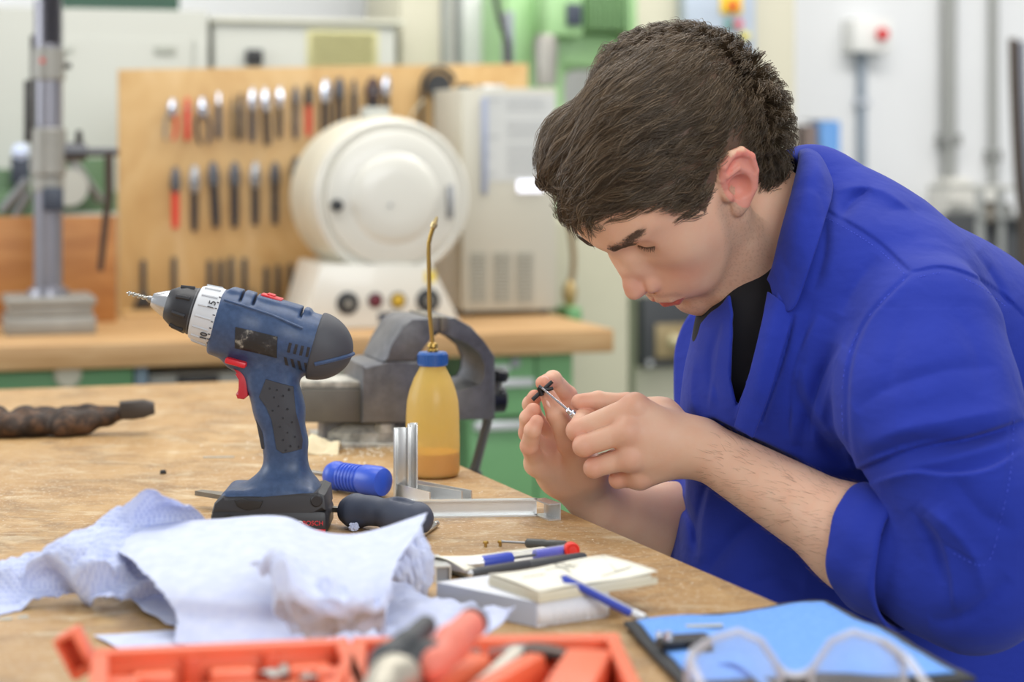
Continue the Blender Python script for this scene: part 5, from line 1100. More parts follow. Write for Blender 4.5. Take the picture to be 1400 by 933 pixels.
bm = new(); sheet(bm, pgf, 16, 8); o = obj('page', bm, M_PAGE, T); s = o.modifiers.new('thickness', 'SOLIDIFY'); s.thickness = 0.0006; s.offset = 1
M_PENCILMARK = mat('a39f94', 0.8)
bm = new()
for pts in ([(0.42, 0.85), (0.95, 0.9)], [(0.95, 0.9), (0.78, 0.3), (0.93, 0.32)], [(0.50, 0.55), (0.62, 0.95), (0.55, 0.98), (0.52, 0.6)], [(0.12, 0.6), (0.34, 0.68)], [(0.5, 0.85), (0.62, 0.72), (0.60, 0.88), (0.66, 0.76)], [(0.62, 0.22), (0.9, 0.30)]):
    tube(bm, [pgf(u, v) + Vector((0, 0, 0.0008)) for u, v in pts], 0.00035, 5)
obj('pencil_sketch', bm, M_PENCILMARK, T)
# second booklet with black cover behind
q0 = B(595, 779, BENCH+0.010)
T = thing('black_notebook', 'dark-covered notebook with cream pages fanned open behind the pens', 'notebook', (q0.x, q0.y, BENCH)); oo = Vector(T.location)
c4b = [B(640, 792), B(790, 768), B(742, 756), B(585, 776)]
bm = new(); quadprism(bm, c4b, 0.0006, 0.0055, oo); obj('page_block', bm, mat('d9d4c0', 0.8), T)
bm = new(); quadprism(bm, [p*1.02 - sum(c4b, Vector())*0.005 for p in c4b], 0.0, 0.0008, oo); obj('cover', bm, M_DARK, T)
def pg2(u, v):
    a = B(636, 781, BENCH+0.008)*(1-u) + B(735, 764, BENCH+0.007)*u; b = B(582, 770, BENCH+0.010)*(1-u) + B(690, 757, BENCH+0.007)*u
    p = a*(1-v) + b*v; p.z = BENCH + 0.0068 + 0.010*math.sin(PI*min(1, v*0.62+0.05))*(1-u)**1.2; return p - oo
bm = new(); sheet(bm, pg2, 14, 14); o = obj('page', bm, M_PAGE, T); s = o.modifiers.new('thickness', 'SOLIDIFY'); s.thickness = 0.0005
bm = new()
for k in range(5):
    def pg3(u, v, k=k):
        p = pg2(u, v*0.96) + oo; p.z = BENCH + 0.0058 + (p.z-BENCH-0.0058)*(0.18 + 0.13*k); return p - oo
    sheet(bm, pg3, 6, 10)
o = obj('page_leaves', bm, mat('b9b2b4', 0.8), T); s = o.modifiers.new('thickness', 'SOLIDIFY'); s.thickness = 0.0004
q = B(606, 797); T = thing('square_tube', 'short piece of grey square metal tube left of the notepad', 'metal tube', q, 0.25); bm = new()
s_, t_, l_ = 0.0068, 0.0013, 0.05
for (x0, x1, z0, z1) in ((-s_, s_, 0, t_), (-s_, s_, 2*s_-t_, 2*s_), (-s_, -s_+t_, t_, 2*s_-t_), (s_-t_, s_, t_, 2*s_-t_)): bx(bm, x0, x1, 0, l_, z0, z1)
obj('tube', bm, M_ALP, T); bm = new(); bx(bm, -s_+t_, s_-t_, 0.004, 0.006, t_, 2*s_-t_); obj('plug', bm, mat('8f9094', 0.5), T)
n = newmat('clear_plastic'); n.b.inputs['Base Color'].default_value = (0.85, 0.86, 0.9, 1); n.b.inputs['Roughness'].default_value = 0.12
tr = n.N.new('ShaderNodeBsdfTransparent'); tr.inputs[0].default_value = (0.97, 0.98, 1, 1); fr = n.N.new('ShaderNodeLayerWeight'); fr.inputs[0].default_value = 0.35; m1 = n.N.new('ShaderNodeMixShader')
n.L.new(n.math('ADD', n.math('MULTIPLY', fr.outputs['Facing'], 0.55), 0.06), m1.inputs[0]); n.L.new(tr.outputs[0], m1.inputs[1]); n.L.new(n.b.outputs[0], m1.inputs[2]); n.L.new(m1.outputs[0], n.N['Material Output'].inputs[0]); M_CLEAR = n.m
def pen(name, label, a, b, parts, cat='pen'):
    T = thing(name, label, cat, a); d = b - a; L0 = d.length; m_ = frame_mtx((0, 0, 0), d)
    for nm, prof, m in parts: bm = new(); lathe(bm, [(r, t*L0) for r, t in prof], 20, m_); obj(nm, bm, m, T)
    return T, m_, L0
M_PBLUE = mat('3b4fb8', 0.4, var=0.04); M_INKB = mat('2a2fc0', 0.35, var=0.05)
a, b = H(640, 772, 0.0125), H(790, 751, 0.0135)
T, m_, L0 = pen('blue_ballpoint', 'clear and blue ballpoint pen with a red round end on the notebook', a, b,
    [('tip', [(0, 0), (0.001, 0.0), (0.003, 0.06), (0.0045, 0.12)], M_ALU), ('grip', [(0.0046, 0.12), (0.0056, 0.14), (0.0058, 0.36), (0.005, 0.385)], M_PBLUE), ('refill', [(0.0012, 0.36), (0.0012, 0.6)], M_DARK),
     ('barrel', [(0.0051, 0.385), (0.0053, 0.4), (0.0053, 0.9), (0.005, 0.915)], M_CLEAR), ('ink_sleeve', [(0.0044, 0.6), (0.0046, 0.62), (0.0046, 0.9), (0.004, 0.91)], M_INKB)])
e = H(781, 752, 0.0150); q = e - a; bm = new(); mm = Matrix.Translation(q) @ Matrix.Rotation(math.radians(12), 4, 'Z') @ Matrix.Rotation(PI/2, 4, 'X')
lathe(bm, [(0.0045, -0.004), (0.0066, -0.003), (0.0068, 0.004), (0.0058, 0.0052), (0.0042, 0.0045), (0.0038, 0.0052), (0, 0.0055)], 24, mm); obj('end_cap', bm, mat('ee3a30', 0.35, var=0.04), T, 'round red end cap')
a, b = H(641, 785, 0.0122), H(799, 763, 0.0122)
T, m_, L0 = pen('black_pen', 'slim dark grey pen lying beside the blue ballpoint', a, b, [('tip', [(0, -0.01), (0.0018, 0.0), (0.003, 0.02)], M_ALU), ('barrel', [(0.0033, 0.02), (0.0045, 0.08), (0.005, 0.5), (0.0048, 0.505), (0.005, 0.51), (0.005, 0.97), (0.0042, 1.0), (0, 1.0)], mat('45464a', 0.4, var=0.06))])
a, b = B(766, 788, BENCH+0.034), B(886, 850, BENCH+0.0042)
T, m_, L0 = pen('blue_pencil', 'blue and silver pencil leaning from the notepad to the bench', a, b, [('lead', [(0, 0.0), (0.0006, 0.004), (0.0012, 0.02)], M_DARK), ('shaft', [(0.0012, 0.02), (0.0036, 0.06), (0.0038, 0.8), (0.0036, 0.82)], M_PBLUE),
    ('ferrule', [(0.0037, 0.82), (0.0041, 0.83), (0.0041, 0.87), (0.0038, 0.88), (0.0041, 0.89), (0.0041, 0.95)], M_ALU), ('eraser', [(0.0037, 0.95), (0.0037, 0.985), (0.003, 1.0), (0, 1.0)], mat('8c8a88', 0.7))], 'pencil')
bm = new(); p0 = m_ @ Vector((0, 0, 0.06*L0)); p1 = m_ @ Vector((0, 0, 0.82*L0)); up2 = Vector((0.3, -0.4, 0.86)).normalized(); tube(bm, [p0 + up2*0.0030, p1 + up2*0.0032], 0.0012, 6); obj('silver_band', bm, M_ALU, T)
a, b = H(686, 741, 0.006), H(775, 746, 0.005)
T, m_, L0 = pen('precision_screwdriver', 'thin precision screwdriver with dark handle behind the blue ballpoint', a, b, [('shaft', [(0, -0.005), (0.0016, 0.0), (0.0012, 0.05), (0.0012, 0.36)], M_STEEL), ('handle', [(0.002, 0.36), (0.0042, 0.39), (0.0044, 0.65), (0.0036, 0.7), (0.0042, 0.74), (0.0042, 0.97), (0.003, 1.0), (0, 1.0)], mat('4a4b48', 0.4, var=0.08))], 'screwdriver')
for k, (px, py, lab) in enumerate(((664, 748, 'small brass screw standing alone on the bench by the screwdriver'), (684, 747, 'small brass screw under the tip of the thin screwdriver'))):
    T = thing('brass_screw', lab, 'screw', B(px, py)); bm = new(); lathe(bm, [(0, 0), (0.0014, 0), (0.0014, 0.003)], 10); obj('shank', bm, M_BRASS, T); bm = new(); lathe(bm, [(0.0014, 0.003), (0.0026, 0.003), (0.0026, 0.0045), (0.0018, 0.0053), (0, 0.0054)], 12); obj('head', bm, M_BRASS, T)
# ------------------------------------------------------------------ orange tool case
M_ORG = mat('f0754f', 0.42, var=0.04, scale=12); M_ORGD = mat('e2562e', 0.45, var=0.04, scale=12)
hz_ = H(477, 874, 0.045); To = thing('orange_tool_case', 'open orange plastic tool case with moulded trays at the bench front', 'tool case', (hz_.x, hz_.y, BENCH))
def tray(x0, x1, ang, depth, m, lbl):
    """tray with its back rim from x0 to x1 along a line turned by ang, running towards the viewer"""
    R = Matrix.Rotation(ang, 4, 'Z'); bm = new(); t = 0.004; hh = 0.045
    bx(bm, x0, x1, -depth, 0, 0.0, 0.004, 0.001, R)
    for (a, b, c, d) in ((x0, x1, -t, 0), (x0, x1, -depth, -depth+t)): bx(bm, a, b, c, d, 0.003, hh-0.003, 0.001, R)
    for (a, b) in ((x0, x0+t), (x1-t, x1)): bx(bm, a, b, -depth+t, -t, 0.003, hh-0.003, 0.001, R)
    bx(bm, x0-0.004, x1+0.004, -0.006, 0.006, hh-0.006, hh, 0.0015, R); bx(bm, x0-0.0055, x0+0.0055, -depth, -0.0062, hh-0.006, hh-0.0004, 0.0015, R); bx(bm, x1-0.0055, x1+0.0035, -depth, -0.0062, hh-0.006, hh-0.0004, 0.0015, R)
    return obj('tray', bm, m, To, lbl), R
lt, Rl = tray(-0.158, -0.004, math.radians(11), 0.20, M_ORG, 'left tray of the case')
for k, (x0, x1) in enumerate(((-0.138, -0.112), (-0.090, -0.062), (-0.040, -0.014))):
    bm = new(); bx(bm, x0, x1, -0.026, -0.004, 0.003, 0.034, 0.002, Rl); obj('moulded_block', bm, M_ORG, lt)
for k, (x0, x1) in enumerate(((-0.106, -0.096), (-0.056, -0.046))):
    bm = new(); bx(bm, x0, x1, -0.012, -0.004, 0.003, 0.040, 0.001, Rl); obj('moulded_rib', bm, M_ORGD, lt)
for y0 in (-0.03, -0.058, -0.086):
    bm = new(); bx(bm, -0.154, -0.134, y0-0.016, y0, 0.003, 0.036, 0.002, Rl); obj('moulded_block', bm, M_ORG, lt)
    bm = new(); bx(bm, -0.024, -0.008, y0-0.016, y0, 0.003, 0.036, 0.002, Rl); obj('moulded_block', bm, M_ORG, lt)
rt, Rr = tray(0.006, 0.172, math.radians(3.5), 0.20, M_ORG, 'right tray of the case')
bm = new(); bx(bm, 0.08, 0.166, -0.020, -0.004, 0.003, 0.030, 0.002, Rr); obj('moulded_block', bm, M_ORGD, rt)
for (x, w_, yaw, z1) in ((0.072, 0.016, -0.5, 0.041), (0.108, 0.014, -0.5, 0.041), (0.142, 0.03, -0.25, 0.043)):
    bm = new(); bx(bm, -w_/2, w_/2, -0.09, 0.0, 0.0, z1-0.003, 0.003, Rr @ Matrix.Translation((x+0.012, -0.026, 0.003)) @ Matrix.Rotation(yaw, 4, 'Z')); obj('moulded_rib', bm, M_ORG, rt)
bm = new(); cyl(bm, (-0.003, -0.19, 0.04), (0.004, 0.0, 0.04), 0.0042, seg=12); obj('hinge', bm, M_ORG, To)
q = H(100, 903, 0.03) - To.location
bm = new(); m_ = Matrix.Translation(H(118, 916, 0.030) - To.location) @ Matrix.Rotation(math.radians(-28), 4, 'Y'); bx(bm, -0.0075, 0.0075, -0.010, 0.010, -0.002, 0.004, 0.001, m_); bx(bm, -0.0075, -0.0055, -0.012, 0.010, 0.0, 0.026, 0.001, m_); bx(bm, 0.005, 0.0075, -0.012, 0.010, 0.0, 0.026, 0.001, m_); bx(bm, -0.0075, 0.0075, 0.007, 0.010, 0.0, 0.026, 0.001, m_); bx(bm, -0.0075, 0.0075, -0.012, 0.010, 0.024, 0.027, 0.001, m_); obj('latch', bm, M_ORG, To)
GB = 'white flakes standing for reflections in the left tray'  # white flakes stand in for bright reflections on clear film
for k, (px, py, lab) in enumerate(((292, 914, 'single white flake standing for a film reflection in the left tray'), (355, 908, 'white flake for a film reflection behind two others in the left tray'), (385, 918, 'largest white flake standing for a film reflection in the left tray'), (425, 921, 'white film-reflection flake nearest the hinge of the case'))):
    p = H(px, py, 0.030); T = thing('film_glint', lab, 'film glint', (p.x, p.y, BENCH+0.029), 0.5*k, GB); bm = new()
    w2 = (0.009, 0.008, 0.014, 0.011)[k]; sheet(bm, lambda u, v: Vector(((u-0.5)*2*w2, (v-0.5)*w2, 0.002+crumple((u, v, k), 2.0, 0.003, k))), 10, 6); o = obj('glint', bm, M_WHITE, T, sharp=0.5); s = o.modifiers.new('thickness', 'SOLIDIFY'); s.thickness = 0.0006
bm = new(); bx(bm, -0.128, -0.03, -0.10, -0.030, 0.024, 0.028, 0.001, Rl); obj('inner_cover', bm, mat('e58a6c', 0.25, var=0.05), lt)
# pliers resting on the case
M_SALM = mat('e8806c', 0.5, var=0.05); M_PBLK = mat('45474a', 0.55, var=0.08)
po = H(560, 920, 0.05); T = thing('combination_pliers', 'pliers with black and salmon grips propped on the orange case', 'pliers', po)
def hh_(px, py, z): return H(px, py, z) - po
def grip1(p): return smin(s_chain(p, [hh_(535, 905, .056), hh_(556, 884, .062), hh_(582, 856, .066)], [0.0095, 0.0085, 0.0068], 0.006), s_ell(p, hh_(528, 908, .054), (0.011, 0.011, 0.011)), 0.008)
def grip2(p): return smin(s_chain(p, [hh_(598, 905, .056), hh_(618, 880, .062), hh_(642, 856, .064)], [0.0098, 0.0105, 0.0095], 0.006), s_ell(p, hh_(590, 912, .054), (0.007, 0.009, 0.009)), 0.006)
def shoulder(p): return smin(s_ell(p, hh_(588, 905, .055), (0.0125, 0.012, 0.0135)), s_ell(p, hh_(556, 916, .052), (0.008, 0.009, 0.008)), 0.008)
def head(p): return smax(smin(s_ell(p, hh_(540, 925, .052), (0.0155, 0.014, 0.013)), s_ell(p, hh_(520, 945, .048), (0.011, 0.016, 0.010)), 0.01), -s_cap(p, hh_(535, 930, .066), hh_(500, 965, .066), 0.0035), 0.002)
for nm, fnn, m in (('grip', grip1, M_PBLK), ('grip', grip2, M_SALM), ('shoulder', shoulder, M_PBLK), ('jaw', head, mat('b9b3a4', 0.4, 0.5, var=0.25, scale=60))):
    Vv, Q = sdf_mesh(fnn, (-0.06, -0.05, -0.04), (0.075, 0.12, 0.06), 0.0018); np_obj(nm, Vv, Q, m, T)
p_ = hh_(647, 851, .0645); bm = new(); lathe(bm, [(0, -0.002), (0.0098, -0.002), (0.0098, 0.002), (0.006, 0.004), (0, 0.0045)], 20, frame_mtx(p_, p_ + (hh_(642, 856, .064) - hh_(618, 880, .062)))); obj('grip_end', bm, M_PBLK, T)
# hammer lying in the right tray
po = H(690, 892, 0.034); T = thing('hammer', 'small claw hammer with bright head lying in the right tray', 'hammer', po, 0.0)
hq = lambda px, py, z: H(px, py, z) - po
bm = new(); a, b = hq(638, 888, .036), hq(728, 890, .036); lathe(bm, [(0, 0), (0.008, 0.0), (0.0095, 0.002), (0.0095, 0.008), (0.006, 0.012), (0.0085, 0.018), (0.0085, 0.033), (0.007, (b-a).length)], 20, frame_mtx(a, b)); obj('head', bm, mat('d5d5d2', 0.3, 0.85, var=0.08), T)
bm = new(); tube(bm, cr([hq(722, 890, .038), hq(755, 893, .038), hq(785, 899, .036), hq(808, 901, .035)], 12), [0.008, 0.0085, 0.0085, 0.0082, 0.0078, 0.0072, 0.0066, 0.006, 0.005, 0.004, 0.003, 0.002, 0.001], 12, flat=0.6); obj('claw', bm, mat('4b403c', 0.35, 0.7), T)
bm = new(); tube(bm, [hq(706, 895, .036), hq(682, 918, .035), hq(645, 955, .034)], [0.0055, 0.006, 0.007], 12); obj('handle', bm, mat('dcdacb', 0.4, 0.2), T)
# ------------------------------------------------------------------ blue pouch, clip and safety glasses
c = [B(853, 862), B(1130, 832), B(1335, 940), B(935, 950)]
cc = sum(c, Vector())/4; T = thing('blue_pouch', 'flat light-blue fabric pouch with black binding at the bench corner', 'pouch', cc)
def pf(u, v, k=1.0, z=0.002):
    p = (c[0]*(1-u)+c[1]*u)*(1-v) + (c[3]*(1-u)+c[2]*u)*v; p = cc + (p-cc)*k; w_ = 0.0012*math.sin(u*9+v*4)*math.sin(v*7+1); p.z = BENCH + z + 0.003 + w_ + 0.0015*crumple((u, v, 0), 3.0, 1.0, 7); p.z = max(p.z, BENCH+z); return p - cc
bm = new(); sheet(bm, lambda u, v: pf(u, v, 1.0, 0.0006), 30, 24); o = obj('binding', bm, mat('3a3b3c', 0.8, var=0.15), T); s = o.modifiers.new('thickness', 'SOLIDIFY'); s.thickness = 0.003
n = newmat('pouch_blue'); nz = n.noise(n.co(), 300, 3); n.color(n.ramp(nz, [(0.3, '5f97e6'), (0.7, '73a9f2')])); n.b.inputs['Roughness'].default_value = 0.7; n.bump(nz, 0.2, 0.0003)
bm = new(); sheet(bm, lambda u, v: pf(0.045+u*0.91, 0.05+v*0.9, 1.0, 0.0026) + Vector((0, 0, 0.0028)), 30, 24); o = obj('panel', bm, n.m, T); s = o.modifiers.new('thickness', 'SOLIDIFY'); s.thickness = 0.0012
bm = new(); tube(bm, cr([B(985, 907, BENCH+0.009)-cc, B(1010, 908, BENCH+0.011)-cc, B(1035, 925, BENCH+0.010)-cc, B(1055, 945, BENCH+0.009)-cc], 16), 0.0032, 8, flat=0.5); obj('fold', bm, n.m, T)
p = B(922, 886, BENCH+0.0085); T2 = thing('black_clip', 'black clip with a bright screw lying on the blue pouch', 'clip', p, 0.25)
bm = new(); bx(bm, -0.012, 0.026, -0.008, 0.008, 0, 0.008, 0.002); bx(bm, 0.008, 0.022, -0.022, -0.006, 0.0, 0.006, 0.002); obj('body', bm, mat('1d1e22', 0.4), T2)
bm = new(); cyl(bm, (-0.006, -0.004, 0.007), (-0.006, -0.004, 0.0125), 0.004, 0.003, 12); cyl(bm, (-0.010, 0.004, 0.007), (-0.010, 0.004, 0.011), 0.003, 0.002, 12); obj('screw', bm, M_CHROME, T2)
p = B(963, 858, BENCH+0.0085); T2 = thing('white_tag', 'small white strip tag on the pouch behind the clip', 'tag', p, 0.12); bm = new(); bx(bm, -0.014, 0.014, -0.0025, 0.0025, 0, 0.002, 0.0006); obj('tag', bm, M_WHITE, T2)
n = newmat('frosted_frame'); n.b.inputs['Base Color'].default_value = lin('d5d4da'); n.b.inputs['Roughness'].default_value = 0.15; tr = n.N.new('ShaderNodeBsdfTransparent'); m1 = n.N.new('ShaderNodeMixShader'); m1.inputs[0].default_value = 0.55
n.L.new(tr.outputs[0], m1.inputs[1]); n.L.new(n.b.outputs[0], m1.inputs[2]); n.L.new(m1.outputs[0], n.N['Material Output'].inputs[0]); M_RIM = n.m
YG = 1.30; og = Vector(((1088-700)/F*YG, YG, BENCH+0.0)); pl = Plane(og, 0.05); T = pl.thing('safety_glasses', 'clear-framed safety glasses standing on the blue pouch', 'glasses')
Lp = [(938, 962), (940, 912), (950, 892), (976, 873), (1010, 863), (1040, 876), (1060, 905), (1068, 925), (1062, 958), (1020, 968), (965, 970)]
for s_ in (0, 1):
    pts = [(x, y) if s_ == 0 else (2176-x, y+1) for x, y in Lp]; P3 = [pl(x, y, 0.0) for x, y in pts]
    P3 = [Vector((q.x, q.y, max(q.z, 0.0085))) for q in P3]
    bm = new(); tube(bm, P3, 0.0022, 8, True); obj('rim', bm, M_RIM, T)
    bm = new(); cn = sum(P3, Vector())/len(P3); a_ = [bm.verts.new(q) for q in P3]; c_ = bm.verts.new(cn + Vector((0, -0.004, 0)))
    for i in range(len(a_)): bm.faces.new((a_[i], a_[(i+1) % len(a_)], c_))
    o = obj('lens', bm, M_CLEAR, T); sm_ = o.modifiers.new('thickness', 'SOLIDIFY'); sm_.thickness = 0.0012
    hx_ = pl(948 if s_ == 0 else 2176-948, 895, 0.0); bm = new(); sg = -1 if s_ == 0 else 1
    tube(bm, [hx_ + Vector((-sg*0.010, 0, 0.009)), hx_ + Vector((0, 0, 0.001)), hx_ + Vector((sg*0.004, -0.012, -0.001)), hx_ + Vector((sg*0.003, -0.09, -0.006)), hx_ + Vector((0, -0.12, -0.022))], [0.0026, 0.0034, 0.003, 0.0022, 0.002], 8); obj('temple', bm, M_RIM, T)
bm = new(); tube(bm, cr([pl(1064, 912), pl(1074, 921), pl(1088, 924), pl(1102, 921), pl(1112, 912)], 12), 0.0026, 8); obj('bridge', bm, M_RIM, T)
# ------------------------------------------------------------------ the person
def head_axes(t, p, r):
    f = np.array([-math.cos(t)*math.cos(p), -math.cos(t)*math.sin(p), -math.sin(t)]); u = np.array([-math.sin(t)*math.cos(p), -math.sin(t)*math.sin(p), math.cos(t)]); l = np.array([math.sin(p), -math.cos(p), 0])
    return np.stack([f, math.cos(r)*u + math.sin(r)*l, math.cos(r)*l - math.sin(r)*u], 1)
HM = head_axes(math.radians(55), math.radians(30), math.radians(12)); HO = np.array(P(930, 253, 1.985))
def hw(f, u, l): return Vector(HO + HM @ (np.array([f, u, l])*0.001))
def to_head(p): return (p - HO) @ HM * 1000.0
def head_sdf(p):
    q0 = to_head(p); r0 = np.linalg.norm(q0 - np.array([8.0, 14, 0]), axis=1); sel = r0 < 185
    out = (r0 - 142.0)*0.001
    if sel.any(): out[sel] = _head(q0[sel])
    return out
def _head(q):
    """millimetres in the head's own frame: f forward, u up, l towards its left ear"""
    qa = q.copy(); qa[:, 2] = np.abs(qa[:, 2])
    d = s_ell(q, (-13, 50, 0), (112, 86, 78)); d = smin(d, s_ell(q, (-52, 6, 0), (72, 64, 66)), 25); d = smin(d, s_ell(q, (40, 55, 0), (56, 52, 62)), 25)
    d = smin(d, s_ell(q, (46, -20, 0), (46, 72, 55)), 25)                      # face block
    d = smin(d, s_ell(qa, (50, 4, 43), (28, 26, 21)), 26); d = smin(d, s_ell(qa, (22, -12, 44), (42, 52, 25)), 22)                      # cheek bones
    d = smin(d, s_ell(q, (72, -38, 0), (33, 34, 34)), 16)                      # upper jaw
    d = smin(d, s_ell(qa, (58, -38, 30), (28, 36, 24)), 16)                    # cheeks
    d = smin(d, s_chain(qa, [(8, -30, 58), (22, -66, 54), (60, -88, 34), (73, -92, 8)], [14, 15, 15, 15], 10), 16)
    d = smin(d, s_ell(q, (73, -90, 0), (17, 16, 20)), 10)                      # chin
    d = smin(d, s_ell(q, (56, -86, 0), (29, 18, 30)), 14)
    d = smin(d, s_chain(qa, [(91, 48, 4), (86, 54, 22), (68, 55, 46)], [8, 8.5, 7], 4), 12)   # brow ridge
    d = smax(d, -s_ell(qa, (100, 32, 31), (17, 13, 17)), 13)                    # eye sockets
    d = smin(d, s_sph(qa, (73.5, 35.5, 32), 13.2), 4)                            # eyeballs under lids
    d = smax(d, -s_chain(qa, [(85, 43.5, 19), (87.5, 44.5, 31), (78, 43.5, 45)], [1.0, 1.2, 1.0], 0), 3.0)  # crease above the lid
    d = smin(d, s_chain(q, [(90, 37, 0), (93.5, 25, 0), (102.5, 7, 0), (110.5, -9, 0), (112.5, -14.5, 0)], [7.5, 5.8, 6.0, 7.0, 8.0], 4), 8)    # nose
    d = smin(d, s_ell(q, (109, -17, 0), (12, 9.5, 9.5)), 4)
    d = smin(d, s_ell(qa, (96, -21, 13), (12.5, 9.5, 7.0)), 3.5)                 # nostril wings
    d = smin(d, s_ell(q, (99, -22, 0), (12, 8, 9)), 6)
    d = smin(d, s_ell(qa, (89, 4, 9), (15, 24, 10)), 10)
    d = smax(d, -s_ell(qa, (104, -31, 6.5), (5.5, 4.0, 2.8)), 2)               # nostrils
    d = smin(d, s_chain(qa, [(102, -46, 3.5), (97.5, -49, 15), (90, -52.5, 24)], [4.8, 4.2, 1.8], 2), 4)   # upper lip
    d = smin(d, s_chain(qa, [(97.5, -60, 0), (94, -58.5, 14), (89, -54.5, 24)], [6.6, 4.8, 0.8], 2), 3)   # lower lip
    d = smax(d, -s_chain(qa, [(108, -52.8, 0), (102, -53.2, 12), (92.5, -53.2, 21), (90, -53.8, 24.5)], [1.5, 1.4, 1.2, 1.4], 0), 2.2)  # mouth line
    d = smax(d, -s_ell(q, (103, -73, 0), (13, 6, 18)), 8)                      # hollow above the chin
    d = smax(d, -s_cap(q, (112, -34, 0), (107, -41, 0), 2.5), 4)               # philtrum
    # ear (both sides)
    E = lambda f, u, l: (f, u, l)
    qb = qa; qa = qa - np.array([3.5, 4.0, 0.0])
    hel = [E(0, 14, 73), E(-3, 26, 79), E(-11, 36, 84), E(-23, 38, 87), E(-33, 31, 89), E(-36, 17, 89), E(-30, 2, 87), E(-19, -11, 83), E(-4, -18, 77)]
    ear = s_chain(qa, hel, [4.2, 3.8, 3.8, 4.0, 4.2, 4.2, 4.0, 4.0, 4.6], 1.5)
    n_ = np.array([0.25, 0.0, 0.97]); n_ /= np.linalg.norm(n_)
    Me = np.stack([[math.cos(0.5)*0.97, math.sin(0.5), -0.25], [-math.sin(0.5), math.cos(0.5), 0.0], n_], 1)
    plate = s_ell(qa, (-15, 12, 80), (22, 28, 5.5), Me); ear = smin(ear, plate, 5)
    ear = smin(ear, s_ell(qa, (3, -15, 74), (9, 9.5, 6.5)), 6)                 # lobe
    ear = smin(ear, s_chain(qa, [(-7, 26, 84), (-20, 22, 87), (-24, 8, 86), (-14, -6, 84)], [2.6, 2.8, 2.8, 2.8], 1), 3)   # inner fold
    ear = smin(ear, s_ell(qa, (-12, 6, 70), (14, 20, 9)), 6)                   # root
    ear = smax(ear, -s_ell(qa, (-8, 4, 88), (12.5, 15, 16)), 2)                 # concha
    ear = smax(ear, -s_chain(qa, [(-8, 31, 88), (-22, 31, 91), (-30, 20, 92), (-27, 4, 91)], [2.2, 2.4, 2.4, 1.8], 0), 2)
    ear = smin(ear, s_ell(qa, (4, 6, 77), (5, 6.5, 5)), 4)                     # tragus
    d = smin(d, ear, 3.5)
    return d*0.001
NECK = [P(1003, 262, 2.03), P(1062, 330, 2.03), P(1125, 420, 2.05)]
# --- limbs
L_EL = P(1318, 806, 1.787); L_W = P(962, 614, 1.953); L_SH = P(1262, 475, 1.85)
R_SH = P(1012, 490, 2.18); R_EL = P(1015, 745, 2.17); R_W = P(822, 693, 2.075)
def Pm(*a): return [P(*q) for q in a]
LF = {  # left hand (near): finger joints from knuckle to tip
 'index': (Pm((868, 556, 1.952), (789, 589, 1.958), (796, 573, 1.987), (806, 566, 1.998)), (.0112, .0102, .0088, .0074)),
 'middle': (Pm((857, 590, 1.943), (798, 610, 1.944), (812, 604, 1.976), (826, 600, 1.985)), (.0112, .0102, .0088, .0076)),
 'ring': (Pm((861, 626, 1.946), (812, 640, 1.948), (826, 632, 1.978), (840, 624, 1.985)), (.0108, .0095, .0083, .0072)),
 'pinky': (Pm((875, 652, 1.960), (845, 656, 1.966), (852, 646, 1.988), (862, 636, 1.992)), (.0098, .0085, .0075, .0065)),
 'thumb': (Pm((905, 570, 1.985), (857, 554, 2.000), (818, 549, 2.000), (792, 550, 1.995)), (.0140, .0110, .0098, .0080))}
RF = {  # right hand (far), palm towards us
 'index': (Pm((788, 592, 2.062), (776, 541, 2.066), (756, 519, 2.048), (742, 524, 2.030)), (.0108, .0096, .0086, .0072)),
 'middle': (Pm((760, 606, 2.058), (730, 572, 2.052), (726, 553, 2.042), (731, 543, 2.030)), (.0108, .0094, .0084, .0072)),
 'ring': (Pm((744, 620, 2.045), (722, 592, 2.020), (722, 572, 2.010), (729, 561, 2.008)), (.0106, .0092, .0082, .0072)),
 'pinky': (Pm((734, 634, 2.028), (724, 610, 2.000), (728, 589, 1.988), (734, 577, 1.988)), (.0102, .0090, .0080, .0068)),
 'thumb': (Pm((806, 650, 2.030), (779, 606, 2.014), (761, 566, 2.008), (750, 543, 2.006)), (.0165, .0120, .0104, .0080))}
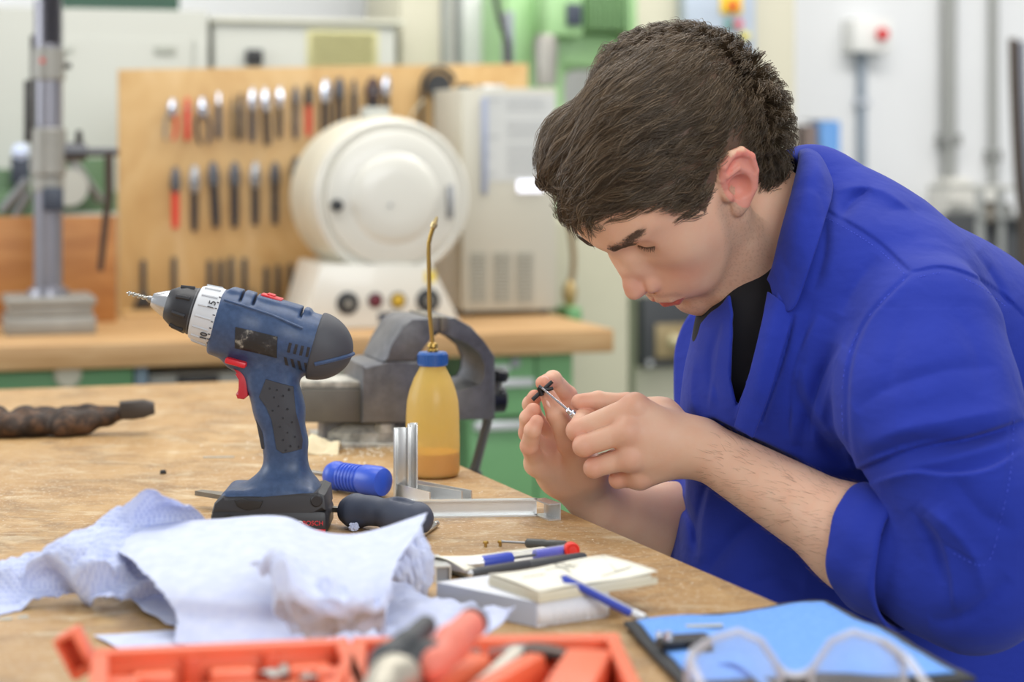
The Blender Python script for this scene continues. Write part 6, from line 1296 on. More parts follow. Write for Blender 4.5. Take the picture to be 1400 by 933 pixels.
def hand_sdf(p, W, FG, other, bulge, wr):
    lo = np.min([np.array(q) for f in FG.values() for q in f[0]] + [np.array(W)], 0) - 0.05; hi = np.max([np.array(q) for f in FG.values() for q in f[0]] + [np.array(W)], 0) + 0.05
    sel = ((p > lo) & (p < hi)).all(1); out = np.full(len(p), 1.0); 
    if not sel.any(): return out
    q = p[sel]; d = None; w = np.array(W)
    for k in ('index', 'middle', 'ring', 'pinky'):
        j = np.array([list(v) for v in FG[k][0]]); e = s_cap(q, w + (j[0]-w)*0.12 + other*0.0, j[0], wr*0.62, 0.0128); d = e if d is None else smin(d, e, 0.016)
    t = np.array([list(v) for v in FG['thumb'][0]]); d = smin(d, s_cap(q, w + (t[0]-w)*0.25, t[0], wr*0.62, 0.0165), 0.016); d = smin(d, s_cap(q, t[0], t[1], 0.0165, FG['thumb'][1][1]), 0.012)
    for c, R in bulge: d = smin(d, s_ell(q, c, R), 0.012)
    for k in ('index', 'middle', 'ring', 'pinky'):
        j, r = FG[k]; d = smin(d, s_sph(q, np.array(j[0]) + other*0.0035, r[0]*1.02), 0.006)
    fd = None
    for k in ('index', 'middle', 'ring', 'pinky', 'thumb'):
        j, r = FG[k]; st = 1 if k == 'thumb' else 0
        e = s_chain(q, j[st:], r[st:], 0.0015)
        for a in (1, 2): e = smin(e, s_sph(q, np.array(j[a]), r[a]*1.03), 0.002)
        fd = e if fd is None else smin(fd, e, 0.0012)
    out[sel] = smin(d, fd, 0.0055); return out
VIEWN = np.array([0.0, -1.0, 0.0])
L_BULGE = [(P(905, 605, 1.962), (0.030, 0.013, 0.028)), (P(930, 610, 1.958), (0.026, 0.014, 0.025))]
R_BULGE = [(P(792, 645, 2.040), (0.020, 0.016, 0.026)), (P(768, 650, 2.048), (0.024, 0.015, 0.022)), (P(800, 672, 2.058), (0.022, 0.018, 0.022))]
def skin_sdf(p):
    d = head_sdf(p)
    nk = s_chain(p, NECK, [0.055, 0.056, 0.066], 0.03); nk = smin(nk, s_chain(p, [P(1015, 350, 2.00), P(1050, 415, 2.0)], [0.030, 0.034], 0.01), 0.03); d = smin(d, nk, 0.018)
    d = smin(d, s_ell(p, P(1150, 520, 2.06), (0.11, 0.12, 0.12)), 0.04); d = smin(d, s_chain(p, [P(1180, 560, 2.07), P(1270, 900, 2.1)], [0.11, 0.115], 0.05), 0.04)
    for sh, el, w, wr, mid, mr in ((L_SH, L_EL, L_W, 0.0265, P(1180, 742, 1.838), 0.0425), (R_SH, R_EL, R_W, 0.0270, P(930, 722, 2.125), 0.0405)):
        d = smin(d, s_chain(p, [sh, el], [0.038, 0.035], 0.02), 0.02)
        arm = s_chain(p, [el, mid, w], [0.040, mr, wr], 0.03); d = smin(d, arm, 0.015)
    d = smin(d, hand_sdf(p, L_W, LF, VIEWN, L_BULGE, 0.0265), 0.014)
    d = smin(d, hand_sdf(p, R_W, RF, -VIEWN*0.5, R_BULGE, 0.0270), 0.014)
    return d
PERS = thing('person', 'dark-haired person in a royal blue work coat, head bent, holding tiny part and screwdriver', 'person', (0.47, 2.12, 0.0))
def at_origin(o):                     # keep world-space geometry under the person's empty
    o.parent = PERS; o.location = -Vector(PERS.location); return o
n = newmat('skin'); at = n.N.new('ShaderNodeAttribute'); at.attribute_name = 'skin_tone'
nz = n.noise(n.co(), 420, 4, 0.6); n2 = n.noise(n.co(), 45, 4, 0.6)
c_ = n.mix(n.ramp(n2, [(0.35, 0.0), (0.7, 0.35)]), at.outputs[0], n.mix(1.0, at.outputs[0], (0.95, 0.72, 0.66, 1), 'MULTIPLY')); n.color(c_)
n.b.inputs['Roughness'].default_value = 0.5; n.b.inputs['Subsurface Weight'].default_value = 0.18; n.b.inputs['Subsurface Radius'].default_value = (0.012, 0.005, 0.003); n.b.inputs['Subsurface Scale'].default_value = 0.6
n.b.inputs['Specular IOR Level'].default_value = 0.35; n.bump(nz, 0.22, 0.0004); M_SKIN = n.m
LO = (-0.05, 1.70, 0.60); HI = (0.62, 2.34, 1.42)
Vv, Q = sdf_mesh(skin_sdf, LO, HI, 0.0015, refine=1)
Vv_body = Vv; body = np_obj('body', Vv, Q, M_SKIN); at_origin(body)
# hairline on the head, mirrored left to right
HL = [(760, 330), (800, 303), (840, 293), (880, 283), (925, 272), (938, 276), (952, 286), (964, 291), (970, 276), (977, 255), (984, 232), (996, 216), (1012, 210), (1028, 216), (1036, 232), (1040, 248), (1050, 254), (1064, 256), (1075, 244), (1084, 222), (1100, 190), (1250, 60), (1100, -300), (700, -300), (600, 200)]
def inpoly(x, y, poly):
    r = np.zeros(len(x), bool); m = len(poly); j = m-1
    for i in range(m):
        xi, yi = poly[i]; xj, yj = poly[j]; c = ((yi > y) != (yj > y)) & (x < (xj-xi)*(y-yi)/(yj-yi+1e-12)+xi); r ^= c; j = i
    return r
def pix(p): return 700 + F*p[:, 0]/p[:, 1], 200 - F*(p[:, 2]-CAMZ)/p[:, 1]
def scalp_mask(p):
    q = to_head(p); q[:, 2] = np.abs(q[:, 2]); w_ = HO + (q*0.001) @ HM.T; x, y = pix(w_); return inpoly(x, y, HL)
# skin colours
def toned(V):
    q = to_head(V); qa = q.copy(); qa[:, 2] = np.abs(qa[:, 2]); base = np.array(lin('e6b89a')[:3]); c = np.tile(base, (len(V), 1))
    x, y = pix(V); armw = np.clip((1.21 - V[:, 2])/0.04, 0, 1)[:, None]; c = c*(1-armw) + np.array(lin('e0b69a')[:3])*armw
    def blend(col, wgt):
        nonlocal c; wgt = np.clip(wgt, 0, 1)[:, None]; c = c*(1-wgt) + np.array(lin(col)[:3])*wgt
    def ball(ctr, r, pw=1.0): return np.exp(-((qa-np.array(ctr))**2 @ (1/np.array(r)**2)))*pw
    blend('cf8a76', ball((108, -12, 0), (20, 18, 18), 0.6)); blend('d2937d', ball((78, -18, 42), (24, 20, 18), 0.55)); blend('c98873', ball((95, -22, 14), (12, 10, 10), 0.45))
    ear = (s_ell(qa, (-15, 10, 86), (28, 36, 14)) < 0); blend('dc8a7c', ear*0.75)
    hel_ = s_chain(qa, [(0, 14, 75), (-3, 26, 80), (-11, 36, 85), (-23, 38, 88), (-33, 31, 90), (-36, 17, 90), (-30, 2, 88)], [5]*7) < 0; blend('e58070', hel_*0.5)
    lip = np.minimum(s_chain(qa, [(103, -47.5, 0), (98, -50, 14), (91, -53, 24)], [4.6, 3.8, 1.6]), s_chain(qa, [(102, -60, 0), (97, -58.5, 13), (91, -54.5, 23)], [6.4, 5.4, 2.2])); blend('b4584f', 0.95*np.clip(0.5-lip/2.0, 0, 1))
    beard = np.clip(1 - s_chain(qa, [(6, -5, 72), (18, -45, 62), (40, -75, 50), (70, -90, 25), (88, -85, 0)], [17, 22, 24, 24, 22])/10, 0, 1); beard = np.maximum(beard, 0.6*np.clip(1 - s_chain(qa, [(106, -40, 6), (96, -44, 24)], [5, 4])/5, 0, 1)); beard *= (q[:, 0] > -8)*(~ear)
    blend('a58674', beard*0.5)
    spk = RNG.random(len(V)) < 0.16*beard; c[spk] *= 0.86
    blend('c49a86', ball((84, 20, 36), (12, 8, 16), 0.45)); blend('4a382c', scalp_mask(V)*(V[:, 2] > 1.1)*(qa[:, 2] < 79)*0.9)
    # reddish knuckles and finger ends
    for FG in (LF, RF):
        for k, (j, r) in FG.items():
            for idx, a in ((0, 0.95), (1, 0.6), (3, 0.5)):
                if k == 'thumb' and idx == 0: continue
                if FG is RF and idx == 0: continue
                dd = np.linalg.norm(V - np.array(j[idx]), axis=1); blend('cf7560', np.exp(-(dd/0.0115)**2)*a)
    return c
vcol(body, 'skin_tone', toned(Vv))
# --- eyes, brows, lashes
M_EYEW = mat('e6ded8', 0.25, var=0.02); M_LASH = mat('2a201a', 0.6, var=0.1)
for s in (1, -1):
    bm = new(); bmesh.ops.create_uvsphere(bm, u_segments=20, v_segments=14, radius=0.0112); bmesh.ops.translate(bm, vec=hw(74.2, 32.8, 32*s), verts=bm.verts); at_origin(obj('eye', bm, M_EYEW))
def hairs(name, paths, rad, m, seg=3, colr=None):
    """paths: (n, k, 3) -> thin three-sided tapering tubes, one mesh"""
    N, K, _ = paths.shape; t = np.gradient(paths, axis=1); t /= np.linalg.norm(t, axis=2, keepdims=True)+1e-12
    up = np.array([0.3, -0.8, 0.52]); a = np.cross(t, up); a /= np.linalg.norm(a, axis=2, keepdims=True)+1e-12; b = np.cross(t, a)
    r = np.asarray(rad); r = np.broadcast_to(r if r.ndim == 2 else r[None, :], (N, K))
    ph = np.arange(seg)*2*PI/seg; V = paths[:, :, None, :] + r[:, :, None, None]*(np.cos(ph)[None, None, :, None]*a[:, :, None, :] + np.sin(ph)[None, None, :, None]*b[:, :, None, :])
    V = V.reshape(-1, 3); idx = np.arange(N*K*seg).reshape(N, K, seg); nx = np.roll(idx, -1, axis=2)
    Q = np.stack([idx[:, :-1], nx[:, :-1], nx[:, 1:], idx[:, 1:]], -1).reshape(-1, 4)
    o = np_obj(name, V, Q, m); at_origin(o)
    if colr is not None: vcol(o, 'hair_tone', np.repeat(np.repeat(colr, K, 0), seg, 0))
    return o
def proj(p, f, lvl=0.0, it=4):
    for _ in range(it):
        e = 0.0006; d = f(p) - lvl; G = np.stack([(f(p + np.eye(3)[k]*e) - f(p - np.eye(3)[k]*e))/(2*e) for k in range(3)], 1); p = p - (d/np.maximum((G*G).sum(1), 0.1))[:, None]*G
    return p, G/np.linalg.norm(G, axis=1, keepdims=True)
def brow(s):
    k = 300; t = RNG.random(k); base = np.array([[(1-x)*96.5 + x*78, 50 + 3.0*math.sin(x*2.6) + 7.5*x, (8 + 35*x)*s] for x in t]); base[:, 1] += RNG.normal(0, 1.5, k)*(1-0.35*t); p = HO + (base*0.001) @ HM.T
    p, nn = proj(p, head_sdf); dirh = np.stack([-0.35 - 0.3*t, 0.30 - 0.5*t, 0.95*s*np.ones(k)], 1) + RNG.normal(0, 0.10, (k, 3)); d = dirh @ HM.T; d -= (d*nn).sum(1)[:, None]*nn; d /= np.linalg.norm(d, axis=1, keepdims=True)
    u = np.linspace(0, 1, 4); return p[:, None] + d[:, None]*u[None, :, None]*0.0085 + nn[:, None]*(0.0006 + 0.0022*np.sin(u*PI*0.8))[None, :, None]
n = newmat('brow_hair'); n.b.inputs['Base Color'].default_value = lin('664f3f'); n.b.inputs['Roughness'].default_value = 0.55; M_BROW = n.m
o = hairs('eyebrows', np.concatenate([brow(1), brow(-1)]), [0.00022, 0.0002, 0.00015, 0.00005], M_BROW); o['kind'] = 'stuff'
def lash(s):
    k = 44; t = np.linspace(0.0, 1, k); base = np.array([[74 + 12.6*math.cos(a)*0.93, 35.5 - 7.2 + 2.0*abs(x-0.4), (32 + 13.2*math.sin(a))*s] for x, a in zip(t, np.linspace(-0.98, 1.05, k))]); p = HO + (base*0.001) @ HM.T; p, nn = proj(p, head_sdf)
    d = nn*0.8 + (np.array([0.25, -0.55, 0.30*s]) @ HM.T)[None] + RNG.normal(0, 0.10, (k, 3)); d /= np.linalg.norm(d, axis=1, keepdims=True); u = np.linspace(0, 1, 5)
    c = (np.array([0.3, 0.9, 0.0]) @ HM.T); return p[:, None] - nn[:, None]*0.0004 + d[:, None]*u[None, :, None]*(0.0078*RNG.uniform(0.55, 1.0, k)*(0.5+0.5*t))[:, None, None] + c[None, None]*(u**2)[None, :, None]*0.0015
o = hairs('eyelashes', np.concatenate([lash(1), lash(-1)]), [0.0003, 0.00026, 0.0002, 0.00013, 0.00004], M_BROW); o['kind'] = 'stuff'
bm = new()
for s in (1, -1):
    pts = []
    for x, a in zip(np.linspace(0, 1, 14), np.linspace(-0.85, 1.12, 14)): pts.append([74 + 12.6*math.cos(a)*0.93, 35.5 - 7.5 + 2.0*abs(x-0.4), (32 + 13.2*math.sin(a))*s])
    p, nn = proj(HO + (np.array(pts)*0.001) @ HM.T, head_sdf); tube(bm, [Vector(q) for q in p], [0.0003] + [0.0006]*12 + [0.0003], 6)
at_origin(obj('lid_line', bm, M_BROW))
# --- hair
HE = [(P(955, 160, 2.005), (0.092, 0.094, 0.092)), (P(845, 214, 1.975), (0.074, 0.074, 0.061)), (P(1014, 186, 2.015), (0.052, 0.070, 0.054)), (P(905, 118, 1.995), (0.075, 0.080, 0.063)), (P(800, 225, 1.975), (0.044, 0.060, 0.050))]
def hair_out(p):
    d = None
    for c, R in HE: e = s_ell(p, c, R); d = e if d is None else smin(d, e, 0.025)
    return smin(d, headneck(p) - 0.006, 0.006)
def headneck(p): return smin(head_sdf(p), s_chain(p, NECK, [0.055, 0.056, 0.066], 0.03), 0.018)
def hair_strands():
    G_N = 2600; ST = 11; K = 15
    # roots of the guides: random points on the scalp
    cand = Vv_body[(Vv_body[:, 2] > 1.1)]; cand = cand[scalp_mask(cand)]; p = cand[RNG.permutation(len(cand))[:6000]] + RNG.normal(0, 0.0006, (min(6000, len(cand)), 3)); c0 = np.array(hw(-4, 52, 0))
    p, nn = proj(p, headneck, 0.0, 6); m = np.ones(len(p), bool); q_ = to_head(p); m &= ~((np.abs(q_[:, 2]) > 77) & (q_[:, 1] < 46) & (q_[:, 0] < 14) & (q_[:, 0] > -40))
    p = p[m][:G_N]; g = len(p); q = to_head(p); fz = q[:, 0]; uz = q[:, 1]; lz = np.abs(q[:, 2])
    C = np.array(P(1190, 30, 2.10)); CMB = np.array([-0.95, -0.05, -0.30]); DWN = np.array([-0.15, 0.0, -1.0]); fr = np.array(HM[:, 0]); upv = np.array(HM[:, 1]); lf = np.array(HM[:, 2])
    top = np.clip((uz - 55)/40, 0, 1)*np.clip((fz + 90)/60, 0, 1); back = np.clip((-fz - 20)/50, 0, 1); low = np.clip((35-uz)/50, 0, 1)
    L = 0.026 + 0.026*top + 0.004*np.clip((fz-20)/60, 0, 1) - 0.013*low - 0.006*back; L *= RNG.uniform(0.8, 1.2, g); L = np.maximum(L, 0.013)
    tgt = -0.0085 + 0.0095*RNG.random(g)**0.7; front = np.clip((fz-45)/45, 0, 1); tgt -= 0.003*back
    tgt += 0.003*front*RNG.random(g); curl = RNG.normal(0, 1, g)*(0.35 + 2.1*front) ; curl += 0.9*front*np.sign(RNG.normal(size=g)+0.2)
    curl *= 1-0.75*back; ph = RNG.uniform(0, 2*PI, g); path = np.zeros((g, K, 3)); path[:, 0] = p; x = p.copy(); d0 = hair_out(x)
    prev = None
    for k in range(1, K):
        t = k/(K-1); away = x - C; away /= np.linalg.norm(away, axis=1, keepdims=True)
        fl = 0.75*away + CMB[None]*(1-0.55*back)[:, None] + DWN[None]*(0.7*back)[:, None]; fl += lf[None]*(0.10*np.sin(ph + 9*x[:, 0]*20))[:, None]
        e = 0.0006; Gd = np.stack([(hair_out(x + np.eye(3)[j]*e) - hair_out(x - np.eye(3)[j]*e))/(2*e) for j in range(3)], 1); Gd /= np.linalg.norm(Gd, axis=1, keepdims=True)
        fl -= (fl*Gd).sum(1)[:, None]*Gd; fl /= np.linalg.norm(fl, axis=1, keepdims=True)
        side = np.cross(Gd, fl); a = curl*t*t*1.1 + 0.30*(1-0.75*back)*np.sin(ph + t*7.0); fl = fl*np.cos(a)[:, None] + side*np.sin(a)[:, None]
        if prev is not None: fl = 0.6*fl + 0.4*prev; fl /= np.linalg.norm(fl, axis=1, keepdims=True)
        prev = fl; x = x + fl*(L/(K-1))[:, None]
        s = min(1.0, t/0.55); s = s*s*(3-2*s); want = d0*(1-s) + tgt*s + 0.004*np.maximum(0, t-0.7)*3*front; x = x - ((hair_out(x) - want)*0.8)[:, None]*Gd
        path[:, k] = x
    # many hairs per guide, drawn together towards the tip
    rep = np.repeat(np.arange(g), ST); N = len(rep); off = RNG.normal(0, 1, (N, 3))*0.0032; Pt = path[rep]
    t = np.linspace(0, 1, K); sp = (1 - 0.72*t**0.8); wob = RNG.normal(0, 1, (N, 1, 3))*np.sin(t*PI*RNG.uniform(0.8, 2.2, (N, 1)) )[:, :, None]*0.0007
    Pt = Pt + off[:, None, :]*sp[None, :, None] + wob; lenf = RNG.uniform(0.75, 1.08, N)
    # trim or stretch each hair along its own path
    tt = np.clip(t[None, :]*lenf[:, None], 0, 1)*(K-1); i0 = np.clip(tt.astype(int), 0, K-2); f_ = (tt-i0)[:, :, None]; ar = np.arange(N)[:, None]; Pt = Pt[ar, i0]*(1-f_) + Pt[ar, i0+1]*f_
    # keep hairs outside the skin
    flat = Pt.reshape(-1, 3); dd = head_sdf(flat); e = 0.0008; bad = dd < 0.0004
    if bad.any():
        fb = flat[bad]; Gd = np.stack([(head_sdf(fb + np.eye(3)[j]*e) - head_sdf(fb - np.eye(3)[j]*e))/(2*e) for j in range(3)], 1); flat[bad] = fb + Gd*(0.0006-dd[bad])[:, None]*np.where(np.arange(len(flat))[bad] % K == 0, 0, 1)[:, None]
    Pt = flat.reshape(N, K, 3); qh = to_head(flat).reshape(N, K, 3); hit = ((np.abs(qh[..., 2]) > 77) & (qh[..., 0] > -34) & (qh[..., 0] < 16) & (qh[..., 1] > -24) & (qh[..., 1] < 44)).any(1); keep = ~hit; Pt = Pt[keep]; rep = rep[keep]; N = len(rep)
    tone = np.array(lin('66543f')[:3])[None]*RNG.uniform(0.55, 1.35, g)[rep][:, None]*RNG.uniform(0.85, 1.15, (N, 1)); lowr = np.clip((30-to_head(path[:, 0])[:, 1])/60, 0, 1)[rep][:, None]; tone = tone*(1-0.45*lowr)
    rad = np.interp(t, [0, 0.6, 1], [0.00030, 0.00027, 0.00007]); return Pt, rad, tone
n = newmat('brown_hair'); at = n.N.new('ShaderNodeAttribute'); at.attribute_name = 'hair_tone'; n.color(at.outputs[0]); n.b.inputs['Roughness'].default_value = 0.38; n.b.inputs['Specular IOR Level'].default_value = 0.55; M_HAIR = n.m
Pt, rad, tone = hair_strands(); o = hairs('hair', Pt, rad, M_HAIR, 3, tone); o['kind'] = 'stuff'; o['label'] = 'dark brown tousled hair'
# fine hairs along the near forearm
fa, fb = np.array(P(1180, 742, 1.838)), np.array(P(985, 625, 1.945)); tt = ((Vv_body - fa) @ (fb-fa))/((fb-fa) @ (fb-fa)); far_ = np.linalg.norm(Vv_body - fa - np.clip(tt, 0, 1)[:, None]*(fb-fa), axis=1)
ci = np.where((tt > 0.02) & (tt < 1.0) & (far_ < 0.055))[0]; ci = ci[RNG.permutation(len(ci))[:850]]; ap = Vv_body[ci]; e = 0.0008
an = np.stack([(skin_sdf(ap + np.eye(3)[j]*e) - skin_sdf(ap - np.eye(3)[j]*e))/(2*e) for j in range(3)], 1); an /= np.linalg.norm(an, axis=1, keepdims=True)
ad = (fb-fa)/np.linalg.norm(fb-fa) + np.array([0.0, 0.0, -0.35]) + RNG.normal(0, 0.22, (len(ap), 3)); ad -= (ad*an).sum(1)[:, None]*an; ad /= np.linalg.norm(ad, axis=1, keepdims=True); u = np.linspace(0, 1, 4); al = RNG.uniform(0.006, 0.012, len(ap))
o = hairs('arm_hair', ap[:, None] + ad[:, None]*(u[None]*al[:, None])[:, :, None] + an[:, None]*(np.sin(u*1.9)*0.0026)[None, :, None], [0.00008, 0.00007, 0.00005, 0.00002], M_BROW); o['kind'] = 'stuff'
# ------------------------------------------------------------------ clothing
n = newmat('royal_blue_cotton'); nz = n.noise(n.co(), 900, 3, 0.6); n2 = n.noise(n.co(), 14, 5, 0.6)
n.color(n.mix(n2, '243392', '2b3da8')); n.b.inputs['Roughness'].default_value = 0.85; n.b.inputs['Sheen Weight'].default_value = 0.08; n.b.inputs['Sheen Roughness'].default_value = 0.5; n.b.inputs['Specular IOR Level'].default_value = 0.15
n3 = n.noise(n.mapping((1, 1, 1.6), (0.5, 0.3, 0.2)), 26, 2.5, 0.5, 0.15); b1 = n.bump(n3, 0.45, 0.005); n.bump(nz, 0.3, 0.0005, b1); M_COAT = n.m
M_STITCH = mat('4456d0', 0.8); M_TEE = mat('17171b', 0.9, var=0.15)
def segd(x, y, pts):                         # distance to a polyline, position along it, side of it (+1 to the right when walking along)
    best = np.full(len(x), 1e9); bt = np.zeros(len(x)); side = np.ones(len(x)); pts = np.array(pts, float); ln = np.r_[0, np.cumsum(np.linalg.norm(np.diff(pts, axis=0), axis=1))]
    for i in range(len(pts)-1):
        a, b = pts[i], pts[i+1]; ab = b-a; t = np.clip(((x-a[0])*ab[0] + (y-a[1])*ab[1])/(ab @ ab), 0, 1); d = np.hypot(x-a[0]-t*ab[0], y-a[1]-t*ab[1]); m = d < best; best[m] = d[m]; bt[m] = (ln[i] + t[m]*(ln[i+1]-ln[i]))/ln[-1]
        side[m] = np.sign(ab[0]*(y[m]-a[1]) - ab[1]*(x[m]-a[0]) + 1e-9)
    return best, bt, side
def smooth_line(pts): return [(v.x, v.y) for v in cr([(a, b, 0) for a, b in pts], 6*(len(pts)-1))]
# folds on the near side of the coat: polyline, half width (px), depth (mm, negative is a valley), taper at the ends
FOLDS = [
 ([(1246, 374), (1216, 404), (1186, 440), (1166, 490), (1160, 545), (1162, 600), (1168, 642)], 3.0, -1.6, 0), ([(1240, 374), (1208, 404), (1178, 440), (1157, 490), (1150, 545)], 9, 2.0, 1),
 ([(1128, 288), (1165, 308), (1205, 335), (1245, 373)], 2.6, -1.2, 0), ([(1245, 373), (1290, 366), (1340, 383), (1380, 412), (1402, 436)], 2.4, -1.0, 0),
 ([(1166, 640), (1200, 622), (1250, 606), (1320, 600), (1400, 578)], 11, -6.5, 1), ([(1190, 660), (1240, 640), (1300, 628), (1400, 600)], 12, 4.0, 1), ([(1175, 612), (1230, 590), (1300, 575), (1400, 556)], 16, 4.5, 1),
 ([(1168, 560), (1220, 530), (1290, 508), (1370, 500)], 14, -3.0, 1), ([(1240, 420), (1225, 480), (1210, 540)], 16, -2.0, 1),
 ([(1244, 694), (1262, 716), (1280, 750), (1290, 800)], 9, -3.0, 1), ([(1256, 690), (1290, 715), (1330, 760), (1350, 820)], 12, 4.0, 1), ([(1300, 650), (1340, 700), (1390, 730)], 14, -3.5, 1), ([(1270, 850), (1320, 840), (1380, 790)], 12, -4.0, 1),
 ([(1382, 575), (1378, 640), (1366, 700), (1345, 766), (1300, 750), (1288, 742)], 1.8, -1.2, 0),
 ([(1158, 640), (1128, 606), (1100, 560), (1085, 520)], 10, -4.5, 1), ([(1150, 612), (1112, 560), (1095, 500)], 12, 3.5, 1), ([(1140, 470), (1116, 540), (1096, 600), (1100, 640)], 10, -3.5, 1), ([(1112, 410), (1096, 480), (1082, 560), (1075, 600)], 8, -3.0, 1), ([(1160, 440), (1138, 510), (1120, 580)], 10, 2.5, 1),
 ([(1086, 428), (1068, 500), (1040, 580)], 3, -2.2, 0), ([(1046, 436), (1028, 500), (1006, 576)], 3, 1.5, 0),
 ([(1148, 298), (1166, 274), (1190, 256)], 8, -4.0, 1), ([(1140, 262), (1170, 256), (1210, 262), (1250, 292)], 9, 3.0, 1), ([(1200, 300), (1230, 286), (1290, 300), (1340, 340)], 12, -2.5, 1), ([(1320, 330), (1352, 372), (1380, 420)], 8, -3.0, 1), ([(1250, 330), (1300, 340), (1350, 372)], 14, 2.5, 1),
 ([(1300, 420), (1330, 470), (1345, 540)], 14, -2.0, 1), ([(1200, 350), (1170, 390), (1150, 430)], 12, -2.5, 1), ([(1130, 300), (1126, 350), (1112, 400)], 8, -3.0, 1),
 ([(985, 440), (972, 500), (985, 560)], 8, -2.5, 1), ([(950, 480), (945, 540), (955, 580)], 9, 2.5, 1), ([(1000, 590), (960, 680), (946, 770)], 6, -2.0, 1), ([(1060, 700), (1010, 730), (960, 790)], 12, -4.0, 1), ([(930, 680), (948, 720), (955, 760)], 6, -3.5, 1), ([(1100, 800), (1060, 790), (1020, 800)], 12, -3.0, 1), ([(1110, 830), (1180, 850), (1260, 900)], 14, -4, 1)]
# lapped edges: polyline, fall-off (px) and height (mm) of the raised side, on the side given by the sign
STEPS = [([(1246, 374), (1216, 404), (1186, 440), (1166, 490), (1160, 545), (1162, 600), (1170, 645)], 34, 4.5, -1),
 ([(1164, 646), (1200, 630), (1250, 612), (1330, 596), (1402, 572)], 60, 8.0, -1), ([(1182, 664), (1212, 652), (1250, 644), (1300, 648), (1352, 640), (1402, 612)], 30, 7.0, 1),
 ([(1128, 288), (1165, 308), (1205, 335), (1245, 373)], 26, 2.2, -1), ([(1245, 373), (1290, 366), (1340, 383), (1380, 412), (1402, 436)], 24, 2.2, -1),
 ([(1384, 560), (1380, 640), (1368, 700), (1346, 768), (1296, 750)], 24, 1.8, 1), ([(1262, 706), (1280, 730), (1292, 760), (1300, 800), (1302, 836)], 36, 4.5, -1),
 ([(1118, 430), (1094, 480), (1082, 540), (1082, 610)], 30, 4.0, -1), ([(1152, 470), (1124, 520), (1110, 570), (1112, 615)], 30, 4.0, -1),
 ([(1008, 584), (978, 640), (960, 700), (954, 770)], 30, 3.5, -1), ([(988, 440), (978, 490), (968, 560)], 30, 3.0, -1)]
STEPS = [(smooth_line(a), b, c, d) for a, b, c, d in STEPS]; FOLDS = [(smooth_line(a), b, c, d) for a, b, c, d in FOLDS]
def coat_disp(p):
    x, y = pix(p); w = np.clip((2.16 - p[:, 1])/0.06, 0, 1); d = np.zeros(len(p))
    def near(pts, r):
        xs = [a for a, b in pts]; ys = [b for a, b in pts]; return (x > min(xs)-r) & (x < max(xs)+r) & (y > min(ys)-r) & (y < max(ys)+r)
    for pts, hwid, dep, tp in FOLDS:
        m = near(pts, 3*hwid)
        if not m.any(): continue
        s, t, _s = segd(x[m], y[m], pts); g = np.exp(-(s/hwid)**1.5); g *= np.clip(np.minimum(t, 1-t)/0.25, 0, 1)**0.7 if tp else np.clip(np.minimum(t, 1-t)/0.03, 0, 1); d[m] += dep*g*1.35
    for pts, fall, hgt, sg in STEPS:
        m = near(pts, 2.5*fall)
        if not m.any(): continue
        s, t, sd = segd(x[m], y[m], pts); s = s*sd*sg; up = np.clip((s + 3.5)/7.0, 0, 1); up = up*up*(3-2*up); d[m] += hgt*up*np.exp(-np.maximum(s, 0)/fall)*np.clip(np.minimum(t, 1-t)/0.15, 0, 1)**0.7
    return d*0.001*w
_rv = RNG.normal(size=(14, 3)); _rv /= np.linalg.norm(_rv, axis=1, keepdims=True); _rp = RNG.uniform(0, 6.28, 14); _rf = RNG.uniform(14, 46, 14)
def ripple(p):
    s = 0
    for v, ph, f in zip(_rv, _rp, _rf): s = s + np.sin((p @ v)*f*2 + ph + 1.3*np.sin((p @ np.roll(v, 1))*f*0.9))*(20/f)
    return s/14
CUFF = (P(1170, 742, 1.833), P(1238, 774, 1.80)); CN = P(1238, 752, 1.80) - P(1170, 742, 1.833); CN = np.array(CN)/CN.length
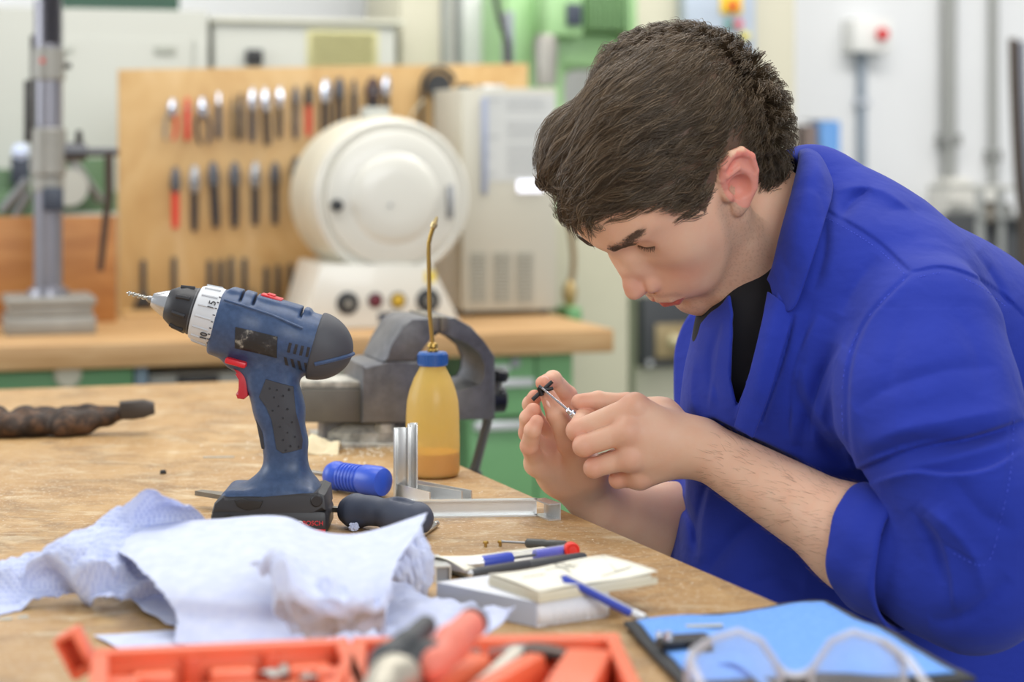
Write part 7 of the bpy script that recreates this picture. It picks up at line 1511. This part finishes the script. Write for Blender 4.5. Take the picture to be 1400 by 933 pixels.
def coat_sdf(p):
    ch = s_ell(p, P(1118, 500, 2.03), (0.125, 0.150, 0.165)); ch = smin(ch, s_ell(p, P(1195, 395, 2.03), (0.110, 0.150, 0.095)), 0.06)
    ch = smin(ch, s_ell(p, P(1290, 500, 2.10), (0.125, 0.150, 0.135)), 0.05); ch = smin(ch, s_ell(p, P(1420, 640, 2.13), (0.155, 0.160, 0.170)), 0.05)
    ab = s_chain(p, [P(1085, 600, 2.05), P(1110, 800, 2.05), P(1160, 1000, 2.05)], [0.105, 0.125, 0.14], 0.05); ch = smin(ch, ab, 0.06); ch = smin(ch, s_chain(p, [P(1250, 640, 2.1), P(1330, 1000, 2.1)], [0.14, 0.16], 0.05), 0.05)
    cb = s_chain(p, [P(1108, 262, 2.05), P(1140, 330, 2.04), P(1180, 400, 2.04)], [0.048, 0.075, 0.09], 0.03); ch = smin(ch, cb, 0.03)
    far = s_chain(p, [R_SH, R_EL], [0.073, 0.067], 0.03); far = smin(far, s_chain(p, [R_EL, P(962, 728, 2.145), P(914, 713, 2.118)], [0.062, 0.056, 0.050], 0.02), 0.02)
    a_ = np.array(P(912, 712, 2.118)); dn = np.array(P(990, 736, 2.16)) - a_; dn /= np.linalg.norm(dn); far = smax(far, -((p - a_) @ dn), 0.004); far = smax(far, -s_cap(p, R_W, a_ + dn*0.03, 0.030, 0.045), 0.003)
    d = smin(ch, far, 0.035)
    up = s_chain(p, [P(1266, 462, 1.875), P(1272, 560, 1.835), P(1330, 690, 1.79), P(1335, 790, 1.785)], [0.072, 0.076, 0.065, 0.060], 0.03)
    sl = s_chain(p, [P(1328, 796, 1.785), P(1270, 783, 1.797), P(1225, 768, 1.805)], [0.060, 0.054, 0.045], 0.004); up = smin(up, sl, 0.02)
    c0, c1 = np.array(CUFF[0]), np.array(CUFF[1]); d = smin(d, up, 0.03); d = smax(d, -s_cap(p, np.array(L_W), c0 + (c1-c0)*0.5, 0.031, 0.0445), 0.003)
    # neck opening and open front
    d = smax(d, -s_chain(p, [P(985, 235, 2.03), P(1062, 330, 2.025), P(1085, 372, 2.03)], [0.060, 0.068, 0.058], 0.01), 0.006)
    x, y = pix(p); vp = [(1006, 384), (1012, 300), (1080, 296), (1074, 330), (1066, 372), (1060, 410), (1044, 460), (1024, 525), (1008, 560), (998, 520), (1000, 470), (1004, 430), (1000, 405)]
    near = (x > 960) & (x < 1100) & (y > 280) & (y < 600) & (p[:, 1] < 2.02)
    if near.any():
        s_, _t, _sd = segd(x[near], y[near], vp + [vp[0]]); sg = np.where(inpoly(x[near], y[near], vp), -1.0, 1.0)*s_*0.0007; cut = np.full(len(p), 1.0); cut[near] = np.maximum(sg, p[near][:, 1] - 1.99); d = smax(d, -cut, 0.003)
    d = smax(d, -(head_sdf(p) - 0.005), 0.004)
    return d - coat_disp(p) - 0.0022*ripple(p)
Vv, Q = sdf_mesh(coat_sdf, (0.02, 1.62, 0.50), (0.86, 2.40, 1.30), 0.0023, refine=1); coat = np_obj('work_coat', Vv, Q, M_COAT); at_origin(coat); coat['label'] = 'royal blue cotton work coat with rolled sleeves'
def cuff_sdf(p):
    c0, c1 = np.array(CUFF[0]), np.array(CUFF[1]); ax = (c1-c0)/np.linalg.norm(c1-c0); L_ = np.linalg.norm(c1-c0)
    x, y = pix(p); w_ = 0.0008*np.sin(x*0.10 + y*0.05) + 0.0007*np.sin(y*0.09 - x*0.05 + 1.0)
    o_ = s_cap(p, c0 - ax*0.05, c1 + ax*0.05, 0.0500, 0.0605) - w_ - 0.0012*ripple(p*1.3); t = (p - c0) @ CN; o_ = smax(o_, np.maximum(-t - 0.0008*np.sin(y*0.05), t - L_*0.98 - 0.0012*np.sin(y*0.05+1)), 0.006)
    return smax(o_, -s_cap(p, c0 - ax*0.04, c1 + ax*0.03, 0.0455, 0.0530), 0.004)
Vv, Q = sdf_mesh(cuff_sdf, np.array(CUFF[0]) - 0.11, np.array(CUFF[1]) + 0.11, 0.002, refine=1); at_origin(np_obj('rolled_cuff', Vv, Q, M_COAT))
# T-shirt seen in the open neck
def tee_sdf(p): return smin(s_chain(p, [P(1062, 372, 2.03), P(1075, 470, 2.03), P(1080, 600, 2.05)], [0.066, 0.088, 0.098], 0.03), s_chain(p, [P(1030, 420, 1.99), P(1030, 520, 1.985)], [0.028, 0.04], 0.01), 0.02)
Vv, Q = sdf_mesh(tee_sdf, (0.10, 1.85, 0.85), (0.42, 2.2, 1.22), 0.004); at_origin(np_obj('undershirt', Vv, Q, M_TEE))
# collar and far front edge as cloth sheets
def loft(name, rows, nu, nv, m, th, seed=1.0, amp=0.0012):
    bm = new(); R_ = [[P(*q) for q in r] for r in rows]
    def fn(u, v):
        p = crv([crv(r, u) for r in R_], v); return p + Vector((0, -1, 0.3))*amp*crumple(p, 22, 1.0, seed)
    sheet(bm, fn, nu, nv); o = obj(name, bm, m, sharp=1.2); s = o.modifiers.new('thickness', 'SOLIDIFY'); s.thickness = th; s.offset = 0; s2 = o.modifiers.new('smooth', 'SUBSURF'); s2.levels = 1; s2.render_levels = 1; return at_origin(o)
top = [(1070, 232, 2.115), (1088, 210, 2.06), (1094, 216, 2.00), (1085, 258, 1.955), (1070, 312, 1.935), (1058, 362, 1.932), (1050, 384, 1.938)]
inn = [(1080, 262, 2.10), (1098, 236, 2.06), (1102, 245, 2.01), (1092, 285, 1.972), (1078, 335, 1.955), (1066, 380, 1.95), (1058, 398, 1.955)]
cre = [(1098, 226, 2.13), (1112, 206, 2.06), (1117, 222, 1.975), (1104, 266, 1.925), (1087, 320, 1.908), (1070, 372, 1.912), (1054, 392, 1.928)]
out = [(1138, 262, 2.14), (1136, 224, 2.06), (1138, 262, 1.965), (1126, 308, 1.910), (1108, 364, 1.890), (1084, 424, 1.895), (1060, 420, 1.918)]
loft('collar', [inn, top, cre, out], 60, 24, M_COAT, 0.0030, 3.3, 0.0028)
# near placket: folded edge strip running down from the collar
loft('front_placket', [[(1050, 398, 1.930), (1040, 450, 1.902), (1024, 515, 1.898), (1004, 584, 1.915)], [(1066, 410, 1.908), (1054, 460, 1.888), (1038, 522, 1.886), (1014, 590, 1.908)], [(1086, 428, 1.902), (1070, 480, 1.887), (1052, 540, 1.886), (1030, 600, 1.905)]], 40, 10, M_COAT, 0.0035, 5.1, 0.0010)
loft('far_lapel', [[(1026, 404, 2.000), (1010, 440, 1.985), (1004, 500, 1.975), (1004, 580, 1.955)], [(1000, 410, 2.000), (984, 448, 1.985), (982, 505, 1.975), (996, 582, 1.958)], [(975, 420, 2.010), (962, 458, 2.000), (960, 512, 1.99), (980, 588, 1.975)]], 40, 12, M_COAT, 0.0035, 6.1, 0.0015)
# stitching lines
bm = new()
def stitch(pts, off=0.0007):
    pts = cr([(a, b, 0) for a, b in pts], 60); q = []
    for v in pts:
        Y = np.linspace(1.68, 2.1, 240); pp = np.stack([(v.x-700)/F*Y, Y, CAMZ-(v.y-200)/F*Y], 1); d = coat_sdf(pp); i = np.argmax(d < 0)
        if d[i] < 0: q.append(Vector(pp[max(0, i)]) + Vector((0, -off, 0)))
    for k in range(0, len(q)-1, 2):
        if (q[k+1]-q[k]).length < 0.02: tube(bm, [q[k], q[k+1]], 0.00045, 4)
stitch([(1236, 382), (1206, 412), (1177, 448), (1157, 495), (1151, 545), (1153, 600)]); stitch([(1386, 575), (1382, 640), (1370, 702), (1348, 771), (1300, 756)]); stitch([(1126, 296), (1163, 316), (1203, 343), (1238, 376)]); stitch([(1250, 380), (1292, 374), (1338, 391), (1376, 420)])
at_origin(obj('stitching', bm, M_STITCH))
# trousers and shoes below the coat, mostly out of view
FWD = Vector((-0.866, -0.5, 0)); LAT = Vector((0.5, -0.866, 0)); HIP = Vector((0.50, 2.13, 0.60))
bm = None
def legs_sdf(p):
    d = s_ell(p, HIP, (0.17, 0.17, 0.12))
    for s in (1, -1):
        h = HIP + LAT*0.09*s; kn = h + FWD*0.30 + Vector((0, 0, -0.08)); an = kn + FWD*-0.02 + Vector((0, 0, -0.42)); d = smin(d, s_chain(p, [h, kn, an], [0.085, 0.065, 0.05], 0.02), 0.03)
    return d
Vv, Q = sdf_mesh(legs_sdf, (0.0, 1.6, 0.03), (0.75, 2.4, 0.76), 0.009); at_origin(np_obj('trousers', Vv, Q, mat('2b2e3a', 0.85)))
for s in (1, -1):
    an = HIP + LAT*0.09*s + FWD*0.28; an.z = 0.0
    def shoe(p, an=an): return smax(s_chain(p, [an + Vector((0, 0, 0.05)) - FWD*0.03, an + FWD*0.16 + Vector((0, 0, 0.03))], [0.05, 0.038], 0.02), -(p[:, 2]) + 0.001, 0.004)
    Vv, Q = sdf_mesh(shoe, np.array(an) - 0.26, np.array(an) + np.array([0.26, 0.26, 0.2]), 0.007); at_origin(np_obj('shoe', Vv, Q, M_DARK))
# nails
def nail(px, py, Y, R, nrm, along):
    z = Vector(nrm).normalized(); a = Vector(along); a = (a - z*a.dot(z)).normalized(); b = z.cross(a); bm = new(); bmesh.ops.create_uvsphere(bm, u_segments=16, v_segments=10, radius=1.0); m_ = Matrix((a*R[0], b*R[1], z*R[2])).transposed().to_4x4(); m_.translation = P(px, py, Y)
    bm.transform(m_); at_origin(obj('fingernail', bm, mat('e3b6a4', 0.3, var=0.03)))
jt = RF['thumb'][0]; nail(753, 551, 2.0005, (0.0062, 0.0048, 0.0016), (0.45, -0.85, 0.25), jt[3]-jt[2]); ji = RF['index'][0]; nail(744, 521, 2.0265, (0.0055, 0.0045, 0.0016), (0.30, -0.9, 0.3), ji[3]-ji[2])
# ------------------------------------------------------------------ things in the hands
p0, p1, p2 = P(741, 531, 1.995), P(779, 563, 1.985), P(835, 608, 1.992)
T = thing('fine_screwdriver', 'fine screwdriver with chrome collar held between left thumb and forefinger', 'screwdriver', p1)
bm = new(); cyl(bm, p0-p1, Vector(), 0.0010, 0.0013, 12); obj('shaft', bm, M_CHROME, T)
d_ = p2-p1; bm = new(); lathe(bm, [(0.0014, -0.004), (0.0028, -0.003), (0.0030, 0.001), (0.0040, 0.002), (0.0042, 0.007), (0.0050, 0.008), (0.0050, 0.011), (0.0044, 0.012)], 18, frame_mtx((0, 0, 0), d_)); obj('collar', bm, M_CHROME, T)
bm = new(); lathe(bm, [(0.0040, 0.012), (0.0046, 0.02), (0.0046, d_.length*0.9), (0.003, d_.length), (0, d_.length)], 16, frame_mtx((0, 0, 0), d_)); obj('handle', bm, M_STEEL_D, T)
po = P(740, 535, 2.0); T = thing('black_plastic_part', 'tiny black forked plastic part pinched in right fingertips', 'plastic part', po); M_BP = mat('1b191c', 0.4, var=0.1)
for a, b, r in (((728, 547, 2.000), (755, 522, 2.004), 0.0022), ((737, 531, 1.999), (741, 541, 2.0), 0.0024), ((742, 535, 2.0), (756, 531, 2.002), 0.0020), ((736, 529, 1.999), (742, 533, 1.999), 0.0026)):
    bm = new(); tube(bm, [P(*a)-po, P(*b)-po], [r, r*0.9], 8); obj('prong', bm, M_BP, T)
